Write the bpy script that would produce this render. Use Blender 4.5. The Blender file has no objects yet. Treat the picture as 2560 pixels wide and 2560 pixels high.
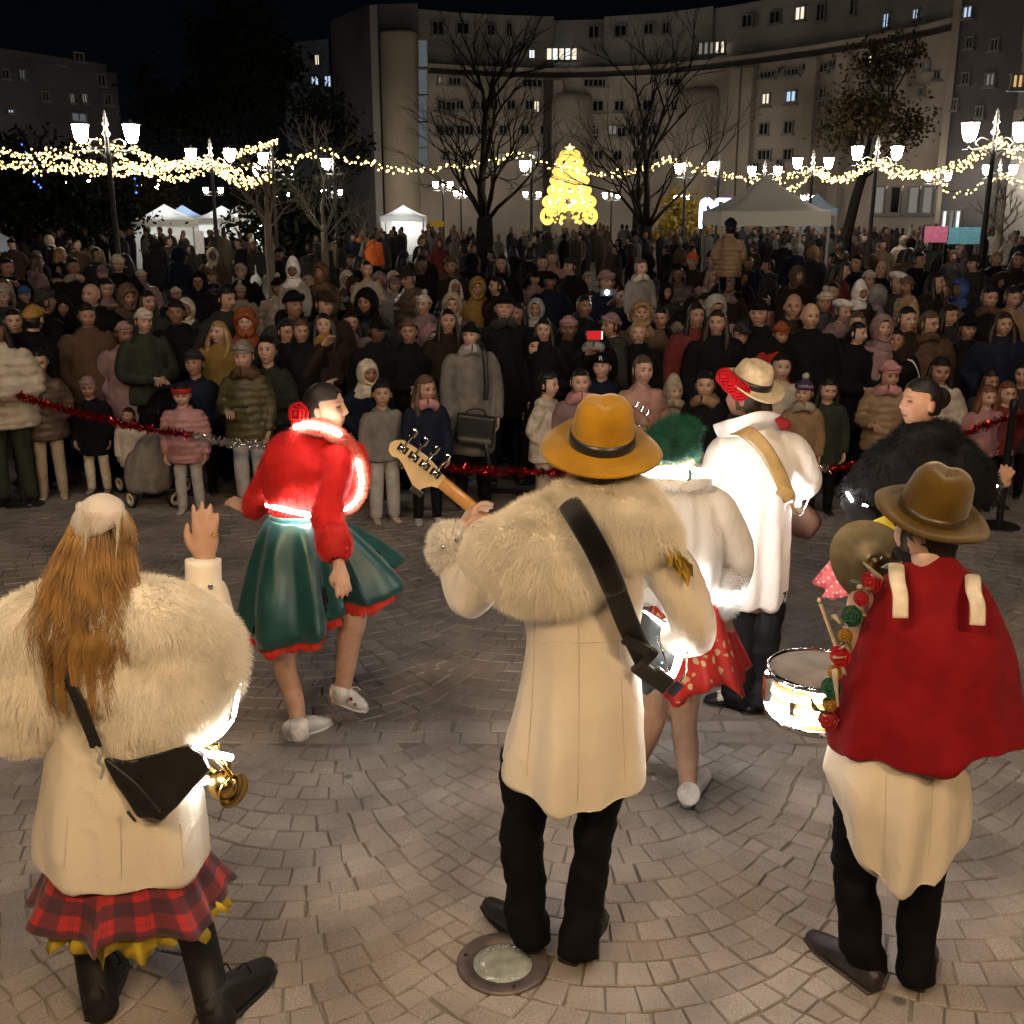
import bpy, math, random
import numpy as np
from mathutils import noise, Vector, Matrix

random.seed(7); rng = np.random.default_rng(7)
sc = bpy.context.scene
COL = sc.collection
R = math.radians

# ------------------------------------------------------------------ camera
F = 2700.0; CH = 2.5; PITCH = math.atan(760 / 2700)
cd = bpy.data.cameras.new('camera'); cam = bpy.data.objects.new('camera', cd); COL.objects.link(cam)
cam.location = (0, 0, CH); cam.rotation_euler = (math.pi / 2 - PITCH, 0, 0)
cd.sensor_width = 36; cd.lens = 36 * F / 2560; cd.clip_start = 0.05; cd.clip_end = 2000
cd.dof.use_dof = False
sc.camera = cam

# ------------------------------------------------------------------ world: night sky
w = bpy.data.worlds.new('World'); sc.world = w; w.use_nodes = True
nt = w.node_tree; bgn = nt.nodes['Background']
sky = nt.nodes.new('ShaderNodeTexSky'); sky.sky_type = 'NISHITA'; sky.sun_disc = False
sky.sun_elevation = R(48); sky.sun_rotation = R(208); sky.altitude = 0; sky.air_density = 1.0; sky.dust_density = 0.0; sky.ozone_density = 8
nt.links.new(sky.outputs[0], bgn.inputs[0]); bgn.inputs[1].default_value = 0.00026   # moonlit night
sd = bpy.data.lights.new('moon', 'SUN'); sd.energy = 0.012; sd.angle = R(0.5); sd.color = (0.8, 0.88, 1.0)
so = bpy.data.objects.new('moon', sd); so.rotation_euler = (R(42), 0, R(-28)); COL.objects.link(so)

vs = sc.view_settings; vs.view_transform = 'Standard'; vs.look = 'None'; vs.exposure = 0.35; vs.gamma = 1.0
vs.use_curve_mapping = False
sc.render.engine = 'CYCLES'
cy = sc.cycles; cy.use_denoising = True; cy.max_bounces = 5; cy.diffuse_bounces = 2; cy.glossy_bounces = 2
cy.transmission_bounces = 3; cy.transparent_max_bounces = 6; cy.sample_clamp_indirect = 3.0; cy.use_adaptive_sampling = True
cy.adaptive_threshold = 0.03; cy.caustics_reflective = False; cy.caustics_refractive = False; cy.use_light_tree = True

# ------------------------------------------------------------------ picture geometry helpers
cp, sp = math.cos(PITCH), math.sin(PITCH)
def ray(u, v):
    x = (u - 1280) / F; y = (1280 - v) / F
    return np.array([x, cp + y * sp, -sp + y * cp])
def GP(u, v, z=0.0):
    d = ray(u, v); t = (CH - z) / -d[2]; return np.array([0, 0, CH]) + t * d
def SP(u, v, Y):
    d = ray(u, v); t = Y / d[1]; return np.array([0, 0, CH]) + t * d
def MPX(v, Y):                       # metres covered by one picture unit at row v, distance Y
    return Y / ray(1280, v)[1] / F

# ------------------------------------------------------------------ mesh helpers
def A(x): return np.asarray(x, dtype=float)
class Geo:
    def __init__(s): s.v = []; s.f = []; s.n = 0
    def add(s, v, f):
        v = A(v); s.v.append(v); o = s.n
        s.f.extend([tuple(i + o for i in q) for q in f]); s.n += len(v); return s
    def arr(s): return np.concatenate(s.v) if s.v else np.zeros((0, 3))

def link(o, parent=None):
    COL.objects.link(o)
    if parent is not None: o.parent = parent
    return o
def mesh(name, v, f, smooth=True):
    m = bpy.data.meshes.new(name); m.from_pydata([tuple(p) for p in v], [], f)
    if smooth: m.polygons.foreach_set('use_smooth', [True] * len(m.polygons))
    m.update(); return m
def ob(name, m, mat=None, parent=None, color=None, smooth=True, loc=None, rot=None, scale=None):
    if isinstance(m, Geo): m = mesh(name, m.arr(), m.f, smooth)
    elif isinstance(m, tuple): m = mesh(name, m[0], m[1], smooth)
    if mat is not None and len(m.materials) == 0: m.materials.append(mat)
    o = bpy.data.objects.new(name, m); link(o, parent)
    if color is not None: o.color = (color[0], color[1], color[2], 1)
    if loc is not None: o.location = loc
    if rot is not None: o.rotation_euler = rot
    if scale is not None: o.scale = scale if hasattr(scale, '__len__') else (scale,) * 3
    return o
def tag(o, label=None, cat=None, group=None, kind=None):
    if label: o['label'] = label
    if cat: o['category'] = cat
    if group: o['group'] = group
    if kind: o['kind'] = kind
    return o
def empty(name, loc=(0, 0, 0), label=None, cat=None, group=None, rz=0, parent=None):
    o = bpy.data.objects.new(name, None); o.empty_display_size = 0.1; link(o, parent)
    o.location = loc; o.rotation_euler = (0, 0, rz); tag(o, label, cat, group); return o
def catmull(P, n):
    P = A(P)
    if len(P) < 3 or n <= 1: return P
    Q = np.vstack([2 * P[0] - P[1], P, 2 * P[-1] - P[-2]]); out = []
    for i in range(1, len(Q) - 2):
        p0, p1, p2, p3 = Q[i - 1], Q[i], Q[i + 1], Q[i + 2]
        for k in range(n):
            t = k / n
            out.append(0.5 * ((2 * p1) + (-p0 + p2) * t + (2 * p0 - 5 * p1 + 4 * p2 - p3) * t * t + (-p0 + 3 * p1 - 3 * p2 + p3) * t ** 3))
    out.append(P[-1]); return A(out)
def tube(pts, rad, n=12, sub=4, cap=True, ref=(1, 0, 0), round_cap=0.6):
    """pts: polyline; rad: list of r or (ra, rb): ra along ref, rb across."""
    pts = A(pts); rr = A([(r, r) if np.isscalar(r) else r for r in rad])
    D = np.hstack([pts, rr]); D = catmull(D, sub); P = D[:, :3]; RR = np.maximum(D[:, 3:], 1e-4)
    T = np.gradient(P, axis=0) if len(P) > 2 else np.repeat([P[-1] - P[0]], len(P), 0)
    T /= np.linalg.norm(T, axis=1)[:, None] + 1e-9
    ref = A(ref); a = np.arange(n) * 2 * math.pi / n
    rings = []
    for i in range(len(P)):
        t = T[i]; u = ref - ref.dot(t) * t
        if np.linalg.norm(u) < 0.15:
            r2 = A((0, 1, 0)) if abs(t[1]) < 0.9 else A((0, 0, 1)); u = r2 - r2.dot(t) * t
        u /= np.linalg.norm(u); w_ = np.cross(t, u); rings.append((P[i], u, w_, RR[i], t))
    if cap and round_cap > 0:
        def dome(q, s):
            p, u, w_, r, t = q; m = min(r) * round_cap; res = []
            for c, k in ((0.5, 0.87), (0.87, 0.5)): res.append((p + s * t * m * c, u, w_, r * k, t))
            return res
        rings = dome(rings[0], -1)[::-1] + rings + dome(rings[-1], 1)
    V = []; Fc = []
    for p, u, w_, r, t in rings:
        V.append(p + np.outer(np.cos(a) * r[0], u) + np.outer(np.sin(a) * r[1], w_))
    V = np.vstack(V); m = len(rings)
    for i in range(m - 1):
        for j in range(n):
            k = (j + 1) % n; Fc.append((i * n + j, i * n + k, (i + 1) * n + k, (i + 1) * n + j))
    if cap:
        c0 = len(V); V = np.vstack([V, V[:n].mean(0), V[(m - 1) * n:m * n].mean(0)])
        for j in range(n):
            k = (j + 1) % n; Fc.append((c0, k, j)); Fc.append((c0 + 1, (m - 1) * n + j, (m - 1) * n + k))
    return V, Fc
def box(c, s, rz=0.0, M=None):
    x, y, z = A(s) / 2; v = A([(-x, -y, -z), (x, -y, -z), (x, y, -z), (-x, y, -z), (-x, -y, z), (x, -y, z), (x, y, z), (-x, y, z)])
    if rz: v = v @ A([[math.cos(rz), math.sin(rz), 0], [-math.sin(rz), math.cos(rz), 0], [0, 0, 1]])
    if M is not None: v = v @ A(M).T
    return v + A(c), [(0, 3, 2, 1), (4, 5, 6, 7), (0, 1, 5, 4), (1, 2, 6, 5), (2, 3, 7, 6), (3, 0, 4, 7)]
def sphere(c, r, nu=12, nv=8):
    r = A(r) if hasattr(r, '__len__') else A((r, r, r)); V = [(0, 0, -1)]; Fc = []
    for i in range(1, nv):
        t = math.pi * i / nv
        for j in range(nu):
            p = 2 * math.pi * j / nu; V.append((math.sin(t) * math.cos(p), math.sin(t) * math.sin(p), -math.cos(t)))
    V.append((0, 0, 1)); L = len(V) - 1
    for j in range(nu):
        k = (j + 1) % nu; Fc.append((0, 1 + k, 1 + j)); Fc.append((L, 1 + (nv - 2) * nu + j, 1 + (nv - 2) * nu + k))
        for i in range(nv - 2): Fc.append((1 + i * nu + j, 1 + i * nu + k, 1 + (i + 1) * nu + k, 1 + (i + 1) * nu + j))
    return A(V) * r + A(c), Fc
def lathe(prof, n=24, c=(0, 0, 0), close=False, sx=1.0, sy=1.0):
    prof = A(prof); V = []; Fc = []; m = len(prof)
    for r, z in prof:
        for j in range(n):
            a = 2 * math.pi * j / n; V.append((r * math.cos(a) * sx, r * math.sin(a) * sy, z))
    rg = range(m if close else m - 1)
    for i in rg:
        i2 = (i + 1) % m
        for j in range(n):
            k = (j + 1) % n; Fc.append((i * n + j, i * n + k, i2 * n + k, i2 * n + j))
    return A(V) + A(c), Fc
def xf(g, M):
    v, f = g; M = A(M); return v @ M[:3, :3].T + M[:3, 3], f
def rotm(ax, a):
    return A(Matrix.Rotation(a, 4, ax))
def trans(p): 
    M = np.eye(4); M[:3, 3] = p; return M

WS = bpy.data.scenes.new('workshop')      # scratch scene for fusing meshes, removed at the end
def remesh(name, parts, voxel, smooth=4, disp=None):
    """fuse overlapping closed pieces into one continuous skin"""
    g = Geo()
    for p in parts: g.add(*p)
    m = mesh('t', g.arr(), g.f, False); o = bpy.data.objects.new('t', m); WS.collection.objects.link(o)
    md = o.modifiers.new('r', 'REMESH'); md.mode = 'VOXEL'; md.voxel_size = voxel; md.use_smooth_shade = True
    if smooth:
        ms = o.modifiers.new('s', 'SMOOTH'); ms.factor = 0.5; ms.iterations = smooth
    WS.view_layers[0].update(); dg = WS.view_layers[0].depsgraph; me = bpy.data.meshes.new_from_object(o.evaluated_get(dg))
    bpy.data.objects.remove(o); bpy.data.meshes.remove(m); me.name = name; me.materials.clear()
    me.polygons.foreach_set('use_smooth', [True] * len(me.polygons))
    if disp:
        n = len(me.vertices); v = np.zeros(n * 3); me.vertices.foreach_get('co', v); v = v.reshape(-1, 3)
        nn = np.zeros(n * 3); me.vertices.foreach_get('normal', nn); nn = nn.reshape(-1, 3)
        v = disp(v, nn); me.vertices.foreach_set('co', v.ravel())
    me.update(); return me
def nz(v, s, seed=0.0):
    return np.array([noise.noise((p[0] * s + seed, p[1] * s + 3.1, p[2] * s - 1.7)) for p in v])
def folds(amp=0.01, sx=9, sz=1.6, seed=0.0, amp2=0.004, s2=22):
    """mostly vertical cloth folds"""
    def d(v, n):
        a = np.array([noise.noise((p[0] * sx + seed, p[1] * sx, p[2] * sz)) for p in v])
        b = np.array([noise.noise((p[0] * s2, p[1] * s2 + seed, p[2] * s2 * 0.6)) for p in v])
        return v + n * (a * amp + b * amp2)[:, None]
    return d
def drape_disp(cx, cy, ztop, zbot, amp, m, seed=0.0, fine=.004, noise_amp=.018, pull=0.0):
    """hanging cloth: pleats that deepen towards the hem, soft dents, fine creases"""
    def d(v, n):
        k = np.clip((ztop - v[:, 2]) / (ztop - zbot), 0, 1); a = np.arctan2(v[:, 0] - cx, -(v[:, 1] - cy))
        w1 = np.sin(m * a + seed + 1.2 * np.sin(2 * a + seed)) + .5 * np.sin(m * 1.7 * a + 2 * seed)
        big = nz(v * A((1, 1, .45)), 7, seed); fi = np.array([noise.noise((p[0] * 20 + seed, p[1] * 20, p[2] * 9)) for p in v]); cr = 1 - np.abs(np.array([noise.noise((p[0] * 9 - seed, p[1] * 9, p[2] * 7)) for p in v])) * 2
        return v + n * (amp * k ** 1.2 * w1 + noise_amp * big + fine * fi + .0025 * np.clip(cr, 0, 1) ** 4)[:, None]
    return d
def on_surface(me, pts, off=.001):
    """points of a mesh met along the sight line of each (u, v)"""
    from mathutils.bvhtree import BVHTree
    vv = mverts(me[0]); b = BVHTree.FromPolygons([Vector(p) for p in vv], [tuple(p.vertices) for p in me[0].polygons]); o = Vector((0, 0, CH)) - Vector(me[1]); out = []
    for u, v in pts:
        d = Vector(ray(u, v)).normalized(); h = b.ray_cast(o, d)
        if h[0] is not None: out.append(A(h[0] + h[1] * off))
    return out
def mverts(me):
    v = np.zeros(len(me.vertices) * 3); me.vertices.foreach_get('co', v); return v.reshape(-1, 3)

def fur(name, me, count, length, radius, mat, parent, color, flow=(0, 0, -0.5), spread=0.35, keep=None, lift=1.0, seed=1, matrix=None):
    """hair strands rooted on a mesh"""
    r = np.random.default_rng(seed)
    me.calc_loop_triangles(); nt_ = len(me.loop_triangles)
    tri = np.zeros(nt_ * 3, int); me.loop_triangles.foreach_get('vertices', tri); tri = tri.reshape(-1, 3); v = mverts(me)
    a, b, c = v[tri[:, 0]], v[tri[:, 1]], v[tri[:, 2]]; nn = np.cross(b - a, c - a); ar = np.linalg.norm(nn, axis=1); nn /= ar[:, None] + 1e-12
    if keep is not None: ar = ar * keep((a + b + c) / 3)
    idx = r.choice(nt_, count, p=ar / ar.sum()); s, t = r.random(count), r.random(count); fl = s + t > 1; s[fl] = 1 - s[fl]; t[fl] = 1 - t[fl]
    p0 = a[idx] + (b - a)[idx] * s[:, None] + (c - a)[idx] * t[:, None]; n = nn[idx]
    fl_ = A(flow); L = length * (0.6 + 0.6 * r.random(count))[:, None]
    cl = np.array([[noise.noise((q[0] * 14 + 7 * k, q[1] * 14, q[2] * 14 + seed)) for k in range(3)] for q in p0])
    d = n * lift + fl_ + cl * spread * 1.6 + r.normal(0, spread, (count, 3)) * 0.6; d /= np.linalg.norm(d, axis=1)[:, None]
    K = 4; P = np.zeros((count, K, 3))
    for k in range(K):
        q = k / (K - 1); P[:, k] = p0 + d * L * q + fl_ * (0.35 * q * q) * L - n * 0.002 * (1 - q)
    return strands(name, P, radius, mat, parent, color)
def strands(name, P, radius, mat, parent, color, tip=0.15):
    n, K, _ = P.shape
    cu = bpy.data.hair_curves.new(name); cu.add_curves([K] * n)
    cu.position_data.foreach_set('vector', P.astype(np.float32).ravel())
    at = cu.attributes.get('radius') or cu.attributes.new('radius', 'FLOAT', 'POINT')
    at.data.foreach_set('value', np.tile(radius * np.linspace(1, tip, K), n).astype(np.float32))
    cu.materials.append(mat); o = bpy.data.objects.new(name, cu); link(o, parent)
    o.color = (*color, 1); return o

# ------------------------------------------------------------------ materials
def nmat(name):
    m = bpy.data.materials.new(name); m.use_nodes = True; t = m.node_tree; return m, t, t.nodes['Principled BSDF']
def N(t, ty, **kw):
    n = t.nodes.new(ty)
    for k, v in kw.items():
        if k in n.inputs.keys() if hasattr(n.inputs, 'keys') else False: n.inputs[k].default_value = v
        else: setattr(n, k, v)
    return n
def fabric(name, base=None, rough=0.8, sheen=0.0, nscale=14, namp=0.35, bump=0.25, bscale=160, bdist=0.002, vcol=None, metallic=0.0, coat=0.0, spec=0.3):
    """cloth, skin, paint ... : colour = object colour (or base) with uneven wear, fine relief"""
    m, t, b = nmat(name); L = t.links
    tc = N(t, 'ShaderNodeTexCoord'); n1 = N(t, 'ShaderNodeTexNoise'); n1.inputs['Scale'].default_value = nscale; n1.inputs['Detail'].default_value = 3
    L.new(tc.outputs['Object'], n1.inputs['Vector'])
    if vcol:
        src = N(t, 'ShaderNodeVertexColor'); src.layer_name = vcol; c0 = src.outputs['Color']
        if vcol == 'skin':
            oi = N(t, 'ShaderNodeObjectInfo'); mx0 = N(t, 'ShaderNodeMix', data_type='RGBA', blend_type='MULTIPLY'); mx0.inputs[0].default_value = 1
            L.new(c0, mx0.inputs[6]); L.new(oi.outputs['Color'], mx0.inputs[7]); c0 = mx0.outputs[2]
    elif base is None:
        oi = N(t, 'ShaderNodeObjectInfo'); c0 = oi.outputs['Color']
    else:
        rg = N(t, 'ShaderNodeRGB'); rg.outputs[0].default_value = (*base, 1); c0 = rg.outputs[0]
    mr = N(t, 'ShaderNodeMapRange'); mr.inputs[1].default_value = 0.3; mr.inputs[2].default_value = 0.7; mr.inputs[3].default_value = 1 - namp; mr.inputs[4].default_value = 1 + namp * 0.4
    L.new(n1.outputs['Fac'], mr.inputs[0])
    mx = N(t, 'ShaderNodeMix', data_type='RGBA', blend_type='MULTIPLY'); mx.inputs[0].default_value = 1
    L.new(c0, mx.inputs[6]); L.new(mr.outputs[0], mx.inputs[7]); L.new(mx.outputs[2], b.inputs['Base Color'])
    b.inputs['Roughness'].default_value = rough; b.inputs['Metallic'].default_value = metallic
    b.inputs['Specular IOR Level'].default_value = spec; b.inputs['Coat Weight'].default_value = coat
    if sheen: b.inputs['Sheen Weight'].default_value = sheen; b.inputs['Sheen Roughness'].default_value = 0.4
    if bump:
        n2 = N(t, 'ShaderNodeTexNoise'); n2.inputs['Scale'].default_value = bscale; n2.inputs['Detail'].default_value = 4
        L.new(tc.outputs['Object'], n2.inputs['Vector']); bp = N(t, 'ShaderNodeBump'); bp.inputs['Strength'].default_value = bump; bp.inputs['Distance'].default_value = bdist
        L.new(n2.outputs['Fac'], bp.inputs['Height']); L.new(bp.outputs[0], b.inputs['Normal'])
    return m
def emit(name, col, strength, sample=True):
    m = bpy.data.materials.new(name); m.use_nodes = True; t = m.node_tree; t.nodes.clear()
    e = t.nodes.new('ShaderNodeEmission'); e.inputs[0].default_value = (*col, 1); e.inputs[1].default_value = strength
    o = t.nodes.new('ShaderNodeOutputMaterial'); t.links.new(e.outputs[0], o.inputs[0])
    if not sample: m.cycles.emission_sampling = 'NONE'
    return m
M_cloth = fabric('cloth', namp=0.22, spec=0.12); M_wool = fabric('wool', sheen=0.05, bump=0.5, bscale=220, namp=0.18, spec=0.12)
M_puffer = fabric('puffer_nylon', rough=0.45, spec=0.35, bump=0.35, bscale=30, bdist=0.01, namp=0.2)
M_knit = fabric('knit', spec=0.1, bump=0.9, bscale=130, bdist=0.006, namp=0.45)
M_skin = fabric('skin', rough=0.55, vcol='skin', bump=0.1, namp=0.12, nscale=30, spec=0.4)
M_hair = fabric('hair', rough=0.5, bump=0.6, bscale=90, namp=0.5, spec=0.4)
M_leather = fabric('leather', rough=0.42, bump=0.3, bscale=120, namp=0.3, spec=0.5)
M_furm = fabric('fur_strand', rough=0.75, bump=0, namp=0.15, nscale=8)
M_satin = fabric('satin', rough=0.38, bump=0.15, bscale=20, bdist=0.01, namp=0.2, spec=0.6, sheen=0.2)
M_metal = fabric('steel', rough=0.25, metallic=1.0, bump=0.05, namp=0.15)
M_black = fabric('black_iron', base=(0.012, 0.012, 0.013), rough=0.45, bump=0.3, bscale=60)
M_led = emit('led_white', (1.0, 0.95, 0.88), 65)
M_led2 = emit('led_bright', (1.0, 0.96, 0.92), 150)
M_lantern = emit('lantern_glow', (1.0, 0.91, 0.76), 120)
M_bulb = emit('bulb_warm', (1.0, 0.66, 0.20), 7, sample=False)
# ================================================================== SETTING
def TZ(y):
    return 0.0
# ---- ground sheet to the horizon
def ground_mat():
    m, t, b = nmat('plaza_ground'); L = t.links
    tc = N(t, 'ShaderNodeTexCoord'); n1 = N(t, 'ShaderNodeTexNoise'); n1.inputs['Scale'].default_value = 0.35; n1.inputs['Detail'].default_value = 6
    L.new(tc.outputs['Object'], n1.inputs[0]); cr = N(t, 'ShaderNodeValToRGB')
    cr.color_ramp.elements[0].position = 0.35; cr.color_ramp.elements[0].color = (0.05, 0.045, 0.04, 1)
    cr.color_ramp.elements[1].position = 0.65; cr.color_ramp.elements[1].color = (0.12, 0.105, 0.09, 1)
    L.new(n1.outputs[0], cr.inputs[0]); L.new(cr.outputs[0], b.inputs['Base Color']); b.inputs['Roughness'].default_value = 0.8
    n2 = N(t, 'ShaderNodeTexNoise'); n2.inputs['Scale'].default_value = 40; L.new(tc.outputs['Object'], n2.inputs[0])
    bp = N(t, 'ShaderNodeBump'); bp.inputs['Strength'].default_value = 0.4; bp.inputs['Distance'].default_value = 0.01; L.new(n2.outputs[0], bp.inputs['Height']); L.new(bp.outputs[0], b.inputs['Normal'])
    return m
ys = [-60, -10, 0, 9.4] + list(np.linspace(9.6, 12, 9)) + [14, 20, 60, 200, 900]; xs = [-900, -100, -20, 20, 100, 900]
V = [(x, y, TZ(y) - 0.012) for y in ys for x in xs]; nx = len(xs)
Fq = [(j * nx + i, j * nx + i + 1, (j + 1) * nx + i + 1, (j + 1) * nx + i) for j in range(len(ys) - 1) for i in range(nx - 1)]
tag(ob('ground', (V, Fq), ground_mat()), 'dark plaza ground under the crowd', None, kind='structure')

# ---- paving: fan-laid granite setts
def sett_mat(name, c1, c2, joint=False):
    m, t, b = nmat(name); L = t.links
    tc = N(t, 'ShaderNodeTexCoord'); ge = N(t, 'ShaderNodeNewGeometry'); oi = N(t, 'ShaderNodeObjectInfo')
    ad = N(t, 'ShaderNodeMath', operation='ADD'); L.new(ge.outputs['Random Per Island'], ad.inputs[0]); L.new(oi.outputs['Random'], ad.inputs[1])
    fr = N(t, 'ShaderNodeMath', operation='FRACT'); L.new(ad.outputs[0], fr.inputs[0])
    mx = N(t, 'ShaderNodeMix', data_type='RGBA'); mx.inputs[6].default_value = (*c1, 1); mx.inputs[7].default_value = (*c2, 1); L.new(fr.outputs[0], mx.inputs[0])
    n1 = N(t, 'ShaderNodeTexNoise'); n1.inputs['Scale'].default_value = 260; n1.inputs['Detail'].default_value = 2; L.new(tc.outputs['Object'], n1.inputs[0])
    n3 = N(t, 'ShaderNodeTexNoise'); n3.inputs['Scale'].default_value = 2.2; n3.inputs['Detail'].default_value = 5; L.new(tc.outputs['Object'], n3.inputs[0])
    r1 = N(t, 'ShaderNodeMapRange'); r1.inputs[1].default_value = 0.3; r1.inputs[2].default_value = 0.7; r1.inputs[3].default_value = 0.62; r1.inputs[4].default_value = 1.3; L.new(n1.outputs[0], r1.inputs[0])
    r3 = N(t, 'ShaderNodeMapRange'); r3.inputs[1].default_value = 0.3; r3.inputs[2].default_value = 0.7; r3.inputs[3].default_value = 0.62; r3.inputs[4].default_value = 1.18; L.new(n3.outputs[0], r3.inputs[0])
    mu = N(t, 'ShaderNodeMath', operation='MULTIPLY'); L.new(r1.outputs[0], mu.inputs[0]); L.new(r3.outputs[0], mu.inputs[1])
    vo = N(t, 'ShaderNodeTexVoronoi'); vo.inputs['Scale'].default_value = 2.1; L.new(tc.outputs['Object'], vo.inputs[0]); vr = N(t, 'ShaderNodeMapRange'); vr.inputs[1].default_value = .03; vr.inputs[2].default_value = .06; vr.inputs[3].default_value = .4; vr.inputs[4].default_value = 1; L.new(vo.outputs['Distance'], vr.inputs[0])
    mu2 = N(t, 'ShaderNodeMath', operation='MULTIPLY'); L.new(mu.outputs[0], mu2.inputs[0]); L.new(vr.outputs[0], mu2.inputs[1]); mu = mu2
    m2 = N(t, 'ShaderNodeMix', data_type='RGBA', blend_type='MULTIPLY'); m2.inputs[0].default_value = 1; L.new(mx.outputs[2], m2.inputs[6]); L.new(mu.outputs[0], m2.inputs[7])
    L.new(m2.outputs[2], b.inputs['Base Color']); b.inputs['Roughness'].default_value = 0.62
    bp = N(t, 'ShaderNodeBump'); bp.inputs['Strength'].default_value = 0.5; bp.inputs['Distance'].default_value = 0.004
    n4 = N(t, 'ShaderNodeTexNoise'); n4.inputs['Scale'].default_value = 70; n4.inputs['Detail'].default_value = 4; L.new(tc.outputs['Object'], n4.inputs[0])
    L.new(n4.outputs[0], bp.inputs['Height']); L.new(bp.outputs[0], b.inputs['Normal'])
    return m
M_sett = sett_mat('granite_sett', (0.255, 0.222, 0.197), (0.32, 0.287, 0.258))
M_sett2 = sett_mat('dark_sett', (0.19, 0.16, 0.138), (0.245, 0.21, 0.182))
M_joint = fabric('joint_sand', base=(0.215, 0.185, 0.16), rough=0.95, nscale=6, bump=0.6, bscale=300, bdist=0.003)
pave = ob('pavement', ([(-9, 0.8, 0), (9, 0.8, 0), (9, 9.5, 0), (-9, 9.5, 0)], [(0, 1, 2, 3)]), M_joint)
tag(pave, 'fan-laid granite paving under the performers', None, kind='structure')
LAMP_C = GP(1257, 2415)
def stone_geo(q, h):
    q = A(q); c = q.mean(0); n = len(q)
    def ring(k, z): return np.c_[c + (q - c) * k, np.full(n, z)]
    V = np.vstack([ring(1, 0.0), ring(1, h * 0.5), ring(0.93, h)]); V[-n:, 2] += rng.normal(0, 0.0009, n)
    Fc = []
    for a in (0, n):
        for j in range(n):
            k = (j + 1) % n; Fc.append((a + j, a + k, a + n + k, a + n + j))
    Fc.append(tuple(range(2 * n, 3 * n))); return V, Fc
quads = []
W = 1.27; TH = R(52); RAD = W / 2 / math.sin(TH); s = 0.118
def arc_isect(p, d, c):
    e = p - c; b_ = e.dot(d); cc = e.dot(e) - RAD ** 2; return -b_ - math.sqrt(max(b_ * b_ - cc, 0)) if False else (-b_ + math.sqrt(max(b_ * b_ - cc, 0)) if e.dot(e) < RAD ** 2 else -b_ - math.sqrt(max(b_ * b_ - cc, 0)))
for (y0, y1, xr, dark, off) in ((2.2, 4.72, 2.9, 0, 0.37), (4.98, 8.95, 5.6, 1, 0.1)):
    for k in range(-6, 7):
        cx = k * W + off
        if abs(cx) > xr + W: continue
        for j in range(int((y1 - y0) / s) + 14):
            cc = np.array([cx, y0 + RAD * 0.55 + j * s]); ns = int(2 * TH * RAD / 0.125) + 1
            ths = np.linspace(-TH, TH, ns + 1) + np.r_[0, rng.normal(0, 0.012, ns - 1), 0] + (((j % 2) * 0.5 - 0.25) * (2 * TH / ns)) * np.r_[0, np.ones(ns - 1), 0]
            for i in range(ns):
                qs = []
                for th in (ths[i], ths[i + 1]):
                    p = cc + RAD * np.array([math.sin(th), -math.cos(th)]); d = np.array([-math.sin(th), math.cos(th)])
                    c2 = cc + (0, s); e = p - c2; bb = e.dot(d); ccq = e.dot(e) - RAD ** 2; disc = max(bb * bb - ccq, 0)
                    tt = -bb - math.sqrt(disc); qs.append((p, p + d * tt))
                q = A([qs[0][0], qs[1][0], qs[1][1], qs[0][1]])
                m_ = q.mean(0)
                if m_[1] < y0 or m_[1] > y1 or abs(m_[0]) > xr * (0.62 + 0.09 * m_[1] if not dark else 1): continue
                if np.hypot(*(m_ - LAMP_C[:2])) < 0.11: continue
                q = m_ + (q - m_) * (1 - rng.uniform(0.03, 0.07)); q = q + rng.normal(0, 0.0032, q.shape)
                quads.append((q, dark))
            pe = cc + RAD * np.array([math.sin(TH), -math.cos(TH)]); dn = np.array([-math.sin(TH), math.cos(TH)]); c2 = cc + (0, s); e = pe - c2
            bb = e.dot(dn); tt = -bb - math.sqrt(max(bb * bb - (e.dot(e) - RAD ** 2), 0)); li = pe + dn * tt; ri = np.array([2 * pe[0] - li[0], li[1]])
            q = A([pe, ri, pe + (0, s), li]); m_ = q.mean(0)
            if y0 < m_[1] < y1 and abs(m_[0]) < (xr * (0.62 + 0.09 * m_[1]) if not dark else xr) and np.hypot(*(m_ - LAMP_C[:2])) > 0.11:
                quads.append((m_ + (q - m_) * 0.93 + rng.normal(0, 0.003, q.shape), dark))
def warp(q):
    return A([(p[0] + 0.035 * noise.noise((p[0] * 1.7, p[1] * 1.7, 0.3)) + 0.012 * noise.noise((p[0] * 6, p[1] * 6, 5.1)), p[1] + 0.045 * noise.noise((p[0] * 1.5, p[1] * 1.9, 9.3)) + 0.012 * noise.noise((p[0] * 6, p[1] * 6, 2.1))) for p in q])
quads = [(warp(q), dk) for q, dk in quads]
for row, (yy, lw) in enumerate(((4.79, 0.2), (4.905, 0.17))):          # straight edging courses
    x = -4.0 + row * 0.07
    while x < 4.0:
        L_ = lw * rng.uniform(0.8, 1.2); q = A([(x, yy - 0.052), (x + L_ - 0.012, yy - 0.052), (x + L_ - 0.012, yy + 0.05), (x, yy + 0.05)]) + rng.normal(0, 0.004, (4, 2)); quads.append((q, 0.5)); x += L_
def vis(q):
    m_ = q.mean(0); d = np.array([m_[0], m_[1], -CH]); z = d[1] * cp - d[2] * sp; u = 1280 + F * d[0] / z; yv = d[1] * sp + d[2] * cp; v = 1280 - F * yv / z
    return (-30 < u < 2590 and v < 2590), z
info = [(vis(q), i) for i, (q, dk) in enumerate(quads)]
inv = sorted([(z, i) for ((ok, z), i) in info if ok])
near = set(i for z, i in inv[:300]); rest = {0: Geo(), 1: Geo()}
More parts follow.
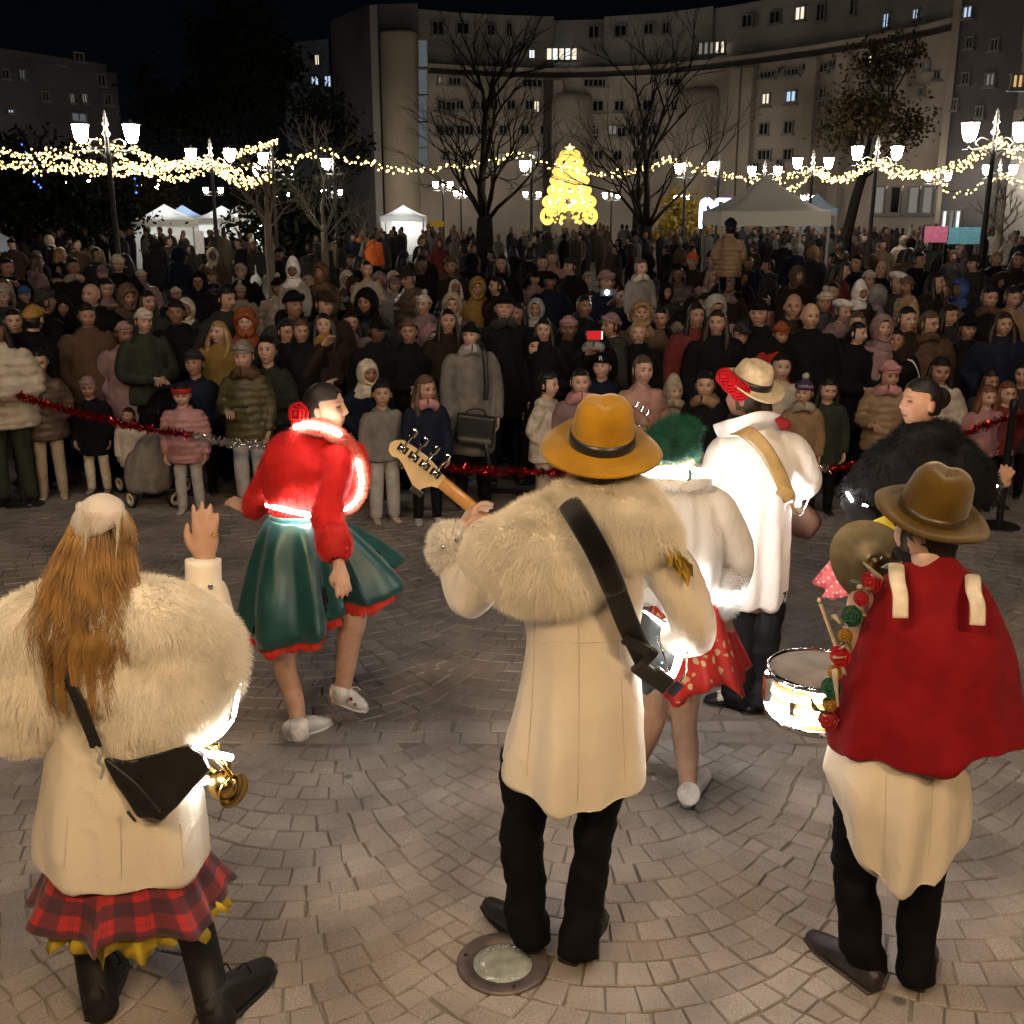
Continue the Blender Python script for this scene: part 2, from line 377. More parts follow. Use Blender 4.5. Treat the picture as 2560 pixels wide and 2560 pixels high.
for i, (q, dk) in enumerate(quads):
    hgt = 0.0085 + rng.uniform(-0.002, 0.0025); v_, f_ = stone_geo(q, hgt)
    if i in near: ob('sett', (v_, f_), M_sett if dk < 0.7 else M_sett2, pave, smooth=False)
    else: rest[1 if dk > 0.7 else 0].add(v_, f_)
for k in (0, 1): tag(ob('setts', rest[k], (M_sett, M_sett2)[k], pave, smooth=False), kind='stuff')

# ---- in-ground light
il = empty('ground_light', (LAMP_C[0], LAMP_C[1], 0.004), 'round in-ground light with frosted glass under a black shoe', 'ground light')
M_ring = fabric('cast_ring', base=(0.17, 0.14, 0.13), rough=0.5, metallic=0.6, bump=0.3)
M_glass = fabric('frosted_glass', base=(0.34, 0.38, 0.35), rough=0.18, bump=0.5, bscale=45, bdist=0.004, nscale=20, spec=0.8)
ob('ring', lathe([(0.158, 0), (0.158, 0.012), (0.15, 0.016), (0.108, 0.016), (0.102, 0.010), (0.102, 0)], 48), M_ring, il)
ob('glass', lathe([(0.0001, 0.011), (0.05, 0.011), (0.10, 0.009), (0.102, 0.0)], 40), M_glass, il)
g = Geo()
for i in range(46):
    a = rng.uniform(0, 6.28); r = 0.085 + rng.normal(0, 0.007); g.add(*sphere((r * math.cos(a), r * math.sin(a), 0.012), rng.uniform(0.0012, 0.003), 6, 4))
tag(ob('glass_droplets', g, fabric('droplet', base=(0.9, 0.92, 0.9), rough=0.05, spec=1.0, bump=0), il), kind='stuff')
for a in (2.9, 5.0, 0.6): ob('bolt', lathe([(0.0001, 0.019), (0.006, 0.019), (0.007, 0.015)], 10, (0.132 * math.cos(a), 0.132 * math.sin(a), 0)), M_black, il)

# ================================================================== APARTMENT BLOCKS
def wall_mat(name, c, stain=0.5):
    m, t, b = nmat(name); L = t.links; tc = N(t, 'ShaderNodeTexCoord')
    n1 = N(t, 'ShaderNodeTexNoise'); n1.inputs['Scale'].default_value = 0.25; n1.inputs['Detail'].default_value = 7; L.new(tc.outputs['Object'], n1.inputs[0])
    r = N(t, 'ShaderNodeMapRange'); r.inputs[1].default_value = 0.3; r.inputs[2].default_value = 0.7; r.inputs[3].default_value = 1 - stain; r.inputs[4].default_value = 1.1; L.new(n1.outputs[0], r.inputs[0])
    mx = N(t, 'ShaderNodeMix', data_type='RGBA', blend_type='MULTIPLY'); mx.inputs[0].default_value = 1; mx.inputs[6].default_value = (*c, 1); L.new(r.outputs[0], mx.inputs[7])
    L.new(mx.outputs[2], b.inputs['Base Color']); b.inputs['Roughness'].default_value = 0.9; return m
M_render = wall_mat('beige_render', (0.38, 0.325, 0.275), 0.45); M_render2 = wall_mat('grey_render', (0.30, 0.28, 0.265), .4); M_darkwall = wall_mat('dark_wall', (0.11, 0.10, 0.105))
M_band = wall_mat('dark_band', (0.06, 0.055, 0.055)); M_bluewall = wall_mat('blue_grey_wall', (0.20, 0.21, 0.27))
M_frame = fabric('window_frame', base=(0.25, 0.24, 0.23), rough=0.5, bump=0); M_pane = fabric('dark_pane', base=(0.015, 0.016, 0.02), rough=0.08, spec=0.8, bump=0)
LIT = {'w': emit('lit_warm', (1.0, 0.84, 0.62), 0.9), 'b': emit('lit_blue', (0.55, 0.75, 1.0), 0.75), 'o': emit('lit_orange', (1.0, 0.58, 0.25), 0.6),
       'g': emit('lit_dim', (0.9, 0.85, 0.75), 0.16), 'c': emit('lit_curtain', (0.62, 0.72, 0.78), 0.10), 'p': emit('lit_cool', (0.9, 0.97, 1.0), 1.1)}
def plan(u, Y):
    d = ray(u, 520); return np.array([d[0] / d[1] * Y, Y])
def prism(poly, z0, z1):
    n = len(poly); V = [(p[0], p[1], z0) for p in poly] + [(p[0], p[1], z1) for p in poly]
    return V, [(j, (j + 1) % n, n + (j + 1) % n, n + j) for j in range(n)] + [tuple(range(n - 1, -1, -1)), tuple(range(n, 2 * n))]
def strip(front, depth, z0, z1, push=0.0):
    fr = A(front); 
    if push: fr = fr + A([(p / np.linalg.norm(p)) * push for p in fr])
    bk = fr + A([(p / np.linalg.norm(p)) * depth for p in fr]); return prism(list(fr) + list(bk[::-1]), z0, z1)
def hit(front, u, v):
    d = ray(u, v)
    for a, b in zip(front[:-1], front[1:]):
        e = b - a; M2 = A([[d[0], -e[0]], [d[1], -e[1]]])
        if abs(np.linalg.det(M2)) < 1e-9: continue
        t, s_ = np.linalg.solve(M2, a)
        if t > 0 and -0.001 <= s_ <= 1.001: return np.array([0, 0, CH]) + t * d, e / np.linalg.norm(e)
    d2 = front[-1]; return np.array([0, 0, CH]) + d * (d2[1] / d[1]), A((1, 0))
_wc = {}
def window(par, front, u, v, wpx, hpx, lit='d', mull=1):
    p, e = hit(front, u, v); Y = p[1]; wm, hm = wpx * Y / F, hpx * Y / F * 1.02; n = A((e[1], -e[0]))
    if n.dot(p[:2]) > 0: n = -n
    ang = math.atan2(e[1], e[0]); fw = 0.07
    g = Geo(); 
    for sx in (-1, 1): g.add(*box((sx * (wm / 2), 0, 0), (fw, 0.16, hm + fw)))
    for sz in (-1, 1): g.add(*box((0, -0.004, sz * (hm / 2)), (wm + fw * 2, 0.17, fw)))
    g.add(*box((0, -0.07, -hm / 2 - 0.08), (wm + 0.3, 0.26, 0.07)))
    for k in range(1, mull + 1): g.add(*box((-wm / 2 + wm * k / (mull + 1), -0.01, 0), (fw * 0.8, 0.1, hm)))
    o = ob('window', g, M_frame, par, smooth=False); o.location = (p[0] + n[0] * 0.06, p[1] + n[1] * 0.06, p[2]); o.rotation_euler = (0, 0, ang)
    ob('pane', ([(-wm / 2, 0.02, -hm / 2), (wm / 2, 0.02, -hm / 2), (wm / 2, 0.02, hm / 2), (-wm / 2, 0.02, hm / 2)], [(0, 1, 2, 3)]), LIT.get(lit, M_pane), o, smooth=False)
    return o
def zpx(v, Y): return SP(1280, v, Y)[2]
def Z1(x, y): return x / 2.2465, y / 2.2465
def Z2(x, y): return 800 + x / 2.1467, y / 2.1467
def Z3(x, y): return 1660 + x / 2.1467, y / 2.1467

front = [plan(u, Y) for u, Y in ((1050, 75), (1150, 76.5), (1270, 77.5), (1380, 78), (1500, 77.5), (1640, 76), (1760, 73.5), (1900, 70), (2020, 67), (2150, 63.5), (2270, 60), (2345, 57.5))]
bld = empty('apartment_building', (0, 78, 0), 'long curved beige apartment block behind the square with scattered lit windows', 'building')
bld.location = (0, 0, 0)
ZP = 11.85; ZR = 14.6
ob('wall', strip(front, 10, 0, ZP - 0.9), M_render, bld, smooth=False)
ob('terrace_band', strip(front, 9, ZP - 0.9, ZP - 0.55, 0.5), M_band, bld, smooth=False)
ob('parapet', strip(front, 0.3, ZP - 0.55, ZP - 0.3, -0.12), M_render, bld, smooth=False)
ob('upper_wall', strip(front, 8, ZP - 0.56, ZR + 0.3, 2.6), M_render2, bld, smooth=False)
fu = [p + p / np.linalg.norm(p) * 2.1 for p in front]
for (a, b, zt) in ((0, 3, 15.1), (4, 6, 15.0), (7, 9, 15.9), (9, 11, 16.6)):
    ob('roof_volume', strip(front[a:b + 1], 6, ZP, zt, 2.2), M_render2, bld, smooth=False)
# pilaster strips that break the long front
for u in (1372, 1392, 1838, 1868, 2022, 2098, 2250):
    p, e = hit(front, u, 400); ob('pilaster', box((p[0], p[1], 5.4), (0.8, 0.9, 10.7), math.atan2(e[1], e[0])), M_render if u not in (1372,) else M_band, bld, smooth=False)
ob('cornice', strip(front, 0.5, 8.5, 8.62, -0.15), M_render, bld, smooth=False)
ob('cornice', strip(front, 0.5, 3.6, 3.85, -0.25), M_render, bld, smooth=False)
# rounded bay in the middle
p, e = hit(front, 1430, 300); v_, f_ = lathe([(1.7, 0), (1.7, 9.4), (1.5, 9.9), (0.01, 9.95)], 28, (p[0], p[1] + 0.7, 0)); ob('round_bay', (v_, f_), M_render, bld)
p, e = hit(front, 1768, 300); v_, f_ = lathe([(1.8, 0), (1.8, 9.2), (1.6, 9.8), (0.01, 9.9)], 28, (p[0], p[1] + 0.9, 0)); ob('round_bay', (v_, f_), M_render, bld)
# stair tower with its strip of glass blocks, and the dark gable
tw = plan(1005, 74.2); v_, f_ = lathe([(1.25, 0), (1.25, 13.2), (1.15, 13.4), (0.01, 13.45)], 32, (tw[0], tw[1] + 1.2, 0)); ob('stair_tower', (v_, f_), wall_mat('tower_render', (0.36, 0.30, 0.23), 0.3), bld)
ob('gable_wall', prism([plan(846, 82), plan(940, 75.6), plan(1056, 75.3), plan(1056, 86), plan(850, 96)], 0, 15.1), M_darkwall, bld, smooth=False)
ob('gable_trim', prism([plan(940, 75.4), plan(958, 75.2), plan(958, 76.4), plan(940, 76.6)], 0, 15.0), M_render2, bld, smooth=False)
sfront = [plan(1030, 74.9), plan(1080, 74.9)]
for v0, v1 in ((106, 165), (174, 232), (242, 300), (308, 364), (374, 418)):
    window(bld, sfront, 1057.5, (v0 + v1) / 2, 21, v1 - v0, 'c', 0)
for x, y, w_, h_, l in ((630, 150, 60, 62, 'd'), (765, 152, 62, 50, 'd'), (915, 160, 40, 50, 'd'), (1015, 160, 28, 62, 'd'), (1135, 175, 24, 24, 'd'), (1470, 172, 52, 56, 'd'), (1615, 165, 60, 50, 'd'),
                        (1765, 155, 48, 46, 'd'), (1860, 150, 40, 52, 'd'), (1136, 291, 30, 40, 'p')):
    u, v = Z2(x, y); window(bld, fu, u, v, w_ / 2.15, h_ / 2.15, l)
for k in range(5):
    u, v = Z2(1229 + k * 34, 291); window(bld, fu, u, v, 13, 26, 'p' if k % 2 else 'w', 0)
for x, y, w_, h_, l, m_ in ((730, 437, 90, 34, 'd', 3), (1138, 447, 100, 34, 'd', 3), (1480, 445, 120, 34, 'd', 4), (1161, 572, 28, 52, 'w', 1), (1492, 568, 54, 48, 'd', 1), (1608, 568, 50, 46, 'd', 1), (1760, 565, 46, 46, 'd', 1),
                            (1466, 716, 54, 48, 'd', 1), (690, 702, 50, 46, 'd', 1), (800, 700, 46, 46, 'd', 1), (640, 430, 16, 32, 'g', 0), (972, 842, 44, 34, 'g', 1), (1620, 710, 46, 46, 'd', 1), (700, 572, 60, 46, 'd', 1), (880, 570, 60, 46, 'd', 1), (1900, 440, 90, 34, 'd', 3), (1905, 566, 40, 46, 'd', 1)):
    u, v = Z2(x, y); window(bld, front, u, v, w_ / 2.15, h_ / 2.15, l, m_)
for x, y, w_, h_, l, m_ in ((735, 72, 60, 60, 'w', 1), (845, 66, 46, 76, 'd', 1), (450, 112, 60, 54, 'd', 1), (600, 92, 64, 54, 'd', 1), (1197, 110, 42, 64, 'b', 1), (1356, 76, 40, 46, 'b', 1), (1016, 40, 28, 70, 'd', 0)):
    u, v = Z3(x, y); window(bld, fu, u, v, w_ / 2.15, h_ / 2.15, l, m_)
for k in range(5):
    u, v = Z3(200 + k * 30, 262 - k * 2); window(bld, fu, u, v, 12, 26, 'g' if k < 3 else 'w', 0)
for x, y, w_, h_, l, m_ in ((425, 412, 96, 30, 'd', 3), (560, 400, 96, 30, 'd', 3), (686, 387, 96, 30, 'd', 3), (840, 369, 110, 36, 'd', 3), (1122, 317, 46, 36, 'w', 1), (1210, 301, 76, 34, 'd', 2), (1352, 266, 84, 36, 'd', 3),
                            (440, 541, 58, 54, 'd', 1), (551, 535, 50, 58, 'w', 1), (686, 522, 62, 58, 'b', 1), (836, 505, 62, 52, 'd', 1), (405, 700, 54, 52, 'd', 1), (540, 692, 54, 54, 'd', 1), (671, 685, 52, 56, 'd', 1),
                            (851, 670, 30, 52, 'd', 0), (1287, 620, 24, 56, 'd', 0), (395, 836, 66, 46, 'd', 1), (418, 850, 24, 22, 'b', 0), (542, 831, 82, 46, 'd', 2), (668, 829, 54, 50, 'd', 1), (290, 985, 22, 50, 'c', 0), (372, 998, 22, 50, 'c', 0), (1110, 460, 40, 46, 'd', 1), (1230, 440, 40, 46, 'd', 1)):
    u, v = Z3(x, y); window(bld, front, u, v, w_ / 2.15, h_ / 2.15, l, m_)
for k in range(3): window(bld, front, *Z3(1468 + k * 52 - 120, 1175), 20, 26, 'g', 0)
for vy, us, hh in ((262, range(1105, 1370, 44), 20), (325, range(1100, 1370, 52), 20), (388, range(1110, 1370, 58), 20), (205, range(1890, 2090, 64), 15), (388, range(1500, 1640, 46), 20), (325, range(1480, 1640, 50), 20), (440, range(1830, 2060, 60), 20), (300, range(2060, 2330, 62), 20), (360, range(2070, 2330, 66), 20), (240, range(2170, 2330, 50), 18)):
    for u in us: window(bld, front, u + random.uniform(-4, 4), vy - max(0, (u - 1700)) * .12, 20, hh, random.choice('dddddg'), 1)
# dark neighbouring block on the right, pale block at the edge
f2 = [plan(2347, 57.2), plan(2515, 54)]
b2 = empty('dark_apartment_block', (0, 0, 0), 'dark grey apartment block on the right with few lit windows', 'building')
ob('wall', strip(f2, 9, 0, 24), M_darkwall, b2, smooth=False)
ob('corner_strip', strip([plan(2333, 57.0), plan(2352, 56.9)], 1.5, 0, 12.6), M_render, b2, smooth=False)
for x, y, w_, h_, l in ((1635, 66, 50, 52, 'b'), (1756, 428, 50, 58, 'g'), (1460, 400, 30, 40, 'd'), (1625, 420, 40, 50, 'd'), (1645, 230, 40, 50, 'd'), (1780, 240, 40, 50, 'd'), (1560, 560, 40, 50, 'd'), (1700, 600, 40, 50, 'd')):
    u, v = Z3(x, y); window(b2, f2, u, v, w_ / 2.15, h_ / 2.15, l)
for k in range(4): window(b2, f2, *Z3(1475 + k * 36, 1178), 14, 40, 'p' if k % 2 else 'g', 0)
b3 = empty('pale_apartment_block', (0, 0, 0), 'pale grey balconied block cut by the right edge', 'building')
f3 = [plan(2512, 46), plan(2800, 40)]
ob('wall', strip(f3, 9, 0, 22), M_render2, b3, smooth=False)
for z in (5.2, 8.4, 11.6): ob('balcony', strip([plan(2506, 45), plan(2800, 39)], 1.2, z, z + 1.0), M_render, b3, smooth=False)
window(b3, f3, *Z3(1893, 437), 26, 30, 'o')
# left: blue-grey tower and the dark block with a few lights
b4 = empty('blue_grey_tower', (0, 0, 0), 'narrow blue-grey tower block left of the curved building', 'building')
f4 = [plan(728, 90), plan(838, 88)]; ob('wall', strip(f4, 9, 0, zpx(118, 89)), M_bluewall, b4, smooth=False)
ob('roof_slab', strip([plan(742, 89.5), plan(838, 87.6)], 6, zpx(118, 89), zpx(104, 89)), M_bluewall, b4, smooth=False)
for x, y, w_, h_, l in ((1785, 337, 30, 50, 'w'), (1773, 455, 48, 44, 'b'), (1845, 458, 42, 54, 'b'), (1790, 703, 44, 38, 'g'), (1835, 700, 20, 36, 'd'), (1740, 570, 40, 46, 'd'), (1830, 580, 40, 46, 'd')):
    window(b4, f4, *Z1(x, y), w_ / 2.25, h_ / 2.25, l)
b5 = empty('dark_left_block', (0, 0, 0), 'nearly black apartment block at the far left with a few lit windows', 'building')
f5 = [plan(-140, 70), plan(322, 84)]; ob('wall', strip(f5, 10, 0, 11.9), M_darkwall, b5, smooth=False)
ob('roof_slab', strip([plan(-140, 69.8), plan(300, 83)], 6, 11.9, 12.4), M_darkwall, b5, smooth=False)
for x, y, w_, h_, l in ((400, 552, 30, 44, 'g'), (470, 552, 34, 44, 'g'), (335, 356, 70, 18, 'o'), (120, 418, 34, 44, 'c'), (25, 415, 44, 44, 'd'), (565, 450, 50, 56, 'd'), (55, 625, 36, 16, 'b'), (440, 320, 60, 40, 'd'), (250, 540, 40, 44, 'd'), (440, 660, 100, 40, 'c'), (600, 560, 50, 50, 'd')):
    window(b5, f5, *Z1(x, y), w_ / 2.25, h_ / 2.25, l)
# low shop front behind the crowd
shop = empty('shop_row', (0, 0, 0), 'low lit shop fronts at ground level behind the right crowd', 'shop')
fs = [plan(2180, 55), plan(2340, 53)]; ob('wall', strip(fs, 2, 0, 3.4), M_render, shop, smooth=False)
for u in (2200, 2240, 2285, 2320): window(shop, fs, u, 500, 24, 60, 'g' if u != 2240 else 'd', 0)

# ================================================================== STREET LAMPS
def lantern_mesh():
    return mesh('lantern_glass', *lathe([(0.04, -0.27), (0.085, -0.25), (0.125, -0.19), (0.155, -0.08), (0.185, 0.16), (0.175, 0.2), (0.01, 0.22)], 10))
def lamp_parts():
    P = {}
    P['glass'] = lantern_mesh()
    g = Geo(); g.add(*lathe([(0.02, -0.36), (0.035, -0.33), (0.055, -0.30), (0.055, -0.285)], 10)); g.add(*lathe([(0.205, 0.195), (0.21, 0.21), (0.17, 0.24), (0.08, 0.27), (0.04, 0.28), (0.035, 0.31), (0.012, 0.34), (0.001, 0.35)], 12))
    for k in range(6):
        a = k * math.pi / 3; g.add(*tube([(0.13 * math.cos(a), 0.13 * math.sin(a), -0.2), (0.19 * math.cos(a), 0.19 * math.sin(a), 0.2)], [0.006, 0.006], 5, 1))
    P['cap'] = mesh('lantern_frame', g.arr(), g.f)
    g = Geo(); g.add(*lathe([(0.20, 0), (0.20, 0.25), (0.15, 0.32), (0.14, 0.8), (0.10, 0.9), (0.075, 1.0), (0.055, 2.6), (0.05, 3.6), (0.075, 3.66), (0.05, 3.72), (0.045, 4.0)], 12)); P['post'] = mesh('post', g.arr(), g.f)
    g = Geo(); g.add(*lathe([(0.045, 4.0), (0.09, 4.06), (0.05, 4.12), (0.035, 4.2), (0.075, 4.25), (0.04, 4.3), (0.05, 4.35), (0.02, 4.42), (0.035, 4.45), (0.003, 4.52)], 12)); P['finial'] = mesh('finial', g.arr(), g.f)
    g = Geo()
    for sx in (-1, 1):
        g.add(*tube([(0, 0, 3.55), (sx * 0.2, 0, 3.72), (sx * 0.38, 0, 3.70), (sx * 0.5, 0, 3.76)], [0.022] * 4, 6, 4)); g.add(*tube([(sx * 0.1, 0, 3.9), (sx * 0.25, 0, 3.95), (sx * 0.36, 0, 3.86), (sx * 0.3, 0, 3.78)], [0.014] * 4, 6, 4))
        g.add(*tube([(sx * 0.62, 0, 3.72), (sx * 0.30, 0, 3.735), (0, 0, 3.735)], [0.012] * 3, 5, 1))
    P['arm'] = mesh('arm', g.arr(), g.f)
    P['post'].materials.append(M_black); P['arm'].materials.append(M_iron); P['finial'].materials.append(M_iron); P['cap'].materials.append(M_iron); P['glass'].materials.append(M_lantern)
    return P
M_iron = fabric('painted_iron', base=(0.30, 0.30, 0.29), rough=0.4, bump=0.2)
LP = lamp_parts(); lampmats = {}
def street_lamp(x, y, sc_, label, sep=1.0, yaw=0.0, glass=None, single=False):
    e_ = empty('street_lamp', (x, y, TZ(y)), label, 'street lamp', 'double-headed street lamps around the square', yaw); e_.scale = (sc_,) * 3
    for nm in ('post', 'finial', 'arm'):
        o = ob(nm, LP[nm], None, e_)
        if nm == 'arm': o.scale = (sep, 1, 1)
    for sx in ((-1,) if single else (-1, 1)):
        c = ob('lantern', LP['cap'], None, e_, loc=(sx * 0.5 * sep, 0, 4.08), scale=(.9, .9, .76)); gl = ob('glass', LP['glass'], None, c)
        if glass: gl.material_slots[0].link = 'OBJECT'; gl.material_slots[0].material = glass
    return e_
LAMPS = {}
lampspec = [  # name, u centre, v lantern, half separation px, label
    ('L1', 265, 329, 60, 'large double lantern lamp post at the left above the light garlands'), ('L2', 526, 384, 46, 'double lantern lamp post left of the dark evergreen tree'),
    ('L3', 683, 425, 39, 'double lantern lamp post in front of the blue-grey tower'), ('L6', 195, 455, 23, 'small double lantern behind the left lamp post'),
    ('L7', 370, 466, 20, 'small double lantern above the left white tent'), ('L8', 533, 474, 18, 'small double lantern above the second white tent'),
    ('L9', 706, 487, 14, 'tiny double lantern right of the tents'), ('L10', 830, 480, 20, 'small double lantern under the start of the garland'),
    ('M1', 1107, 461, 18, 'small double lantern right of the centre tent'), ('M2', 1152, 483, 12, 'tiny lantern pair beside the big bare tree'),
    ('M3', 1330, 485, 16, 'tiny double lantern left of the glowing cone tree'), ('M4', 1529, 487, 16, 'tiny double lantern right of the glowing cone tree'),
    ('M6', 1704, 493, 14, 'tiny double lantern left of the blue neon sign'),
    ('R1', 2489, 325, 60, 'large double lantern lamp post at the right edge'), ('R2', 2193, 379, 47, 'double lantern lamp post in front of the beige facade on the right'),
    ('R3', 2033, 405, 37, 'double lantern lamp post right of the big tent peak'), ('R4', 1912, 425, 31, 'double lantern lamp post directly behind the big tent peak'),
    ('R6', 2345, 440, 24, 'double lantern lamp post before the dark block'), ('R7', 2500, 422, 32, 'double lantern lamp post under the large right lamp'), ('R8', 2020, 494, 12, 'tiny lantern behind the big tent'),
    ('S1', 662, 394, 0, 'single lantern lamp post beside the evergreen tree'), ('S2', 816, 407, 0, 'single lantern lamp post left of the dark gable'), ('S3', 1311, 412, 0, 'single lantern lamp post left above the glowing cone tree'), ('S4', 1780, 415, 0, 'single lantern lamp post left of the big tent'), ('S5', 1696, 419, 0, 'single lantern lamp post beside the right bare tree')]
for nm, u, v, hs, lab in lampspec:
    Y = min(4320 / (520 - v), 56 if u > 1900 else 66); p = SP(u + (18 if hs == 0 else 0), v, Y); k = (p[2] - TZ(Y)) / 4.1
    sep = (2 * hs * Y / F) / k if hs else 0.55
    LAMPS[nm] = (p, k); street_lamp(p[0], Y, k, lab, sep, single=(hs == 0))
# two warm lamps added unseen behind the camera to light the players' backs
M_sodium = emit('sodium_glow', (1.0, 0.67, 0.36), 205)
M_tall = emit('tall_lamp_glow', (1.0, 0.92, 0.84), 60)
street_lamp(-1.9, -0.9, 1.1, 'unseen warm lamp post added behind the viewer on the left', 1.0, 0.3, M_sodium)
street_lamp(2.4, -1.3, 1.1, 'unseen warm lamp post added behind the viewer on the right', 1.0, -0.3, M_sodium)
street_lamp(-4.4, 2.0, 2.0, 'unseen tall lamp post added beside the performers on the left', 1.0, 0.3, M_tall)  # two tall posts added out of view to light the paving
street_lamp(4.6, 2.3, 2.0, 'unseen tall lamp post added beside the performers on the right', 1.0, -0.3, M_tall)

# ================================================================== LIGHT GARLANDS
M_wire = fabric('wire', base=(0.02, 0.02, 0.015), rough=0.6, bump=0)
def octa(c, r):
    return A([(r, 0, 0), (-r, 0, 0), (0, r, 0), (0, -r, 0), (0, 0, r), (0, 0, -r)]) + c, [(0, 2, 4), (2, 1, 4), (1, 3, 4), (3, 0, 4), (2, 0, 5), (1, 2, 5), (3, 1, 5), (0, 3, 5)]
def garland(pts, label, mat=None, step=0.075, r=0.027, jit=0.055, name='light_garland', cat='garland', grp='strings of warm lights across the square'):
    """pts: (u, v, Y) knots"""
    P = catmull([SP(u, v, Y) for u, v, Y in pts], 24); seg = np.linalg.norm(np.diff(P, axis=0), axis=1); s_ = np.r_[0, np.cumsum(seg)]
    e_ = empty(name, tuple(P[0]), label, cat, grp); o = A(P[0]); st = step * P[:, 1].mean() / 30
    t = np.arange(0, s_[-1], st); q = np.stack([np.interp(t, s_, P[:, k]) for k in range(3)], 1); Yk = q[:, 1] / 30
    ob('wire', tube(P[::3] - o, [0.008 * P[:, 1].mean() / 30] * len(P[::3]), 4, 1), M_wire, e_)
    g = Geo()
    for i, p in enumerate(q): g.add(*octa(p - o + rng.normal(0, jit * Yk[i], 3), r * Yk[i] * rng.uniform(0.7, 1.35)))
    tag(ob('bulbs', g, mat or M_bulb, e_, smooth=False), kind='stuff'); return e_
Y1, Y2, Y3 = LAMPS['L1'][0][1], LAMPS['L2'][0][1], LAMPS['L3'][0][1]
garland([(-60, 350, 20), (40, 385, 21), (130, 378, 22), (250, 350, Y1)], 'upper light string running off to the left from the left lamp')
garland([(-60, 372, 20), (60, 392, 21), (170, 385, 22), (262, 362, Y1)], 'second light string off to the left from the left lamp')
garland([(-60, 395, 20), (60, 420, 22), (200, 430, 25), (330, 432, 28), (450, 405, 31), (520, 402, Y2)], 'long low light string passing under the left lamp')
garland([(-60, 420, 20), (80, 412, 22), (220, 418, 25), (340, 420, 28), (440, 410, 30), (530, 398, Y2)], 'lower light string passing under the left lamp')
garland([(262, 362, Y1), (330, 370, 24), (390, 408, 27), (450, 412, 30), (526, 400, Y2)], 'light string hanging between the two left lamps')
garland([(275, 366, Y1), (320, 405, 25), (400, 440, 28), (460, 445, 30), (530, 415, Y2)], 'deepest light string between the two left lamps')
garland([(100, 380, 22), (200, 405, 24), (320, 425, 27), (430, 425, 30), (528, 405, Y2)], 'thick light string across the left lamp post')
garland([(530, 415, Y2), (580, 450, 38), (630, 462, 41), (680, 440, Y3)], 'light string sagging right of the second lamp')
garland([(530, 405, Y2), (590, 430, 38), (640, 455, 42), (683, 440, Y3)], 'light string beside the dark evergreen')
garland([(560, 395, Y2), (620, 376, 36), (692, 356, 40)], 'light string climbing to the right past the evergreen')
garland([(600, 420, 36), (660, 408, 40), (735, 396, 46), (790, 381, 52)], 'thin light string climbing past the blue-grey tower', step=0.22)
garland([(812, 378, 52), (880, 402, 52), (1040, 424, 52), (1190, 412, 52), (1296, 386, 52)], 'long light string in front of the stair tower', step=0.06, r=.030, jit=.05)
garland([(1296, 386, 52), (1370, 412, 52), (1440, 428, 51), (1540, 436, 50), (1620, 422, 48), (1672, 396, 46)], 'light string passing behind the glowing cone tree top', step=0.065, r=.028, jit=.05)
garland([(1660, 400, 46), (1720, 414, 45), (1800, 436, 43), (1880, 450, 41), (1940, 452, 40), (2033, 420, LAMPS['R3'][0][1])], 'light string reaching the big tent peak')
garland([(1930, 455, 41), (1965, 472, 40), (2000, 460, 39), (2035, 424, LAMPS['R3'][0][1])], 'short looped light string right of the tent peak')
garland([(2035, 422, 37), (2075, 444, 35), (2120, 446, 33), (2193, 405, LAMPS['R2'][0][1])], 'light string between the two right lamps')
garland([(2035, 428, 37), (2070, 448, 35), (2130, 440, 33), (2190, 400, LAMPS['R2'][0][1])], 'second light string between the two right lamps')
garland([(2193, 400, 30), (2250, 428, 28), (2310, 434, 26), (2400, 405, 24), (2489, 352, LAMPS['R1'][0][1])], 'light string rising to the large right lamp')
garland([(2193, 408, 30), (2240, 440, 28), (2330, 432, 26), (2420, 410, 24), (2480, 362, LAMPS['R1'][0][1])], 'lower light string rising to the large right lamp')
garland([(2489, 352, 22), (2540, 376, 21), (2620, 390, 20)], 'light string leaving the right edge')
garland([(2480, 358, 22), (2530, 388, 21), (2620, 400, 20)], 'lower light string leaving the right edge')
garland([(2330, 455, 44), (2380, 478, 44), (2440, 474, 44), (2500, 438, 44)], 'loop of lights between the small right lamps')
garland([(2500, 438, 44), (2540, 456, 43), (2620, 470, 42)], 'light string under the right edge lamp')
M_blue = emit('bulb_blue', (0.08, 0.16, 1.0), 3, sample=False)
garland([(58, 365, 30), (75, 400, 30), (85, 430, 30), (98, 468, 30)], 'hanging blue light tassel at the far left', M_blue, 0.12, grp='blue light tassels')
garland([(344, 430, 34), (338, 455, 34), (340, 485, 34)], 'hanging blue light tassel beside the left lamp post', M_blue, 0.12, grp='blue light tassels')

# ================================================================== GLOWING CONE TREE
M_gold = emit('gold_tube', (1.0, 0.60, 0.12), 1.5); M_gold2 = emit('gold_spark', (1.0, 0.74, 0.30), 3.2, sample=False)
TY = 58.0; base = SP(1422, 560, TY); mpt = TY / F
gt = empty('light_tree', (base[0], TY, TZ(TY)), 'glowing golden cone-shaped light sculpture with a star on top', 'light sculpture')
def zl(v): return SP(1422, v, TY)[2] - TZ(TY)
ob('mast', tube([(0, 0, 0), (0, 0, zl(375))], [0.1, 0.05], 8, 1), M_iron, gt)
def oval(w_, v, h_):
    hw = w_ / 2 * mpt; hh = h_ / 2 * mpt; z = zl(v); g = Geo()
    a = np.linspace(0, 2 * math.pi, 28, endpoint=False)
    for yo in (-0.25, 0.25):
        pts = [(hw * np.sign(math.cos(t)) * abs(math.cos(t)) ** 0.6, yo, z + hh * math.sin(t)) for t in a]; g.add(*tube(pts + [pts[0]], [0.11] * 29, 6, 1))
    return g
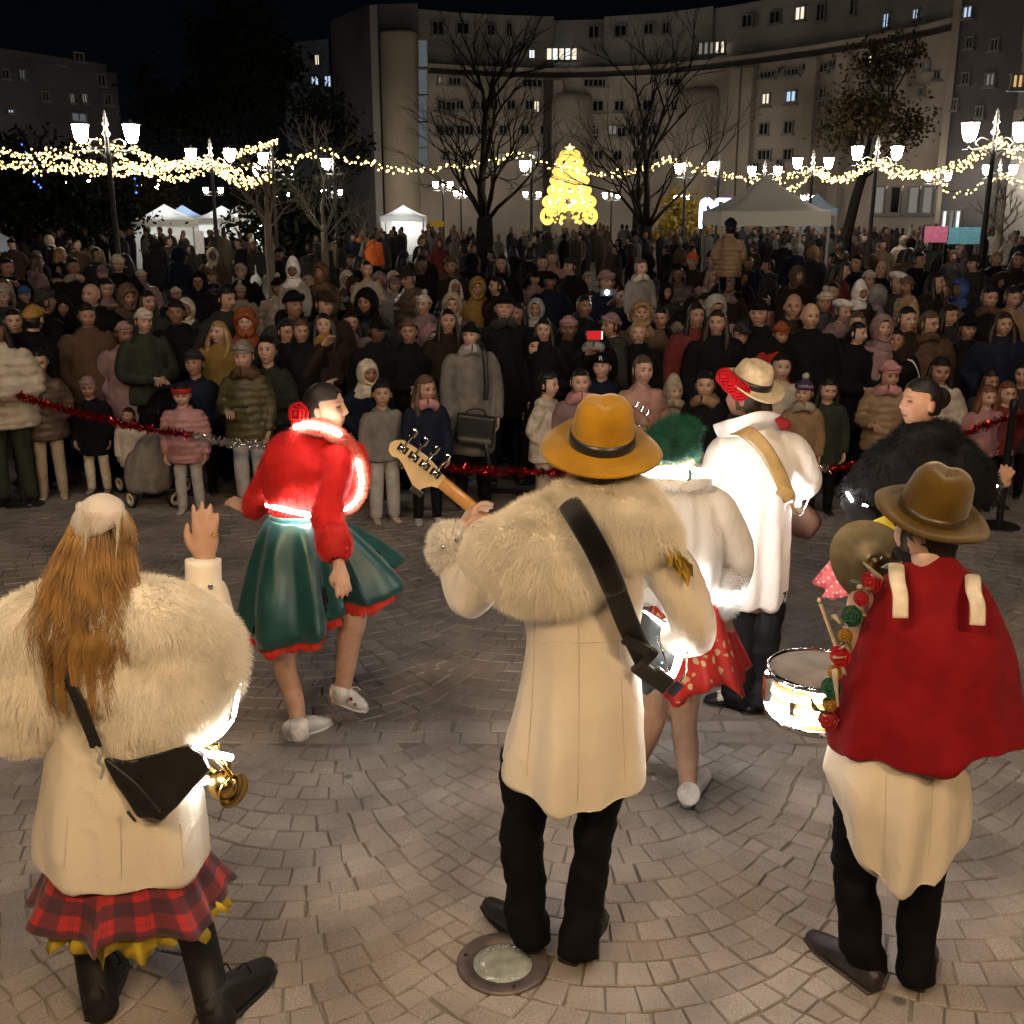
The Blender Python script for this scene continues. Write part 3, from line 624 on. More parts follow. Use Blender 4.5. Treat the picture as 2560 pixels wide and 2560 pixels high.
for w_, v, h_ in ((56, 405, 22), (72, 428, 17), (85, 451, 19), (96, 476, 27), (120, 505, 32)): 
    tier = ob('tier', oval(w_, v, h_), M_gold, gt); g = Geo()
    for az in (1.05, 2.1): ob('tier', oval(w_, v, h_ * .8), M_gold, gt, rot=(0, 0, az))
    for i in range(int(w_ * h_ / 50)): g.add(*octa((rng.uniform(-.42, .42) * w_ * mpt, rng.uniform(-.42, .42) * w_ * mpt, zl(v) + rng.uniform(-.38, .38) * h_ * mpt), rng.uniform(0.04, 0.11)))
    tag(ob('sparkles', g, M_gold2, tier, smooth=False), kind='stuff')
for sx in (-1, 1):
    g = Geo()
    g.add(*tube([(sx * x * mpt, 0, zl(v)) for x, v in ((8, 526), (30, 520), (58, 526), (64, 545), (52, 558), (40, 548))], [0.12] * 6, 6, 4))
    for k in range(40): g.add(*octa((sx * rng.uniform(8, 56) * mpt, rng.uniform(-.3, .3), zl(rng.uniform(526, 558))), rng.uniform(0.05, 0.13)))
    ob('scroll', g, M_gold, gt)
stv = []
for k in range(10):
    a = math.pi / 2 + k * math.pi / 5; r = (13 if k % 2 == 0 else 6) * mpt; stv.append((r * math.cos(a), r * math.sin(a)))
V = [(x, -0.08, z) for x, z in stv] + [(x, 0.08, z) for x, z in stv]
ob('star', (V, [tuple(range(9, -1, -1)), tuple(range(10, 20))] + [(k, (k + 1) % 10, 10 + (k + 1) % 10, 10 + k) for k in range(10)]), M_gold2, gt, smooth=False, loc=(0, 0, zl(372)))
g = oval(40, 388, 14); ob('tier', g, M_gold, gt)
# blue-white neon bow
nb = empty('neon_sign', tuple(SP(1790, 540, 34)), 'white and blue neon ribbon sign beside the big tent', 'neon sign')
o_ = SP(1790, 540, 34); pts = [SP(*Z3(x, y), 34) - o_ for x, y in ((196, 1220), (198, 1130), (205, 1085), (235, 1070), (262, 1095), (268, 1130), (235, 1142), (215, 1115), (240, 1085), (268, 1130), (300, 1120), (330, 1090), (368, 1075), (330, 1072), (285, 1075), (282, 1100))]
ob('tube', tube(pts, [0.055] * len(pts), 6, 4), emit('neon', (0.35, 0.45, 1.0), 7), nb)
ob('frame', tube([SP(*Z3(198, 1230), 34) - o_, SP(*Z3(198, 1420), 34) - o_], [0.05, 0.05], 6, 1), M_black, nb)

# ================================================================== TENTS
M_canvas = fabric('canvas', base=(0.62, 0.58, 0.50), rough=0.8, bump=0.3, bscale=8, bdist=0.02, nscale=2, namp=0.15)
def canvas(name, c):
    m, t, b = nmat(name); L = t.links; tr = N(t, 'ShaderNodeBsdfTranslucent'); tr.inputs[0].default_value = (*c, 1); mx = N(t, 'ShaderNodeMixShader'); mx.inputs[0].default_value = .4; out = t.nodes['Material Output']
    n1 = N(t, 'ShaderNodeTexNoise'); n1.inputs['Scale'].default_value = 3; bp = N(t, 'ShaderNodeBump'); bp.inputs['Distance'].default_value = .05; bp.inputs['Strength'].default_value = .3; L.new(n1.outputs[0], bp.inputs['Height']); L.new(bp.outputs[0], b.inputs['Normal'])
    b.inputs['Base Color'].default_value = (*c, 1); b.inputs['Roughness'].default_value = .8; L.new(b.outputs[0], mx.inputs[1]); L.new(tr.outputs[0], mx.inputs[2]); L.new(mx.outputs[0], out.inputs[0]); return m
M_canvas = canvas('tent_canvas', (.80, .77, .70)); M_canvasb = canvas('tent_canvas_blue', (.38, .48, .62))
M_old = fabric('canvas_blue', base=(0.35, 0.45, 0.60), rough=0.8, bump=0.3, bscale=8, nscale=2, namp=0.15)
M_tlight = emit('tent_lamp', (0.86, 0.94, 1.0), 60)
def tent(u, v_apex, v_eave, wpx, Y, label, canvas=None, walls=(), lamp=0.0, rz=0.0, val=0.3):
    p = SP(u, v_eave, Y); ze = p[2] - TZ(Y); za = SP(u, v_apex, Y)[2] - TZ(Y); w_ = wpx * Y / F; h = w_ / 2
    e_ = empty('tent', (p[0], Y, TZ(Y)), label, 'tent', 'white market tents', rz)
    n = 8; g = Geo(); V = []; Fc = []
    for i in range(n + 1):
        t = i / n; hh = h * (1 - t); z = ze + (za - ze) * (t ** 1.35)
        side = 8
        for k in range(4 * side):
            s_ = k // side; q = (k % side) / side; c = [(-1, -1), (1, -1), (1, 1), (-1, 1)]; a, b = A(c[s_]), A(c[(s_ + 1) % 4]); xy = a + (b - a) * q
            V.append((xy[0] * hh, xy[1] * hh, z - 0.10 * math.sin(math.pi * q) * (1 - t) * math.sin(math.pi * min(t * 1.3, 1))))
    m = 32
    for i in range(n):
        for k in range(m): Fc.append((i * m + k, i * m + (k + 1) % m, (i + 1) * m + (k + 1) % m, (i + 1) * m + k))
    ob('canopy', (V, Fc), canvas or M_canvas, e_)
    for s_ in range(4):
        c = [(-1, -1), (1, -1), (1, 1), (-1, 1)]; a, b = A(c[s_]) * h, A(c[(s_ + 1) % 4]) * h; pts = [a + (b - a) * q for q in np.linspace(0, 1, 13)]
        V = [(x, y, ze) for x, y in pts] + [(x * 1.01, y * 1.01, ze - val + 0.02 * math.sin(i * 2.1)) for i, (x, y) in enumerate(pts)]
        ob('valance', (V, [(i, i + 1, 14 + i, 13 + i) for i in range(12)]), canvas or M_canvas, e_)
        if s_ in walls:
            V = [(x * 0.985, y * 0.985, ze - 0.02) for x, y in pts] + [(x * 0.985, y * 0.985, 0.02) for i, (x, y) in enumerate(pts)]
            ob('side_wall', (V, [(i, i + 1, 14 + i, 13 + i) for i in range(12)]), canvas or M_canvas, e_)
        ob('leg', box((c[s_][0] * (h - 0.03), c[s_][1] * (h - 0.03), (ze - 0.05) / 2), (0.06, 0.06, ze - 0.05)), M_iron, e_, smooth=False)
    if lamp: ob('lamp', box((0, 0.2, ze - 0.35), (h * 0.9, 0.08, 0.12)), lamp if not isinstance(lamp, float) else M_tlight, e_, smooth=False)
    return e_
tent(1910, 436, 528, 252, 29.5, 'large off-white peaked party tent above the right crowd', walls=(), val=0.36)
tent(414, 510, 548, 140, 48, 'white walled tent lit from inside at the left', walls=(0, 1, 3), lamp=1.0, rz=0.2)
tent(458, 512, 545, 110, 53, 'pale blue tent behind the left white tent', M_canvasb, walls=(), lamp=1.0, rz=0.2)
tent(556, 514, 545, 110, 52, 'grey-white tent beside the second lamp', walls=(2, 0), lamp=1.0)
tent(600, 512, 540, 84, 58, 'lit white stall tent behind the lamp post', walls=(2,), lamp=1.0)
tent(635, 518, 545, 90, 58, 'cream tent right of the lit stall', walls=(2,), lamp=1.0)
tent(1009, 512, 540, 104, 60, 'brightly lit small white tent near the centre', walls=(2, 1, 3), lamp=1.0)
tent(2040, 482, 520, 80, 50, 'small blue tent behind the big tent', M_canvasb, walls=(2,))
tent(-30, 560, 600, 90, 30, 'pale blue tent corner cut by the left edge', M_canvasb, walls=(0,))
# banners, sign panel
def panel(u0, u1, v0, v1, Y, col, label, name='banner', cat='banner', post=False):
    a, b = SP(u0, v0, Y), SP(u1, v1, Y); c = (a + b) / 2; z0 = TZ(Y)
    e_ = empty(name, (c[0], Y, z0), label, cat)
    ob('board', box((0, 0, c[2] - z0), (abs(b[0] - a[0]), 0.04, abs(a[2] - b[2]))), M_cloth, e_, color=col, smooth=False)
    for sx in ((0,) if post else (-1, 1)): ob('post', box((sx * abs(b[0] - a[0]) / 2.05, 0.05, (max(a[2], b[2]) - z0) / 2), (0.05, 0.05, max(a[2], b[2]) - z0)), M_black, e_, smooth=False)
panel(2312, 2368, 566, 606, 24, (0.55, 0.16, 0.28), 'pink cloth panel at the stall right of the big tent')
panel(2370, 2453, 568, 610, 24, (0.12, 0.32, 0.42), 'pale blue cloth panel beside the pink one')
panel(486, 512, 578, 634, 27, (0.75, 0.76, 0.78), 'white notice board on a post before the left tent', 'notice_board', 'sign', True)
panel(1075, 1110, 553, 566, 45, (0.6, 0.38, 0.02), 'small yellow panel beside the centre tent')
# raised planter edge behind the crowd
pl = empty('planter_wall', (1.0, 22.0, TZ(17)), 'low pale concrete planter wall behind the back row', 'planter')
ob('wall', box((0, 0, 0.26), (4.2, 0.5, 0.52)), M_render, pl, smooth=False); ob('coping', box((0, 0, 0.55), (4.3, 0.6, 0.06)), M_render, pl, smooth=False)

# ================================================================== TREES
M_bark = fabric('bark', base=(0.016, 0.013, 0.011), spec=0.02, rough=0.9, bump=0.8, bscale=18, bdist=0.03, nscale=3); M_barkp = fabric('pale_bark', base=(0.30, 0.25, 0.19), rough=0.9, bump=0.5, bscale=18, nscale=4)
def bare_tree(u, vb, vtop, Y, label, seed, trunk_r=0.22, spread=0.55, depth=6, bark=None, first=0.3, name='bare_tree', leaf=None, lean=0.0):
    rs = random.Random(seed); p = SP(u, vb, Y); z0 = TZ(Y); Ht = SP(u, vtop, Y)[2] - z0
    e_ = empty(name, (p[0], Y, z0), label, 'tree'); tr = Geo(); br = Geo(); tips = []
    def grow(q, d, L, r, k):
        d = d / np.linalg.norm(d); mid = q + d * L * 0.5 + A([rs.gauss(0, .04) * L for _ in range(3)]); e2 = q + d * L + A([rs.gauss(0, .05) * L for _ in range(3)])
        br.add(*tube([q, mid, e2], [r, r * 0.8, r * 0.62], 5 if k < 3 else 3, 1, round_cap=0))
        if k >= depth: tips.append(e2); return
        for j in range(rs.choice((2, 3, 3) if k < 4 else (2, 2, 3))):
            nd = d + A([rs.gauss(0, spread), rs.gauss(0, spread), rs.gauss(0.12, spread * 0.6)]); grow(e2 if j else mid + (e2 - mid) * rs.uniform(.3, 1), nd, L * rs.uniform(.62, .86), r * rs.uniform(.5, .66), k + 1)
    th = Ht * first; tr.add(*tube([(0, 0, -0.1), (0.02, 0, th * .25), (lean * .5, 0, th * 0.7), (lean, 0, th)], [trunk_r * 1.5, trunk_r * 1.05, trunk_r * .92, trunk_r * .8], 10, 3))
    top = A((lean, 0, th)); L0 = Ht * (1 - first) * 0.27
    for j in range(6):
        a = j * 1.05 + rs.uniform(-.3, .3); up = 1.3 if j % 2 else 0.75; grow(top - A((0, 0, rs.uniform(0, th * .15))), A((math.cos(a) * .7 + lean * .2, math.sin(a) * .7, up)), L0 * rs.uniform(.8, 1.2), trunk_r * .27, 2)
    grow(top, A((lean * .2, 0, 1.)), L0 * 1.3, trunk_r * .6, 1)
    ob('trunk', tr, bark or M_bark, e_); crown = ob('crown', br, bark or M_bark, e_)
    if leaf:
        T = A(tips); n = leaf[1]; idx = rng.integers(0, len(T), n); c = T[idx] + rng.normal(0, leaf[2], (n, 3)); a = rng.normal(0, 1, (n, 3)); a /= np.linalg.norm(a, axis=1)[:, None]; b = np.cross(a, rng.normal(0, 1, (n, 3))); b /= np.linalg.norm(b, axis=1)[:, None]; s_ = leaf[3] * rng.uniform(.6, 1.3, (n, 1))
        V = np.stack([c - a * s_, c + b * s_ * .5, c + a * s_, c - b * s_ * .5], 1).reshape(-1, 3); tag(ob('leaves', (V, [(4 * i, 4 * i + 1, 4 * i + 2, 4 * i + 3) for i in range(n)]), leaf[0], crown, smooth=False), kind='stuff')
    return e_
M_leafd = fabric('leaf_dark', base=(0.014, 0.016, 0.010), rough=0.8, spec=0.05, bump=0, nscale=1.5, namp=0.5); M_leafb = fabric('leaf_brown', base=(0.06, 0.045, 0.02), rough=0.8, spec=0.05, bump=0, nscale=1.5, namp=0.5)
M_leafy = fabric('leaf_lit_yellow', base=(0.35, 0.24, 0.04), rough=0.6, bump=0, nscale=2)  # yellow light on the foliage is put into the leaf colour
bare_tree(1212, 625, 95, 40, 'big bare tree standing left of the glowing cone tree', 3, 0.34, 0.42, 7, first=0.26)
bare_tree(1612, 620, 110, 42, 'big bare tree standing right of the glowing cone tree', 11, 0.28, 0.42, 7, first=0.22)
bare_tree(1590, 620, 250, 46, 'slimmer bare trunk beside the right bare tree', 12, 0.2, 0.4, 6, first=0.4)
bare_tree(678, 700, 330, 21, 'young pale-barked tree in front of the left tents', 5, 0.085, 0.5, 5, M_barkp, 0.62)
bare_tree(815, 690, 300, 24, 'second young pale tree right of the tents', 6, 0.08, 0.5, 5, M_barkp, 0.5)
bare_tree(885, 640, 470, 30, 'thin leaning sapling near the orange jackets', 8, 0.06, 0.6, 4, M_barkp, 0.55, lean=0.3)
bare_tree(2110, 600, 150, 40, 'leafy dark tree in front of the right facade', 9, 0.2, 0.28, 6, first=0.5, name='leafy_tree', leaf=(M_leafb, 3200, 0.3, 0.10), lean=0.5)
bare_tree(622, 600, 95, 60, 'tall dark evergreen tree left of the blue-grey tower', 14, 0.35, 0.25, 6, first=0.16, name='evergreen_tree', leaf=(M_leafd, 11000, 0.5, 0.17))
bare_tree(60, 640, 390, 40, 'dark leafy tree at the far left behind the garlands', 15, 0.3, 0.45, 6, first=0.25, name='leafy_tree', leaf=(M_leafd, 4500, 0.5, 0.15))
bare_tree(230, 640, 400, 44, 'dark leafy tree behind the left lamp post', 16, 0.25, 0.5, 6, first=0.2, name='leafy_tree', leaf=(M_leafd, 3000, 0.5, 0.13))
bare_tree(360, 600, 440, 60, 'brownish small tree above the left tent', 17, 0.2, 0.5, 5, first=0.2, name='leafy_tree', leaf=(M_leafb, 3000, 0.5, 0.15))
bare_tree(1710, 600, 505, 50, 'small yellow-lit tree under the tiny lanterns', 18, 0.12, 0.5, 5, first=0.2, name='leafy_tree', leaf=(M_leafy, 2200, 0.35, 0.13))
bare_tree(2495, 610, 440, 38, 'slim bare tree beside the right lamp post', 19, 0.16, 0.45, 5, M_barkp, first=0.5)
bare_tree(720, 600, 470, 40, 'dark small tree right of the tents', 20, 0.15, 0.5, 5, first=0.2, name='leafy_tree', leaf=(M_leafd, 3000, 0.5, 0.14))
# ================================================================== PEOPLE: shared builders
def sstep(a, b, x):
    t = np.clip((x - a) / (b - a), 0, 1); return t * t * (3 - 2 * t)
def latlong(nu, nv, dens=0.45):
    V = []; ph = np.linspace(0, 2 * math.pi, nu, endpoint=False); ph = ph - dens * np.sin(ph)
    for i in range(1, nv):
        t = math.pi * i / nv
        for p in ph: V.append((math.sin(t) * math.sin(p), -math.sin(t) * math.cos(p), math.cos(t)))
    V = A([(0, 0, 1)] + V + [(0, 0, -1)]); Fc = []; Lx = len(V) - 1
    for j in range(nu):
        k = (j + 1) % nu; Fc.append((0, 1 + j, 1 + k)); Fc.append((Lx, 1 + (nv - 2) * nu + k, 1 + (nv - 2) * nu + j))
        for i in range(nv - 2): Fc.append((1 + i * nu + j, 1 + (i + 1) * nu + j, 1 + (i + 1) * nu + k, 1 + i * nu + k))
    return V, Fc
def head_geo(nu=64, nv=52, lips=(0.78, 0.42, 0.40), brow=(0.16, 0.11, 0.09), open_eye=1.0, nose=1.0, jaw=0.36, es=0.031, mz=-0.060, mw=1.0, cheek=1.0):
    """face towards -Y, origin in the middle of the head; returns verts, faces, colours"""
    n, Fc = latlong(nu, nv); p = n * A((0.076, 0.096, 0.118)); x, y, z = p[:, 0].copy(), p[:, 1].copy(), p[:, 2].copy()
    k = np.clip((-0.01 - z) / 0.108, 0, 1); x *= 1 - jaw * k ** 1.6; back = y > 0
    y = np.where(back, y * (1 - 0.5 * k) * 1.04, y * (1 - 0.06 * k)); y = np.where(y < -0.072, -0.072 + (y + 0.072) * 0.72, y)
    ax = np.abs(x); fr = sstep(-0.2, -0.6, n[:, 1])
    def gs(cx, sx, cz, sz): return np.exp(-((ax - cx) / sx) ** 2 - ((z - cz) / sz) ** 2)
    na = np.interp(z, [-0.040, -0.032, -0.022, -0.005, 0.022, 0.04], [0, 0.012, 0.024, 0.016, 0.005, 0]) * nose
    dy = -na * np.exp(-(ax / (0.010 + 0.006 * np.exp(-((z + 0.026) / 0.008) ** 2))) ** 2)
    dy += 0.011 * gs(es, 0.016, 0.012, 0.011) - 0.005 * gs(es, 0.010, 0.012, 0.007) - 0.005 * gs(0.03, 0.02, 0.031, 0.008)
    dy += -0.007 * gs(0, 0.02 * mw, mz, 0.012) + 0.004 * gs(0, 0.022 * mw, mz, 0.003) - 0.009 * gs(0, 0.02, -0.098, 0.016) + 0.005 * gs(0, 0.02, -0.078, 0.008) - 0.006 * cheek * gs(0.042, 0.018, -0.028, 0.022)
    y = y + dy * fr; V = np.stack([x, y, z], 1); c = np.ones((len(V), 3))
    def put(mask, col):
        m = (mask * (fr > 0.3))[:, None]; c[:] = c * (1 - m) + A(col) * m
    put(0.35 * gs(0.045, 0.018, -0.03, 0.02), (1.0, 0.72, 0.68))
    put(0.45 * gs(es, 0.018, 0.008, 0.012), (0.55, 0.42, 0.38)); put(0.35 * gs(0.024, 0.006, -0.048, 0.016), (0.6, 0.45, 0.4))
    put(np.clip(1.5 * gs(es, 0.018, 0.0305 + 0.0, 0.0040) , 0, 1) * 0.7, brow)
    put(0.8 * (gs(0, 0.024 * mw, mz, 0.0085) > 0.42), lips); put(0.8 * (gs(0, 0.023 * mw, mz + 3 * ax ** 2, 0.0026) > 0.5), (0.28, 0.10, 0.10))
    e = gs(es, 0.0140, 0.012, 0.0054 * open_eye); put(0.9 * (e > 0.28), (0.16, 0.10, 0.08)); put(1.0 * (e > 0.5), (0.55, 0.52, 0.5)); put(1.0 * (gs(es, 0.0074, 0.012, 0.0064) > 0.38) * (e > 0.42), (0.05, 0.035, 0.03))
    put(0.5 * (gs(0.009, 0.005, -0.0345, 0.003) > 0.5), (0.3, 0.15, 0.13))
    G_ = Geo(); G_.add(V, Fc); C = [c]
    for sx in (-1, 1):
        v, f = sphere((0, 0, 0), (0.008, 0.018, 0.030), 10, 8); v = v @ A(Matrix.Rotation(sx * 0.35, 3, 'Z')).T + A((sx * 0.079, 0.012, -0.004)); G_.add(v, f); C.append(np.tile((1.0, 0.88, 0.85), (len(v), 1)))
    return G_.arr(), G_.f, np.vstack(C)
def set_cols(me, c):
    at = me.color_attributes.new('skin', 'FLOAT_COLOR', 'POINT'); at.data.foreach_set('color', np.hstack([c, np.ones((len(c), 1))]).astype(np.float32).ravel())
def hand(W, D, Nn, thumb, s=1.0, curl=0.5, n=8, spread=0.16):
    """W wrist, D towards fingertips, Nn out of the back of the hand, thumb = side vector sign; list of tubes"""
    W, D, Nn = A(W), A(D), A(Nn); D = D / np.linalg.norm(D); Nn = Nn - Nn.dot(D) * D; Nn /= np.linalg.norm(Nn); S = np.cross(D, Nn) * thumb
    parts = [tube([W - D * 0.03 * s, W + D * 0.02 * s, W + D * 0.055 * s, W + D * 0.092 * s], [(0.026 * s, 0.019 * s), (0.034 * s, 0.018 * s), (0.040 * s, 0.015 * s), (0.037 * s, 0.012 * s)], 12, 3, ref=tuple(S))]
    for i, (off, ln) in enumerate(((0.029, 0.072), (0.010, 0.082), (-0.009, 0.076), (-0.027, 0.058))):
        b = W + D * (0.088 - 0.006 * (i == 3)) * s + S * off * s; d = D + S * spread * (off / 0.029); q = [b]; d = d / np.linalg.norm(d); cu = curl * (1 + 0.15 * i)
        for k, fr_ in enumerate((0.42, 0.32, 0.26)):
            a = cu * (0.35, 0.9, 0.7)[k]; dn = d * math.cos(a) - Nn * math.sin(a); d = dn / np.linalg.norm(dn); q.append(q[-1] + d * ln * fr_ * s)
        parts.append(tube(q, [0.0098 * s, 0.0092 * s, 0.0084 * s, 0.0066 * s], n, 2, round_cap=0.9))
    q = [W + D * 0.022 * s + S * 0.022 * s, W + D * 0.05 * s + S * 0.047 * s - Nn * 0.006 * s, W + D * 0.078 * s + S * (0.056 - 0.02 * curl) * s - Nn * (0.008 + 0.03 * curl) * s, W + D * 0.102 * s + S * (0.056 - 0.035 * curl) * s - Nn * (0.01 + 0.045 * curl) * s]
    parts.append(tube(q, [0.015 * s, 0.0125 * s, 0.0105 * s, 0.0075 * s], n, 2, round_cap=0.9)); return parts
def shell(radii, keep, c=(0, 0, 0), nu=40, nv=30, disp=None, thick=0.006):
    n, Fc = latlong(nu, nv, 0.2); p = n * A(radii)
    if disp is not None: p = p * (1 + disp(n))[:, None]
    k = keep(n, p); Fc = [f for f in Fc if all(k[i] for i in f)]
    use = sorted({i for f in Fc for i in f}); mp = {i: j for j, i in enumerate(use)}; Fc = [tuple(mp[i] for i in f) for f in Fc]; o = p[use]; inn = o * (1 - thick / max(radii)); m = len(o)
    from collections import Counter
    ed = Counter(); 
    for f in Fc:
        for a, b in zip(f, f[1:] + f[:1]): ed[(a, b)] += 1
    G2 = [tuple(reversed([i + m for i in f])) for f in Fc]
    rim = [(a, a + m, b + m, b) for (a, b) in ed if (b, a) not in ed]
    return np.vstack([o, inn]) + A(c), Fc + G2 + [tuple(reversed(r)) for r in rim]
def nzn(amp, s, seed=0):
    return lambda n: amp * np.array([noise.noise((q[0] * s + seed, q[1] * s, q[2] * s)) for q in n])
HEADW = {}
def headwear(kind):
    """list of (part name, mesh, slot) in head space"""
    if kind in HEADW: return HEADW[kind]
    out = []
    def hairline(n, p):
        x, y, z = p[:, 0], p[:, 1], p[:, 2]; ax = np.abs(x)
        return ((y > -0.03) & (z > -0.085 + 0.03 * (y < 0.02))) | (z > 0.066 - 0.22 * np.maximum(ax - 0.03, 0)) & (z > 0.02)
    cap = lambda r=(0.083, 0.104, 0.126), d=0.05: shell(r, hairline, disp=nzn(d, 6))
    def lock(pts, r): return tube(pts, r, 8, 4)
    def M(name, *gs, slot='hair'):
        g = Geo(); [g.add(*q) for q in gs]; out.append((name, mesh(name, g.arr(), g.f), slot))
    if kind == 'short': M('hair', cap((0.086, 0.107, 0.130), 0.07))
    elif kind == 'curly': M('hair', cap((0.098, 0.118, 0.145), 0.14))
    elif kind in ('long', 'wavy'):
        b = 0.02 if kind == 'wavy' else 0.0
        M('hair', cap((0.088, 0.108, 0.130), 0.06), lock([(0, 0.06, 0.05), (0, 0.085, -0.08), (0.0, 0.085, -0.2), (0, 0.07, -0.29)], [(0.07, 0.04), (0.09 + b, 0.045), (0.095 + b, 0.04), (0.06, 0.02)]),
          lock([(0.07, -0.005, 0.05), (0.09 + b, -0.01, -0.06), (0.1 + b, -0.02, -0.16), (0.09, -0.03, -0.26)], [0.022, 0.028, 0.03, 0.014]), lock([(-0.07, -0.005, 0.05), (-0.09 - b, -0.01, -0.06), (-0.1 - b, -0.02, -0.16), (-0.09, -0.03, -0.24)], [0.022, 0.028, 0.03, 0.014]))
    elif kind == 'bun': M('hair', cap((0.083, 0.104, 0.124), 0.02), sphere((0, 0.075, 0.105), (0.04, 0.04, 0.04), 12, 8))
    elif kind == 'ponytail': M('hair', cap((0.083, 0.104, 0.124), 0.02), lock([(0, 0.1, 0.06), (0, 0.14, 0.0), (0, 0.13, -0.12), (0, 0.1, -0.2)], [0.02, 0.035, 0.03, 0.008]))
    elif kind == 'pulled': M('hair', cap((0.082, 0.102, 0.122), 0.015), lock([(0, 0.09, -0.02), (0, 0.11, -0.08)], [0.04, 0.03]))
    elif kind in ('beanie', 'pompom', 'logobeanie'):
        keep = lambda n, p: (p[:, 2] > 0.035 + 0.15 * np.maximum(-p[:, 1], 0) * 0.3 - 0.25 * np.maximum(p[:, 1], 0))
        M('hair', shell((0.080, 0.100, 0.118), hairline)); rib = lambda n: 0.012 * np.sin(28 * np.arctan2(n[:, 0], n[:, 1])) + nzn(0.03, 5)(n)
        a = np.linspace(0, 2 * math.pi, 29); q = [(0.084 * math.sin(t), -0.104 * math.cos(t), 0.062 + 0.030 * math.cos(t) - 0.004) for t in a]
        parts = [shell((0.090, 0.110, 0.140), keep, nu=56, disp=rib), tube(q, [(0.023, 0.009)] * 29, 8, 1, ref=(0, 0, 1), cap=False)]
        parts[1] = (parts[1][0], parts[1][1]); M('hat', *parts, slot='hat')
        if kind == 'pompom': M('pompom', (lambda g: (A((0, 0.01, 0.16)) + (g[0]) * (1 + 0.25 * rng.random((len(g[0]), 1))), g[1]))(sphere((0, 0, 0), 0.032, 14, 10)), slot='pom')
    elif kind in ('hood', 'furhood', 'pixie', 'balaclava'):
        tight = kind in ('balaclava', 'pixie'); r = (0.096, 0.115, 0.138) if tight else (0.118, 0.130, 0.155)
        keep = lambda n, p: ~((n[:, 1] < -0.25) & ((p[:, 0] / (0.062 if tight else 0.078)) ** 2 + ((p[:, 2] + 0.012) / (0.075 if tight else 0.105)) ** 2 < 1))
        dsp = (lambda n: nzn(0.03, 4)(n) + 0.38 * np.maximum(n[:, 2], 0) ** 5) if kind == 'pixie' else nzn(0.05, 4)
        M('hood', shell(r, keep, (0, 0.012, 0.0), nu=48, nv=36, disp=dsp, thick=0.012), tube([(0, 0.03, -0.08), (0, 0.03, -0.14), (0, 0.03, -0.2)], [(0.08, 0.08), (0.11, 0.1), (0.16, 0.11)], 14, 2), slot='hat')
        a = np.linspace(0, 2 * math.pi, 29); rr = (0.064, 0.078) if tight else (0.08, 0.108); q = [(rr[0] * math.sin(t), -0.088 + 0.10 * abs(math.sin(t)) ** 2 * 0.5, -0.012 + rr[1] * math.cos(t)) for t in a]
        v, f = tube(q, [0.011 if kind != 'furhood' else 0.026] * 29, 8, 1, cap=False)
        if kind == 'furhood': v = v + rng.normal(0, 0.006, v.shape)
        M('trim', (v, f), slot='trim'); M('hair', shell((0.080, 0.100, 0.121), hairline))
    elif kind == 'beret': M('hair', shell((0.080, 0.100, 0.118), hairline)); M('hat', (lambda g: (g[0] @ A(Matrix.Rotation(0.25, 3, 'Y')).T + A((0.01, 0.01, 0.085)), g[1]))(sphere((0, 0, 0), (0.115, 0.125, 0.055), 20, 12)), slot='hat')
    elif kind == 'cap': M('hair', shell((0.080, 0.100, 0.118), hairline)); M('hat', shell((0.087, 0.107, 0.132), lambda n, p: p[:, 2] > 0.04), tube([(0, -0.08, 0.052), (0, -0.12, 0.05), (0, -0.165, 0.04)], [(0.07, 0.008), (0.072, 0.006), (0.05, 0.005)], 12, 3), slot='hat')
    elif kind == 'headband': M('hair', cap((0.086, 0.107, 0.130), 0.07)); a = np.linspace(0, 2 * math.pi, 25); M('headband', tube([(0.087 * math.sin(t), -0.107 * math.cos(t), 0.05 + 0.02 * math.cos(t)) for t in a], [(0.025, 0.006)] * 25, 8, 1, cap=False, ref=(0, 0, 1)), slot='hat')
    elif kind == 'bald': M('hair', shell((0.079, 0.1, 0.115), lambda n, p: (p[:, 1] > 0.0) & (p[:, 2] < 0.035) & (p[:, 2] > -0.07)))
    for o in out:
        pass
    HEADW[kind] = out; return out
BODY = {}
ARM = {'down': (((0.25, 0.03, 1.10), (0.245, -0.05, 0.85)),) * 2, 'pocket': (((0.285, 0.08, 1.10), (0.15, -0.04, 0.93)),) * 2, 'phone': (((0.24, -0.10, 1.12), (0.07, -0.30, 1.36)),) * 2,
       'onephone': (((0.24, -0.10, 1.12), (0.07, -0.30, 1.40)), ((0.25, 0.03, 1.10), (0.245, -0.05, 0.85))), 'clasp': (((0.27, 0.0, 1.08), (0.05, -0.24, 1.06)),) * 2, 'mouth': (((0.23, -0.12, 1.12), (0.05, -0.17, 1.40)), ((0.27, 0.0, 1.08), (0.06, -0.22, 1.08))),
       'raise': (((0.34, -0.05, 1.45), (0.30, -0.12, 1.72)),) * 2, 'hold': (((0.27, 0.0, 1.10), (0.14, -0.26, 1.08)), ((0.27, 0.03, 1.10), (0.245, -0.05, 0.85)))}
HV = [dict(), dict(jaw=.30, nose=1.15, es=.032, mw=1.15, turn=(.45, .06), brow=(.10, .07, .05)), dict(jaw=.42, nose=.8, es=.030, mw=.9, turn=(-.4, -.05), cheek=1.6), dict(jaw=.33, nose=1.05, mz=-.062, mw=1.25, turn=(.12, .16), open_eye=.75), dict(jaw=.38, nose=.9, mw=1.05, turn=(-.2, -.12), cheek=1.4, brow=(.22, .15, .11)), dict(jaw=.28, nose=1.25, es=.033, turn=(.25, -.02), cheek=.6)]
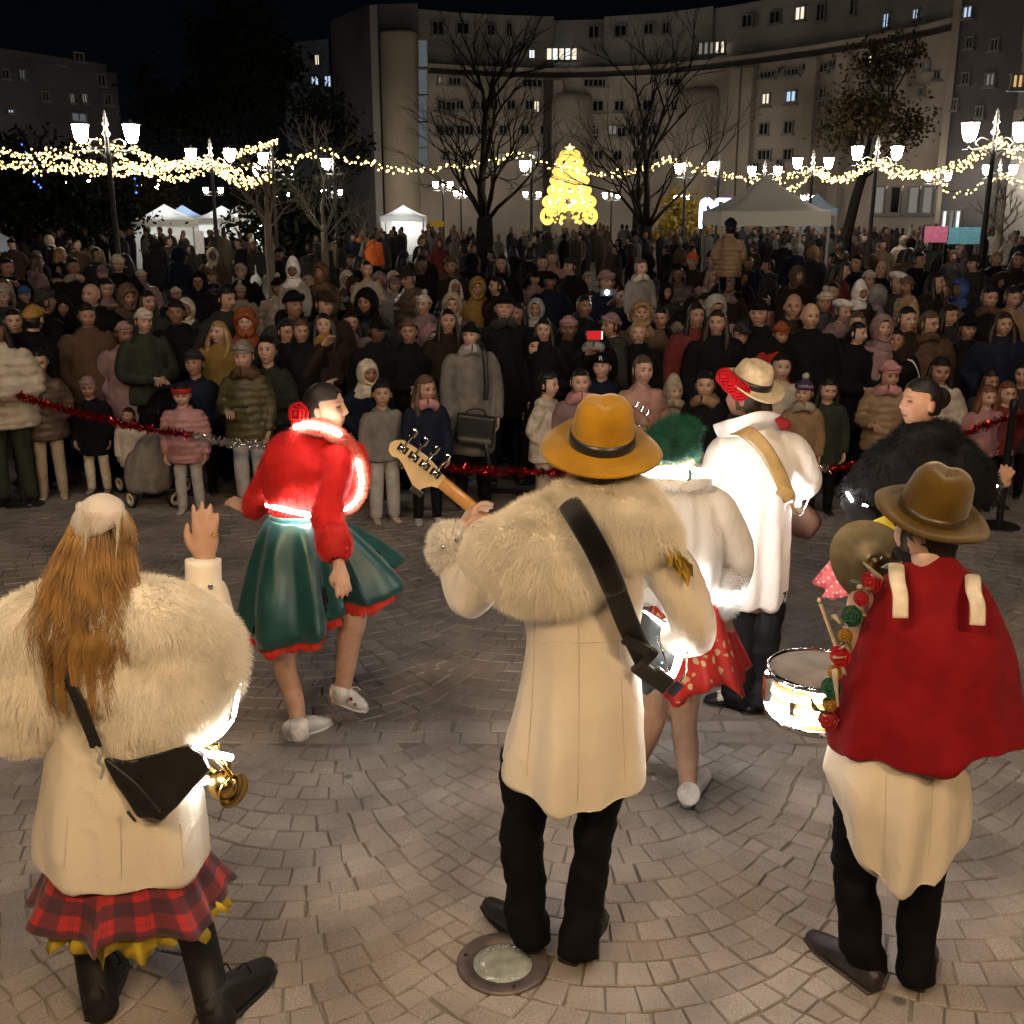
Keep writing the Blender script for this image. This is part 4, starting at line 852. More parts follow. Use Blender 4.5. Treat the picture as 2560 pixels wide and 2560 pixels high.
def body_mesh(kind, pose, sit=False, hvv=0):
    key = ('body', kind, pose, sit, hvv)
    if key in BODY: return BODY[key]
    sb = 1.0 if kind == 'adult' else 0.643; sh = 1.0 if kind == 'adult' else 0.87; zc = (1.40 + 0.075 + 0.112) * 1.0 if kind == 'adult' else 0.90 + 0.052 + 0.1
    hd_ = dict(HV[hvv]); tn = hd_.pop('turn', (0, 0)); 
    if kind != 'adult': hd_['nose'] = hd_.get('nose', 1) * .72; hd_['open_eye'] = 1.15; hd_['cheek'] = 1.6
    hv, hf, hc = head_geo(**hd_); hv = hv @ A(Matrix.Rotation(tn[0], 3, 'Z') @ Matrix.Rotation(tn[1], 3, 'X')).T; g = Geo(); C = []
    def add(v, f, c=None): g.add(v, f); C.append(c if c is not None else np.ones((len(v), 3)))
    add(hv * sh + A((0, 0, zc)), hf, hc)
    add(*tube(A([(0, 0.03, 0.80), (0, 0.02, 1.0), (0, 0.02, 1.2), (0, 0.03, 1.36), (0, 0.025, 1.44), (0, 0.012, 1.54)]) * sb, [(0.15 * sb, 0.1 * sb), (0.13 * sb, 0.09 * sb), (0.15 * sb, 0.1 * sb), (0.12 * sb, 0.07 * sb), (0.055 * sh, 0.058 * sh), (0.05 * sh, 0.055 * sh)], 12, 3))
    for i, sx in enumerate((-1, 1)):
        el, wr = ARM[pose][i]; m_ = A((sx, 1, 1)); el = A(el) * m_; wr = A(wr) * m_
        add(*tube(A([(sx * 0.17, 0.01, 1.36), el, wr]) * sb, [0.045 * sb, 0.038 * sb, 0.027 * sb], 8, 3))
        for q in hand(wr * sb, (wr - el) * sb * 1.0, A((sx * 0.8, 0.3, 0.2)) if pose in ('down',) else A((sx * 0.3, 0.5, 0.6)), -sx if pose == 'down' else sx, sb * 1.05, 0.6, 6): add(*q)
        if sit: lg = [(sx * 0.09, 0.03, 0.85), (sx * 0.14, -0.36, 0.86), (sx * 0.14, -0.40, 0.45)]
        else: lg = [(sx * 0.09, 0.03, 0.85), (sx * 0.105, 0.01, 0.48), (sx * 0.115, 0.03, 0.07)]
        add(*tube(A(lg) * sb, [0.075 * sb, 0.05 * sb, 0.035 * sb], 8, 3))
    me = mesh('body', g.arr(), g.f); set_cols(me, np.vstack(C)); me.materials.append(M_skin); BODY[key] = (me, zc, sh, sb); return BODY[key]
STY = {'coat': (0.62, M_wool), 'jacket': (0.80, M_cloth), 'puffer': (0.74, M_puffer), 'hoodie': (0.82, M_cloth), 'fleece': (0.72, M_knit), 'robe': (0.5, M_cloth)}
def coat_mesh(kind, pose, style):
    key = ('coat', kind, pose, style)
    if key in BODY: return BODY[key]
    sb = 1.0 if kind == 'adult' else 0.643; zh, mat = STY[style]; bk = {'puffer': 1.1, 'coat': 1.03, 'fleece': 1.08}.get(style, 1.0)
    parts = [tube(A([(0, 0.03, zh), (0, 0.03, 0.95), (0, 0.02, 1.15), (0, 0.025, 1.31), (0, 0.03, 1.405), (0, 0.025, 1.475)]) * sb, [(a * sb * bk, b * sb * bk) for a, b in ((0.235, 0.185), (0.225, 0.17), (0.205, 0.155), (0.215, 0.14), (0.13, 0.105), (0.078, 0.082))], 24, 5, round_cap=0.12)]
    parts.append(sphere(A((0, 0.10, 1.41)) * sb, A((0.125, 0.07, 0.075)) * sb, 14, 10))
    for i, sx in enumerate((-1, 1)):
        el, wr = ARM[pose][i]; m_ = A((sx, 1, 1)); el = A(el) * m_; wr = A(wr) * m_; wr = wr + (wr - el) / np.linalg.norm(wr - el) * 0.012
        parts.append(tube(A([(sx * 0.12, 0.02, 1.35), (sx * 0.185, 0.02, 1.33), el, wr]) * sb, [0.085 * sb * bk, 0.088 * sb * bk, 0.074 * sb * bk, 0.055 * sb * bk], 14, 5, round_cap=0.25))
    def disp(v, n):
        q = v / sb; a = np.array([noise.noise((p[0] * 8, p[1] * 8, p[2] * 3)) for p in q]) * 0.016 + np.array([noise.noise((p[0] * 19, p[1] * 19 + 5, p[2] * 15)) for p in q]) * 0.008
        if style == 'puffer': a = a + 0.014 * (np.abs(np.sin(q[:, 2] * math.pi / 0.085 + 0.6 * a / 0.016)) - 0.6)
        fz = np.exp(-(q[:, 0] / 0.006) ** 2) * (n[:, 1] < -0.5); a = a - 0.006 * fz
        return v + n * (a * sb)[:, None]
    me = remesh('coat', parts, 0.017 * (sb ** 0.5), 2, disp); me.materials.append(mat); BODY[key] = me; return me
def legs_mesh(kind, sit, wide):
    key = ('legs', kind, sit, wide)
    if key in BODY: return BODY[key]
    sb = 1.0 if kind == 'adult' else 0.643; g = Geo(); k = 1.25 if wide else 1.0; sh_ = Geo()
    for sx in (-1, 1):
        lg = [(sx * 0.085, 0.03, 0.88), (sx * 0.15, -0.34, 0.86), (sx * 0.15, -0.40, 0.45)] if sit else [(sx * 0.085, 0.03, 0.88), (sx * 0.105, 0.01, 0.5), (sx * 0.115, 0.035, 0.075)]
        v, f = tube(A(lg) * sb, [0.10 * sb, 0.074 * sb * k, 0.062 * sb * k], 12, 6, round_cap=0.2); v = v + (nz(v, 16)[:, None] * 0.008 * sb); g.add(v, f)
        f0 = A(lg[-1]); sh_.add(*tube(A([f0 + (0, 0.06, -0.035), f0 + (0, 0.0, -0.025), f0 + (sx * 0.01, -0.09, -0.045), f0 + (sx * 0.02, -0.17, -0.052)]) * sb, [(0.036 * sb, 0.03 * sb), (0.045 * sb, 0.046 * sb), (0.047 * sb, 0.028 * sb), (0.036 * sb, 0.020 * sb)], 12, 3))
    a = mesh('trousers', g.arr(), g.f); a.materials.append(M_cloth); hv_ = sh_.arr(); hn = len(hv_) // 2; hf_ = [f for f in sh_.f if max(f) < hn]; b = [mesh('shoe', hv_[:hn], hf_), mesh('shoe', hv_[hn:], hf_)]; [q.materials.append(M_leather) for q in b]; BODY[key] = (a, b); return a, b
SLOTMAT = {'hair': M_hair, 'hat': M_knit, 'trim': M_knit, 'pom': M_knit}
COLS = {'black': (.006, .006, .007), 'navy': (.010, .014, .030), 'brown': (.10, .06, .036), 'dark brown': (.028, .018, .012), 'olive': (.10, .085, .035), 'beige': (.38, .31, .23), 'cream': (.60, .52, .41), 'white': (.68, .65, .62), 'pink': (.50, .25, .25),
        'dusty pink': (.35, .2, .19), 'red': (.42, .03, .02), 'maroon': (.15, .028, .028), 'grey': (.24, .22, .20), 'light grey': (.38, .36, .34), 'dark grey': (.035, .033, .032), 'mustard': (.32, .19, .05), 'tan': (.28, .18, .10), 'dark green': (.03, .037, .025), 'rust': (.26, .075, .03), 'mauve': (.28, .18, .18),
        'orange': (.8, .16, .03), 'blue': (.05, .1, .3), 'purple': (.08, .04, .11), 'rose gold': (.48, .26, .2), 'blond': (.36, .22, .09), 'dark': (.010, .007, .006), 'red-brown': (.16, .06, .03), 'bronze': (.13, .085, .06)}
SK = [(.46, .29, .21), (.40, .24, .17), (.33, .185, .125), (.24, .125, .08), (.14, .075, .05), (.50, .32, .245)]
PEOPLE = []
_slot = {}
def smesh(me, slot):
    k = (me.name, slot)
    if len(me.materials) == 0: me.materials.append(SLOTMAT[slot])
    return me
def person(u, v, style='coat', coat='black', hw='short', hcol='dark', h=None, fv=None, Y=None, child=False, pose=None, yaw=None, tr='black', shoe='black', skin=None, scarf=None, sit=False, glasses=False, hair='dark', trim=None, note='', at=None, label=None, grp='spectators in the crowd', wide=False, top_off=0.02, parts=True, z0=None):
    kind = 'child' if child else 'adult'; T = 1.705 if not child else 1.152
    ext = {'beanie': .02, 'pompom': .06, 'hood': .035, 'furhood': .035, 'pixie': .09, 'curly': .025, 'cap': .01, 'beret': .02, 'logobeanie': .02}.get(hw, 0.008)
    yexp = Y is not None
    if fv is not None: Y = GP(u, fv)[1]
    if Y is not None and z0 is None and h is None: h = SP(u, v, Y)[2] - TZ(Y)
    if Y is not None and fv is None and h is not None and not sit and not child:
        h = SP(u, v, Y)[2]; d = ray(u, v)
        if h > 1.86 and d[2] < -.004: h = random.uniform(1.76, 1.86); Y = min((CH - h) / -d[2] * d[1], 45)
        elif h < 1.52: h = random.uniform(1.52, 1.6); Y = (CH - h) / -d[2] * d[1]
    if Y is None:
        h = h or (1.70 + random.uniform(-.04, .05)); Y = 10.0
        for _ in range(12):
            d = ray(u, v); Y = (CH - h - TZ(Y)) / -d[2] * d[1] if d[2] < -0.004 else 40
    if fv is None and Y < 9.75 and (label is None or not yexp):
        Y = 9.75 + random.uniform(0, .35); h = SP(u, v, Y)[2] - TZ(Y)
    p = SP(u, v, Y); k = (h if h else 1.05) / (T + ext)
    zb = TZ(Y) if z0 is None else z0
    if sit: zb = p[2] - k * (T + ext)
    pose = pose or random.choice(('down', 'pocket', 'pocket', 'clasp', 'pocket', 'down'))
    yaw = random.uniform(-.35, .35) + math.atan2(-(p[0] * 0.6), Y) if yaw is None else yaw
    hvv = random.randrange(len(HV)); tn = HV[hvv].get('turn', (0, 0)); hrot = (Matrix.Rotation(tn[0], 3, 'Z') @ Matrix.Rotation(tn[1], 3, 'X')).to_euler(); bm, zc, sh, sb = body_mesh(kind, pose, sit, hvv); e_ = empty('person', (p[0], Y, zb), None, 'person', grp, yaw); wx = random.uniform(.94, 1.07); e_.scale = (k * wx, k * random.uniform(.96, 1.05), k)
    sk = skin if skin is not None else random.choice(SK[:4]); sk = SK[sk] if isinstance(sk, int) else sk
    ob('body', bm, None, e_, color=sk)
    c = A(COLS[coat]) * random.uniform(.62, .95); ob('coat', coat_mesh(kind, pose, style), None, e_, color=c)
    lm, sm = legs_mesh(kind, sit, wide)
    if parts:
        ob('trousers', lm, None, e_, color=COLS[tr]); [ob('shoe', q, None, e_, color=COLS[shoe]) for q in sm]
    for nm, me, sl in headwear(hw):
        cc = COLS[hair if (sl == 'hair' and hw in ('beanie', 'pompom', 'hood', 'furhood', 'pixie', 'balaclava', 'beret', 'cap', 'headband', 'logobeanie')) else hcol]
        if sl == 'trim': cc = COLS[trim] if trim else (A(COLS[hcol]) * 1.15)
        if sl == 'pom': cc = COLS['light grey']
        o = ob(nm, smesh(me, sl), None, e_, color=cc, loc=(0, 0, zc), scale=sh, rot=hrot)
    if scarf:
        key = ('scarf',)
        if key not in BODY:
            a = np.linspace(0, 2 * math.pi, 25); v_, f_ = tube([(0.092 * math.sin(t), 0.02 - 0.095 * math.cos(t), 0.02 * math.cos(t * 2)) for t in a], [(0.046, 0.034)] * 25, 10, 1, cap=False, ref=(0, 0, 1)); v_ = v_ + nz(v_, 22)[:, None] * 0.012
            BODY[key] = mesh('scarf', v_, f_); BODY[key].materials.append(M_knit)
        ob('scarf', BODY[key], None, e_, color=COLS[scarf], loc=(0, 0, zc - 0.135 * sh), scale=sh)
    if glasses:
        key = ('glasses',)
        if key not in BODY:
            g = Geo(); a = np.linspace(0, 2 * math.pi, 13)
            for sx in (-1, 1): g.add(*tube([(sx * 0.033 + 0.021 * math.cos(t), -0.094, 0.01 + 0.018 * math.sin(t)) for t in a], [0.0022] * 13, 5, 1, cap=False)); g.add(*tube([(sx * 0.055, -0.092, 0.012), (sx * 0.08, -0.03, 0.012)], [0.0018] * 2, 5, 1))
            g.add(*tube([(-0.012, -0.097, 0.012), (0.012, -0.097, 0.012)], [0.0018] * 2, 5, 1)); BODY[key] = mesh('glasses', g.arr(), g.f); BODY[key].materials.append(M_black)
        ob('glasses', BODY[key], None, e_, loc=(0, 0, zc), scale=sh, rot=hrot)
    who = 'child' if child else 'adult'; noun = {'coat': 'coat', 'jacket': 'jacket', 'puffer': 'puffer jacket', 'hoodie': 'sweatshirt', 'fleece': 'fleece coat', 'robe': 'long coat'}[style]
    hp = {'short': f'{hcol} short hair', 'curly': f'{hcol} curly hair', 'long': f'{hcol} long hair', 'wavy': f'{hcol} wavy hair', 'bun': f'{hcol} hair in a bun', 'ponytail': f'{hcol} ponytail', 'pulled': f'{hcol} tied-back hair', 'beanie': f'{hcol} beanie', 'logobeanie': f'{hcol} beanie', 'pompom': f'{hcol} pompom hat', 'hood': f'{hcol} hood up', 'furhood': f'{hcol} fur-trimmed hood', 'pixie': f'{hcol} pointed hood', 'balaclava': f'{hcol} balaclava hood', 'beret': f'{hcol} beret', 'cap': f'{hcol} cap', 'headband': f'{hcol} headband', 'bald': 'balding head'}[hw]
    desc = f'{who} in {coat} {noun}, {hp}' + (f', {scarf} scarf' if scarf else '') + (', glasses' if glasses else '') + (f', {note}' if note else '')
    PEOPLE.append([e_, u, v, desc, at, label, Y]); e_['h'] = float(k * T); return e_
# ================================================================== CROWD (u, v = top of the head in the picture)
TL = {'A': (0, 560, 2.2465), 'B': (800, 560, 2.1467), 'C': (1660, 560, 2.1467)}
def Q(t, x, y, *a, **k):
    o = TL[t]; return person(o[0] + x / o[2], o[1] + y / o[2], *a, **k)
ch = dict(child=True)
# ---- front row, left
Q('A', -38, 520, 'puffer', 'cream', 'long', 'dark', fv=1262, tr='dark green', label='adult in cream puffer jacket cut by the left edge beside the barrier post')
Q('A', 205, 692, 'puffer', 'bronze', 'pulled', 'dark', fv=1246, child=True, tr='beige', shoe='beige', pose='pocket', skin=0, label='child with tied-back dark hair in shiny bronze puffer and beige trousers')
Q('A', 490, 850, 'coat', 'black', 'beanie', 'mauve', fv=1232, child=True, tr='cream', shoe='grey', pose='down', skin=2, label='small child in black coat, mauve beanie and cream leggings behind the tinsel')
Q('A', 718, 1030, 'coat', 'cream', 'short', 'dark', fv=1240, child=True, tr='dark brown', scarf='maroon', skin=2, pose='down', label='small child in cream coat with maroon scarf left of the pushchair')
Q('A', 1015, 890, 'puffer', 'pink', 'headband', 'red', fv=1283, child=True, tr='light grey', shoe='light grey', pose='down', skin=5, label='child in pale pink puffer jacket with red headband and grey leggings')
Q('A', 1360, 650, 'puffer', 'olive', 'beanie', 'grey', fv=1256, child=True, tr='light grey', shoe='pink', pose='hold', wide=True, skin=0, scarf='brown', label='child in olive coat and grey beanie holding a phone, pale sweatpants')
Q('A', 1495, 628, 'hoodie', 'dark green', 'short', 'dark', Y=9.5, child=True, tr='navy', skin=0, pose='clasp', label='bare-headed child in dark green sweatshirt beside the olive coat')
Q('A', 1085, 700, 'jacket', 'navy', 'beanie', 'dark grey', Y=9.5, child=True, skin=2, label='child in navy jacket and dark beanie behind the pink puffer')
# ---- left mass
Q('A', 800, 600, 'robe', 'black', 'hood', 'black', h=1.66, pose='pocket', skin=1, wide=True, at='in front of the brown-coated adult')
Q('A', 480, 440, 'coat', 'brown', 'short', 'dark', h=1.82, pose='pocket', skin=2)
Q('A', 70, 470, 'jacket', 'black', 'pulled', 'dark', h=1.68, skin=0)
Q('A', 180, 450, 'jacket', 'black', 'beanie', 'mustard', h=1.72, yaw=2.6)
Q('A', 690, 545, 'coat', 'mauve', 'beanie', 'dusty pink', h=1.5, skin=3)
Q('A', 800, 470, 'jacket', 'dark green', 'beanie', 'cream', h=1.62, skin=0, yaw=.7)
Q('A', 710, 330, 'fleece', 'brown', 'furhood', 'bronze', h=1.72, yaw=.6)
Q('A', 820, 370, 'jacket', 'dark green', 'long', 'dark', h=1.68, skin=1)
Q('A', 505, 330, 'jacket', 'black', 'bald', 'dark', h=1.76, skin=1)
Q('A', 405, 190, 'jacket', 'black', 'short', 'dark', h=1.84, scarf='beige', skin=3)
Q('A', 430, 90, 'coat', 'dark brown', 'short', 'dark', h=1.8, Y=15.5, skin=2)
Q('A', 655, 168, 'jacket', 'black', 'beanie', 'cream', h=1.72, Y=14.5, skin=1)
Q('A', 870, 80, 'coat', 'black', 'hood', 'black', h=1.8, Y=14.8, yaw=3.1, tr='dark grey', pose='down', note='back turned')
Q('A', 1000, 120, 'coat', 'navy', 'hood', 'navy', h=1.75, Y=15, yaw=2.8, pose='down', note='back turned')
Q('A', 1340, 80, 'jacket', 'black', 'short', 'dark', h=1.8, Y=15.2, yaw=-1.4, pose='down', note='walking with a white bag')
Q('A', 985, 352, 'jacket', 'navy', 'beanie', 'cream', h=1.45, skin=2)
Q('A', 1110, 260, 'jacket', 'black', 'hood', 'black', h=1.74, skin=3)
Q('A', 1345, 320, 'jacket', 'beige', 'pompom', 'beige', h=1.55, skin=3, note='small')
Q('A', 1372, 462, 'jacket', 'rust', 'furhood', 'rust', h=1.62, skin=5)
Q('A', 1225, 545, 'coat', 'mustard', 'wavy', 'blond', h=1.66, skin=5, pose='pocket')
Q('A', 1645, 370, 'jacket', 'dark grey', 'beanie', 'black', h=1.78, skin=3, note='carrying a child')
Q('A', 1640, 165, 'jacket', 'grey', 'pixie', 'white', Y=11.2, h=1.1, sit=True, child=True, skin=4, note='on shoulders')
Q('A', 1600, 535, 'coat', 'black', 'pulled', 'dark', h=1.68, glasses=True, skin=1)
Q('A', 1685, 532, 'jacket', 'black', 'short', 'brown', h=1.7, Y=10.4, skin=1)
Q('A', 1815, 500, 'jacket', 'dark brown', 'long', 'dark', h=1.68, scarf='mustard', pose='mouth', skin=0)
Q('A', 1800, 210, 'fleece', 'brown', 'furhood', 'brown', Y=11.4, h=1.05, sit=True, child=True, skin=3, note='on shoulders')
Q('A', 1818, 372, 'jacket', 'dark brown', 'cap', 'dark brown', h=1.76, skin=1)
Q('A', 335, 130, 'jacket', 'navy', 'long', 'blond', h=1.66, Y=17, skin=0, yaw=2)
Q('A', 205, 170, 'coat', 'mauve', 'long', 'brown', h=1.68, Y=15.5, yaw=2.2)
Q('A', 270, 60, 'jacket', 'black', 'hood', 'cream', h=1.74, Y=17.5, yaw=-2)
Q('A', 130, 345, 'jacket', 'navy', 'beanie', 'blue', h=1.55, skin=1)
Q('A', 245, 358, 'jacket', 'black', 'beanie', 'dark grey', h=1.74, yaw=2.4)
Q('A', 1190, 130, 'coat', 'brown', 'hood', 'cream', h=1.6, Y=16, skin=3)
Q('A', 30, 190, 'jacket', 'black', 'short', 'dark', h=1.8, Y=14, pose='phone', note='holding up a phone')
Q('A', 590, 300, 'jacket', 'mauve', 'long', 'dark', h=1.68, Y=12.5, pose='phone', skin=1, note='raising a phone')
Q('A', 980, 420, 'jacket', 'black', 'curly', 'dark', h=1.66, skin=3)
Q('A', 1265, 345, 'jacket', 'dark grey', 'short', 'dark', h=1.78, skin=1, yaw=.9)
Q('A', 940, 70, 'jacket', 'dark grey', 'short', 'dark', h=1.75, Y=19, yaw=2)
Q('A', 60, 80, 'coat', 'dark brown', 'beanie', 'black', h=1.7, Y=19)
Q('A', 540, 130, 'jacket', 'dark grey', 'short', 'dark', h=1.8, Y=20, yaw=1)
# ---- centre front
Q('B', 255, 730, 'coat', 'navy', 'balaclava', 'cream', Y=9.3, child=True, skin=3, label='child in cream balaclava hood behind the grey sweatshirt')
Q('B', 330, 832, 'hoodie', 'grey', 'curly', 'dark', fv=1305, child=True, tr='light grey', shoe='beige', pose='down', wide=True, skin=1, label='curly-haired child in grey sweatshirt and pale joggers beside the dancer')
Q('B', 565, 810, 'jacket', 'navy', 'long', 'brown', fv=1308, child=True, tr='black', shoe='light grey', pose='down', scarf='pink', skin=1, label='child in navy jacket with pink collar left of the long grey coat')
GW = Q('B', 810, 525, 'robe', 'grey', 'headband', 'black', Y=9.15, h=None, pose='down', hair='dark', scarf='light grey', skin=0, label='adult in long grey coat with a black shoulder bag at the tinsel')
Q('B', 1225, 790, 'fleece', 'cream', 'short', 'dark', fv=1290, child=True, tr='beige', yaw=1.1, pose='pocket', wide=True, skin=5, label='dark-haired child in cream fleece coat turned to the right')
Q('B', 1400, 772, 'coat', 'mauve', 'pulled', 'dark', fv=1300, child=True, scarf='pink', skin=5, tr='pink', label='child in mauve coat with thick pale pink fur collar')
Q('B', 1145, 600, 'hoodie', 'black', 'balaclava', 'black', Y=9.9, child=True, skin=0, h=1.42, label='child in black hood behind the cream fleece')
LB = Q('B', 1515, 690, 'hoodie', 'navy', 'logobeanie', 'black', Y=9.6, child=True, skin=5, label='child in black beanie with a white letter on the cuff')
Q('B', 1735, 700, 'puffer', 'rose gold', 'ponytail', 'brown', fv=1300, child=True, skin=5, pose='pocket', label='child in shiny rose-gold puffer jacket')
Q('B', 1470, 520, 'jacket', 'black', 'cap', 'black', h=1.7, pose='onephone', skin=1, scarf='light grey', label='adult in black cap filming with a red-screened phone')
Q('B', 1335, 490, 'jacket', 'black', 'beanie', 'dusty pink', h=1.68, skin=4)
Q('B', 1565, 475, 'jacket', 'dark grey', 'beanie', 'mauve', h=1.74, yaw=-1.4)
Q('B', 1710, 520, 'coat', 'black', 'ponytail', 'blond', h=1.66, skin=5)
Q('B', 990, 370, 'coat', 'black', 'beanie', 'black', h=1.76, skin=1, scarf='dark grey')
Q('B', 845, 280, 'coat', 'mustard', 'furhood', 'mustard', h=1.68, skin=1)
Q('B', 700, 170, 'coat', 'dark brown', 'curly', 'brown', h=1.74, scarf='brown', skin=2, Y=12.4)
Q('B', 815, 155, 'coat', 'black', 'hood', 'black', h=1.78, Y=13.2, yaw=2.7)
Q('B', 975, 165, 'jacket', 'black', 'long', 'dark', h=1.7, Y=14, skin=1)
Q('B', 1195, 165, 'coat', 'black', 'short', 'dark', h=1.86, Y=12.6, skin=0, pose='pocket')
Q('B', 1345, 175, 'coat', 'black', 'beanie', 'dark green', h=1.84, Y=12.8, skin=0, yaw=-.8)
Q('B', 950, 280, 'jacket', 'dark brown', 'pulled', 'dark', h=1.7, skin=1, yaw=-.9)
Q('B', 1725, 185, 'jacket', 'grey', 'bun', 'brown', Y=11.6, h=1.05, sit=True, child=True, scarf='cream', skin=5, note='on shoulders')
Q('B', 1730, 400, 'jacket', 'brown', 'furhood', 'tan', h=1.66, skin=1, note='carrying a child')
FL = Q('B', 1535, 245, 'jacket', 'navy', 'beanie', 'mauve', h=1.7, Y=11.8, pose='phone', skin=2, note='filming with a bright phone lamp')
Q('B', 470, 235, 'puffer', 'bronze', 'cap', 'dark brown', h=1.8, glasses=True, yaw=-1.0, skin=1)
Q('B', 250, 195, 'jacket', 'beige', 'pulled', 'dark', Y=11.6, h=1.05, sit=True, child=True, skin=1, note='on shoulders')
Q('B', 245, 340, 'jacket', 'dark grey', 'furhood', 'black', h=1.74, skin=3)
Q('B', 160, 470, 'jacket', 'mauve', 'long', 'dark', h=1.66, Y=10.6, skin=1)
Q('B', 305, 505, 'coat', 'black', 'cap', 'black', h=1.7, skin=4)
Q('B', 475, 505, 'jacket', 'black', 'curly', 'brown', h=1.68, skin=2)
Q('B', 595, 530, 'jacket', 'dusty pink', 'hood', 'dusty pink', h=1.42, child=True, skin=1, pose='clasp', yaw=.6)
Q('B', 685, 455, 'jacket', 'dark brown', 'long', 'dark', h=1.66, skin=1, yaw=.4)
Q('B', 540, 170, 'jacket', 'black', 'short', 'dark', h=1.8, Y=14.5, skin=4)
Q('B', 640, 72, 'jacket', 'maroon', 'hood', 'maroon', h=1.72, Y=19, skin=2)
Q('B', 190, 290, 'jacket', 'dark brown', 'hood', 'dark brown', h=1.72, Y=14, skin=1)
Q('B', 1200, 500, 'jacket', 'black', 'long', 'dark', h=1.66, skin=0, yaw=-.5)
Q('B', 1130, 128, 'jacket', 'black', 'short', 'dark', h=1.78, Y=15.4, yaw=2)
Q('B', 1245, 140, 'jacket', 'dusty pink', 'long', 'brown', h=1.64, Y=15.8, skin=0)
Q('B', 1060, 420, 'coat', 'black', 'long', 'dark', h=1.7, skin=2, Y=10.9)
Q('B', 1620, 330, 'jacket', 'navy', 'short', 'dark', h=1.72, Y=12, skin=1)
Q('B', 1420, 380, 'coat', 'black', 'short', 'dark', h=1.7, Y=11.2, skin=3)
Q('B', 1830, 440, 'jacket', 'black', 'short', 'dark', h=1.7, Y=10.8, skin=1)
Q('B', 60, 330, 'jacket', 'dark brown', 'short', 'dark', h=1.75, Y=12.2, skin=2)
# ---- right
Q('C', 55, 785, 'jacket', 'beige', 'pixie', 'beige', Y=9.2, child=True, skin=5, scarf='beige', label='child in beige pointed hood beside the rose-gold puffer')
Q('C', 225, 790, 'coat', 'black', 'short', 'dark', fv=1300, child=True, scarf='tan', skin=0, pose='down', label='short-haired child in black coat with fur collar left of the guitarist')
Q('C', 635, 692, 'jacket', 'cream', 'short', 'dark', Y=9.2, child=True, skin=5, label='child in cream jacket right of the straw hat')
Q('C', 630, 520, 'jacket', 'red', 'beanie', 'rust', h=1.64, skin=2, pose='clasp')
PC = Q('C', 760, 805, 'jacket', 'tan', 'pompom', 'purple', fv=1290, child=True, scarf='beige', skin=0, pose='down', label='child in tan jacket with purple pompom hat and scarf')
Q('C', 885, 820, 'coat', 'dark green', 'long', 'dark', fv=1285, child=True, skin=0, pose='down', label='long-haired child in dark green coat right of the pompom hat')
Q('C', 1215, 730, 'puffer', 'tan', 'beanie', 'pink', Y=9.0, child=True, scarf='pink', skin=1, pose='hold', label='child in tan puffer with pink knit hat and pink scarf')
Q('C', 1490, 712, 'fleece', 'cream', 'long', 'dark', Y=9.1, child=True, skin=2, label='dark-haired child in cream fleece behind the black fur')
Q('C', 1045, 520, 'coat', 'black', 'pulled', 'dark', h=1.66, skin=5, pose='clasp', yaw=.3)
TJ = Q('C', 1255, 565, 'jacket', 'black', 'short', 'dark', h=1.58, skin=2, pose='down', label='adult in black track jacket with three white shoulder stripes')
Q('C', 1180, 480, 'jacket', 'mauve', 'hood', 'mauve', h=1.64, skin=0, yaw=.3)
Q('C', 1430, 465, 'fleece', 'brown', 'short', 'brown', h=1.68, glasses=True, skin=0, scarf='brown')
Q('C', 1640, 490, 'coat', 'black', 'beanie', 'black', h=1.68, skin=2)
Q('C', 1830, 470, 'coat', 'navy', 'wavy', 'dark brown', h=1.66, skin=1, pose='pocket')
Q('C', 1755, 775, 'coat', 'dark grey', 'long', 'dark', Y=9.3, child=True, skin=2, label='dark child figure in grey coat above the right tinsel')
Q('C', 1745, 862, 'jacket', 'pink', 'long', 'red-brown', Y=8.95, child=True, skin=5, label='red-haired child in pink jacket beside the right barrier post')
Q('C', 1848, 845, 'jacket', 'maroon', 'long', 'red-brown', Y=9.0, child=True, glasses=True, skin=5, label='red-haired child with glasses in maroon jacket at the right barrier post')
Q('C', 1935, 740, 'coat', 'dark grey', 'short', 'dark', Y=9.4, child=True, skin=1, label='child cut by the right edge above the tinsel')
Q('C', 790, 420, 'coat', 'black', 'bald', 'dark brown', h=1.76, skin=0)
Q('C', 965, 405, 'jacket', 'mauve', 'beret', 'white', h=1.62, skin=1, yaw=.5)
Q('C', 910, 312, 'jacket', 'maroon', 'short', 'dark', h=1.7, skin=1)
Q('C', 1060, 282, 'jacket', 'dark brown', 'pixie', 'white', Y=11, h=1.05, sit=True, child=True, skin=3, note='on shoulders')
Q('C', 1075, 430, 'jacket', 'dark brown', 'cap', 'dark brown', h=1.66, Y=11.2)
Q('C', 1310, 278, 'puffer', 'tan', 'beanie', 'bronze', Y=11, h=1.05, sit=True, child=True, yaw=-1.3, note='on shoulders')
Q('C', 1262, 255, 'jacket', 'dark grey', 'beret', 'white', h=1.66, Y=13, skin=1)
Q('C', 1590, 290, 'jacket', 'navy', 'hood', 'blue', h=1.66, skin=4)
Q('C', 1755, 330, 'coat', 'black', 'short', 'dark', h=1.74, skin=1, scarf='brown')
Q('C', 1790, 142, 'coat', 'black', 'curly', 'blond', h=1.76, Y=12.5, skin=0)
Q('C', 1465, 255, 'jacket', 'dark brown', 'long', 'dark', h=1.68, Y=12.6, skin=1, yaw=1)
Q('C', 260, 140, 'coat', 'dark grey', 'beanie', 'black', h=1.8, Y=12.6, skin=0)
Q('C', 360, -35, 'puffer', 'tan', 'beanie', 'navy', Y=13, h=1.12, sit=True, child=True, yaw=2.8, note='on shoulders, back turned', label='child in tan puffer and navy beanie on shoulders before the big tent')
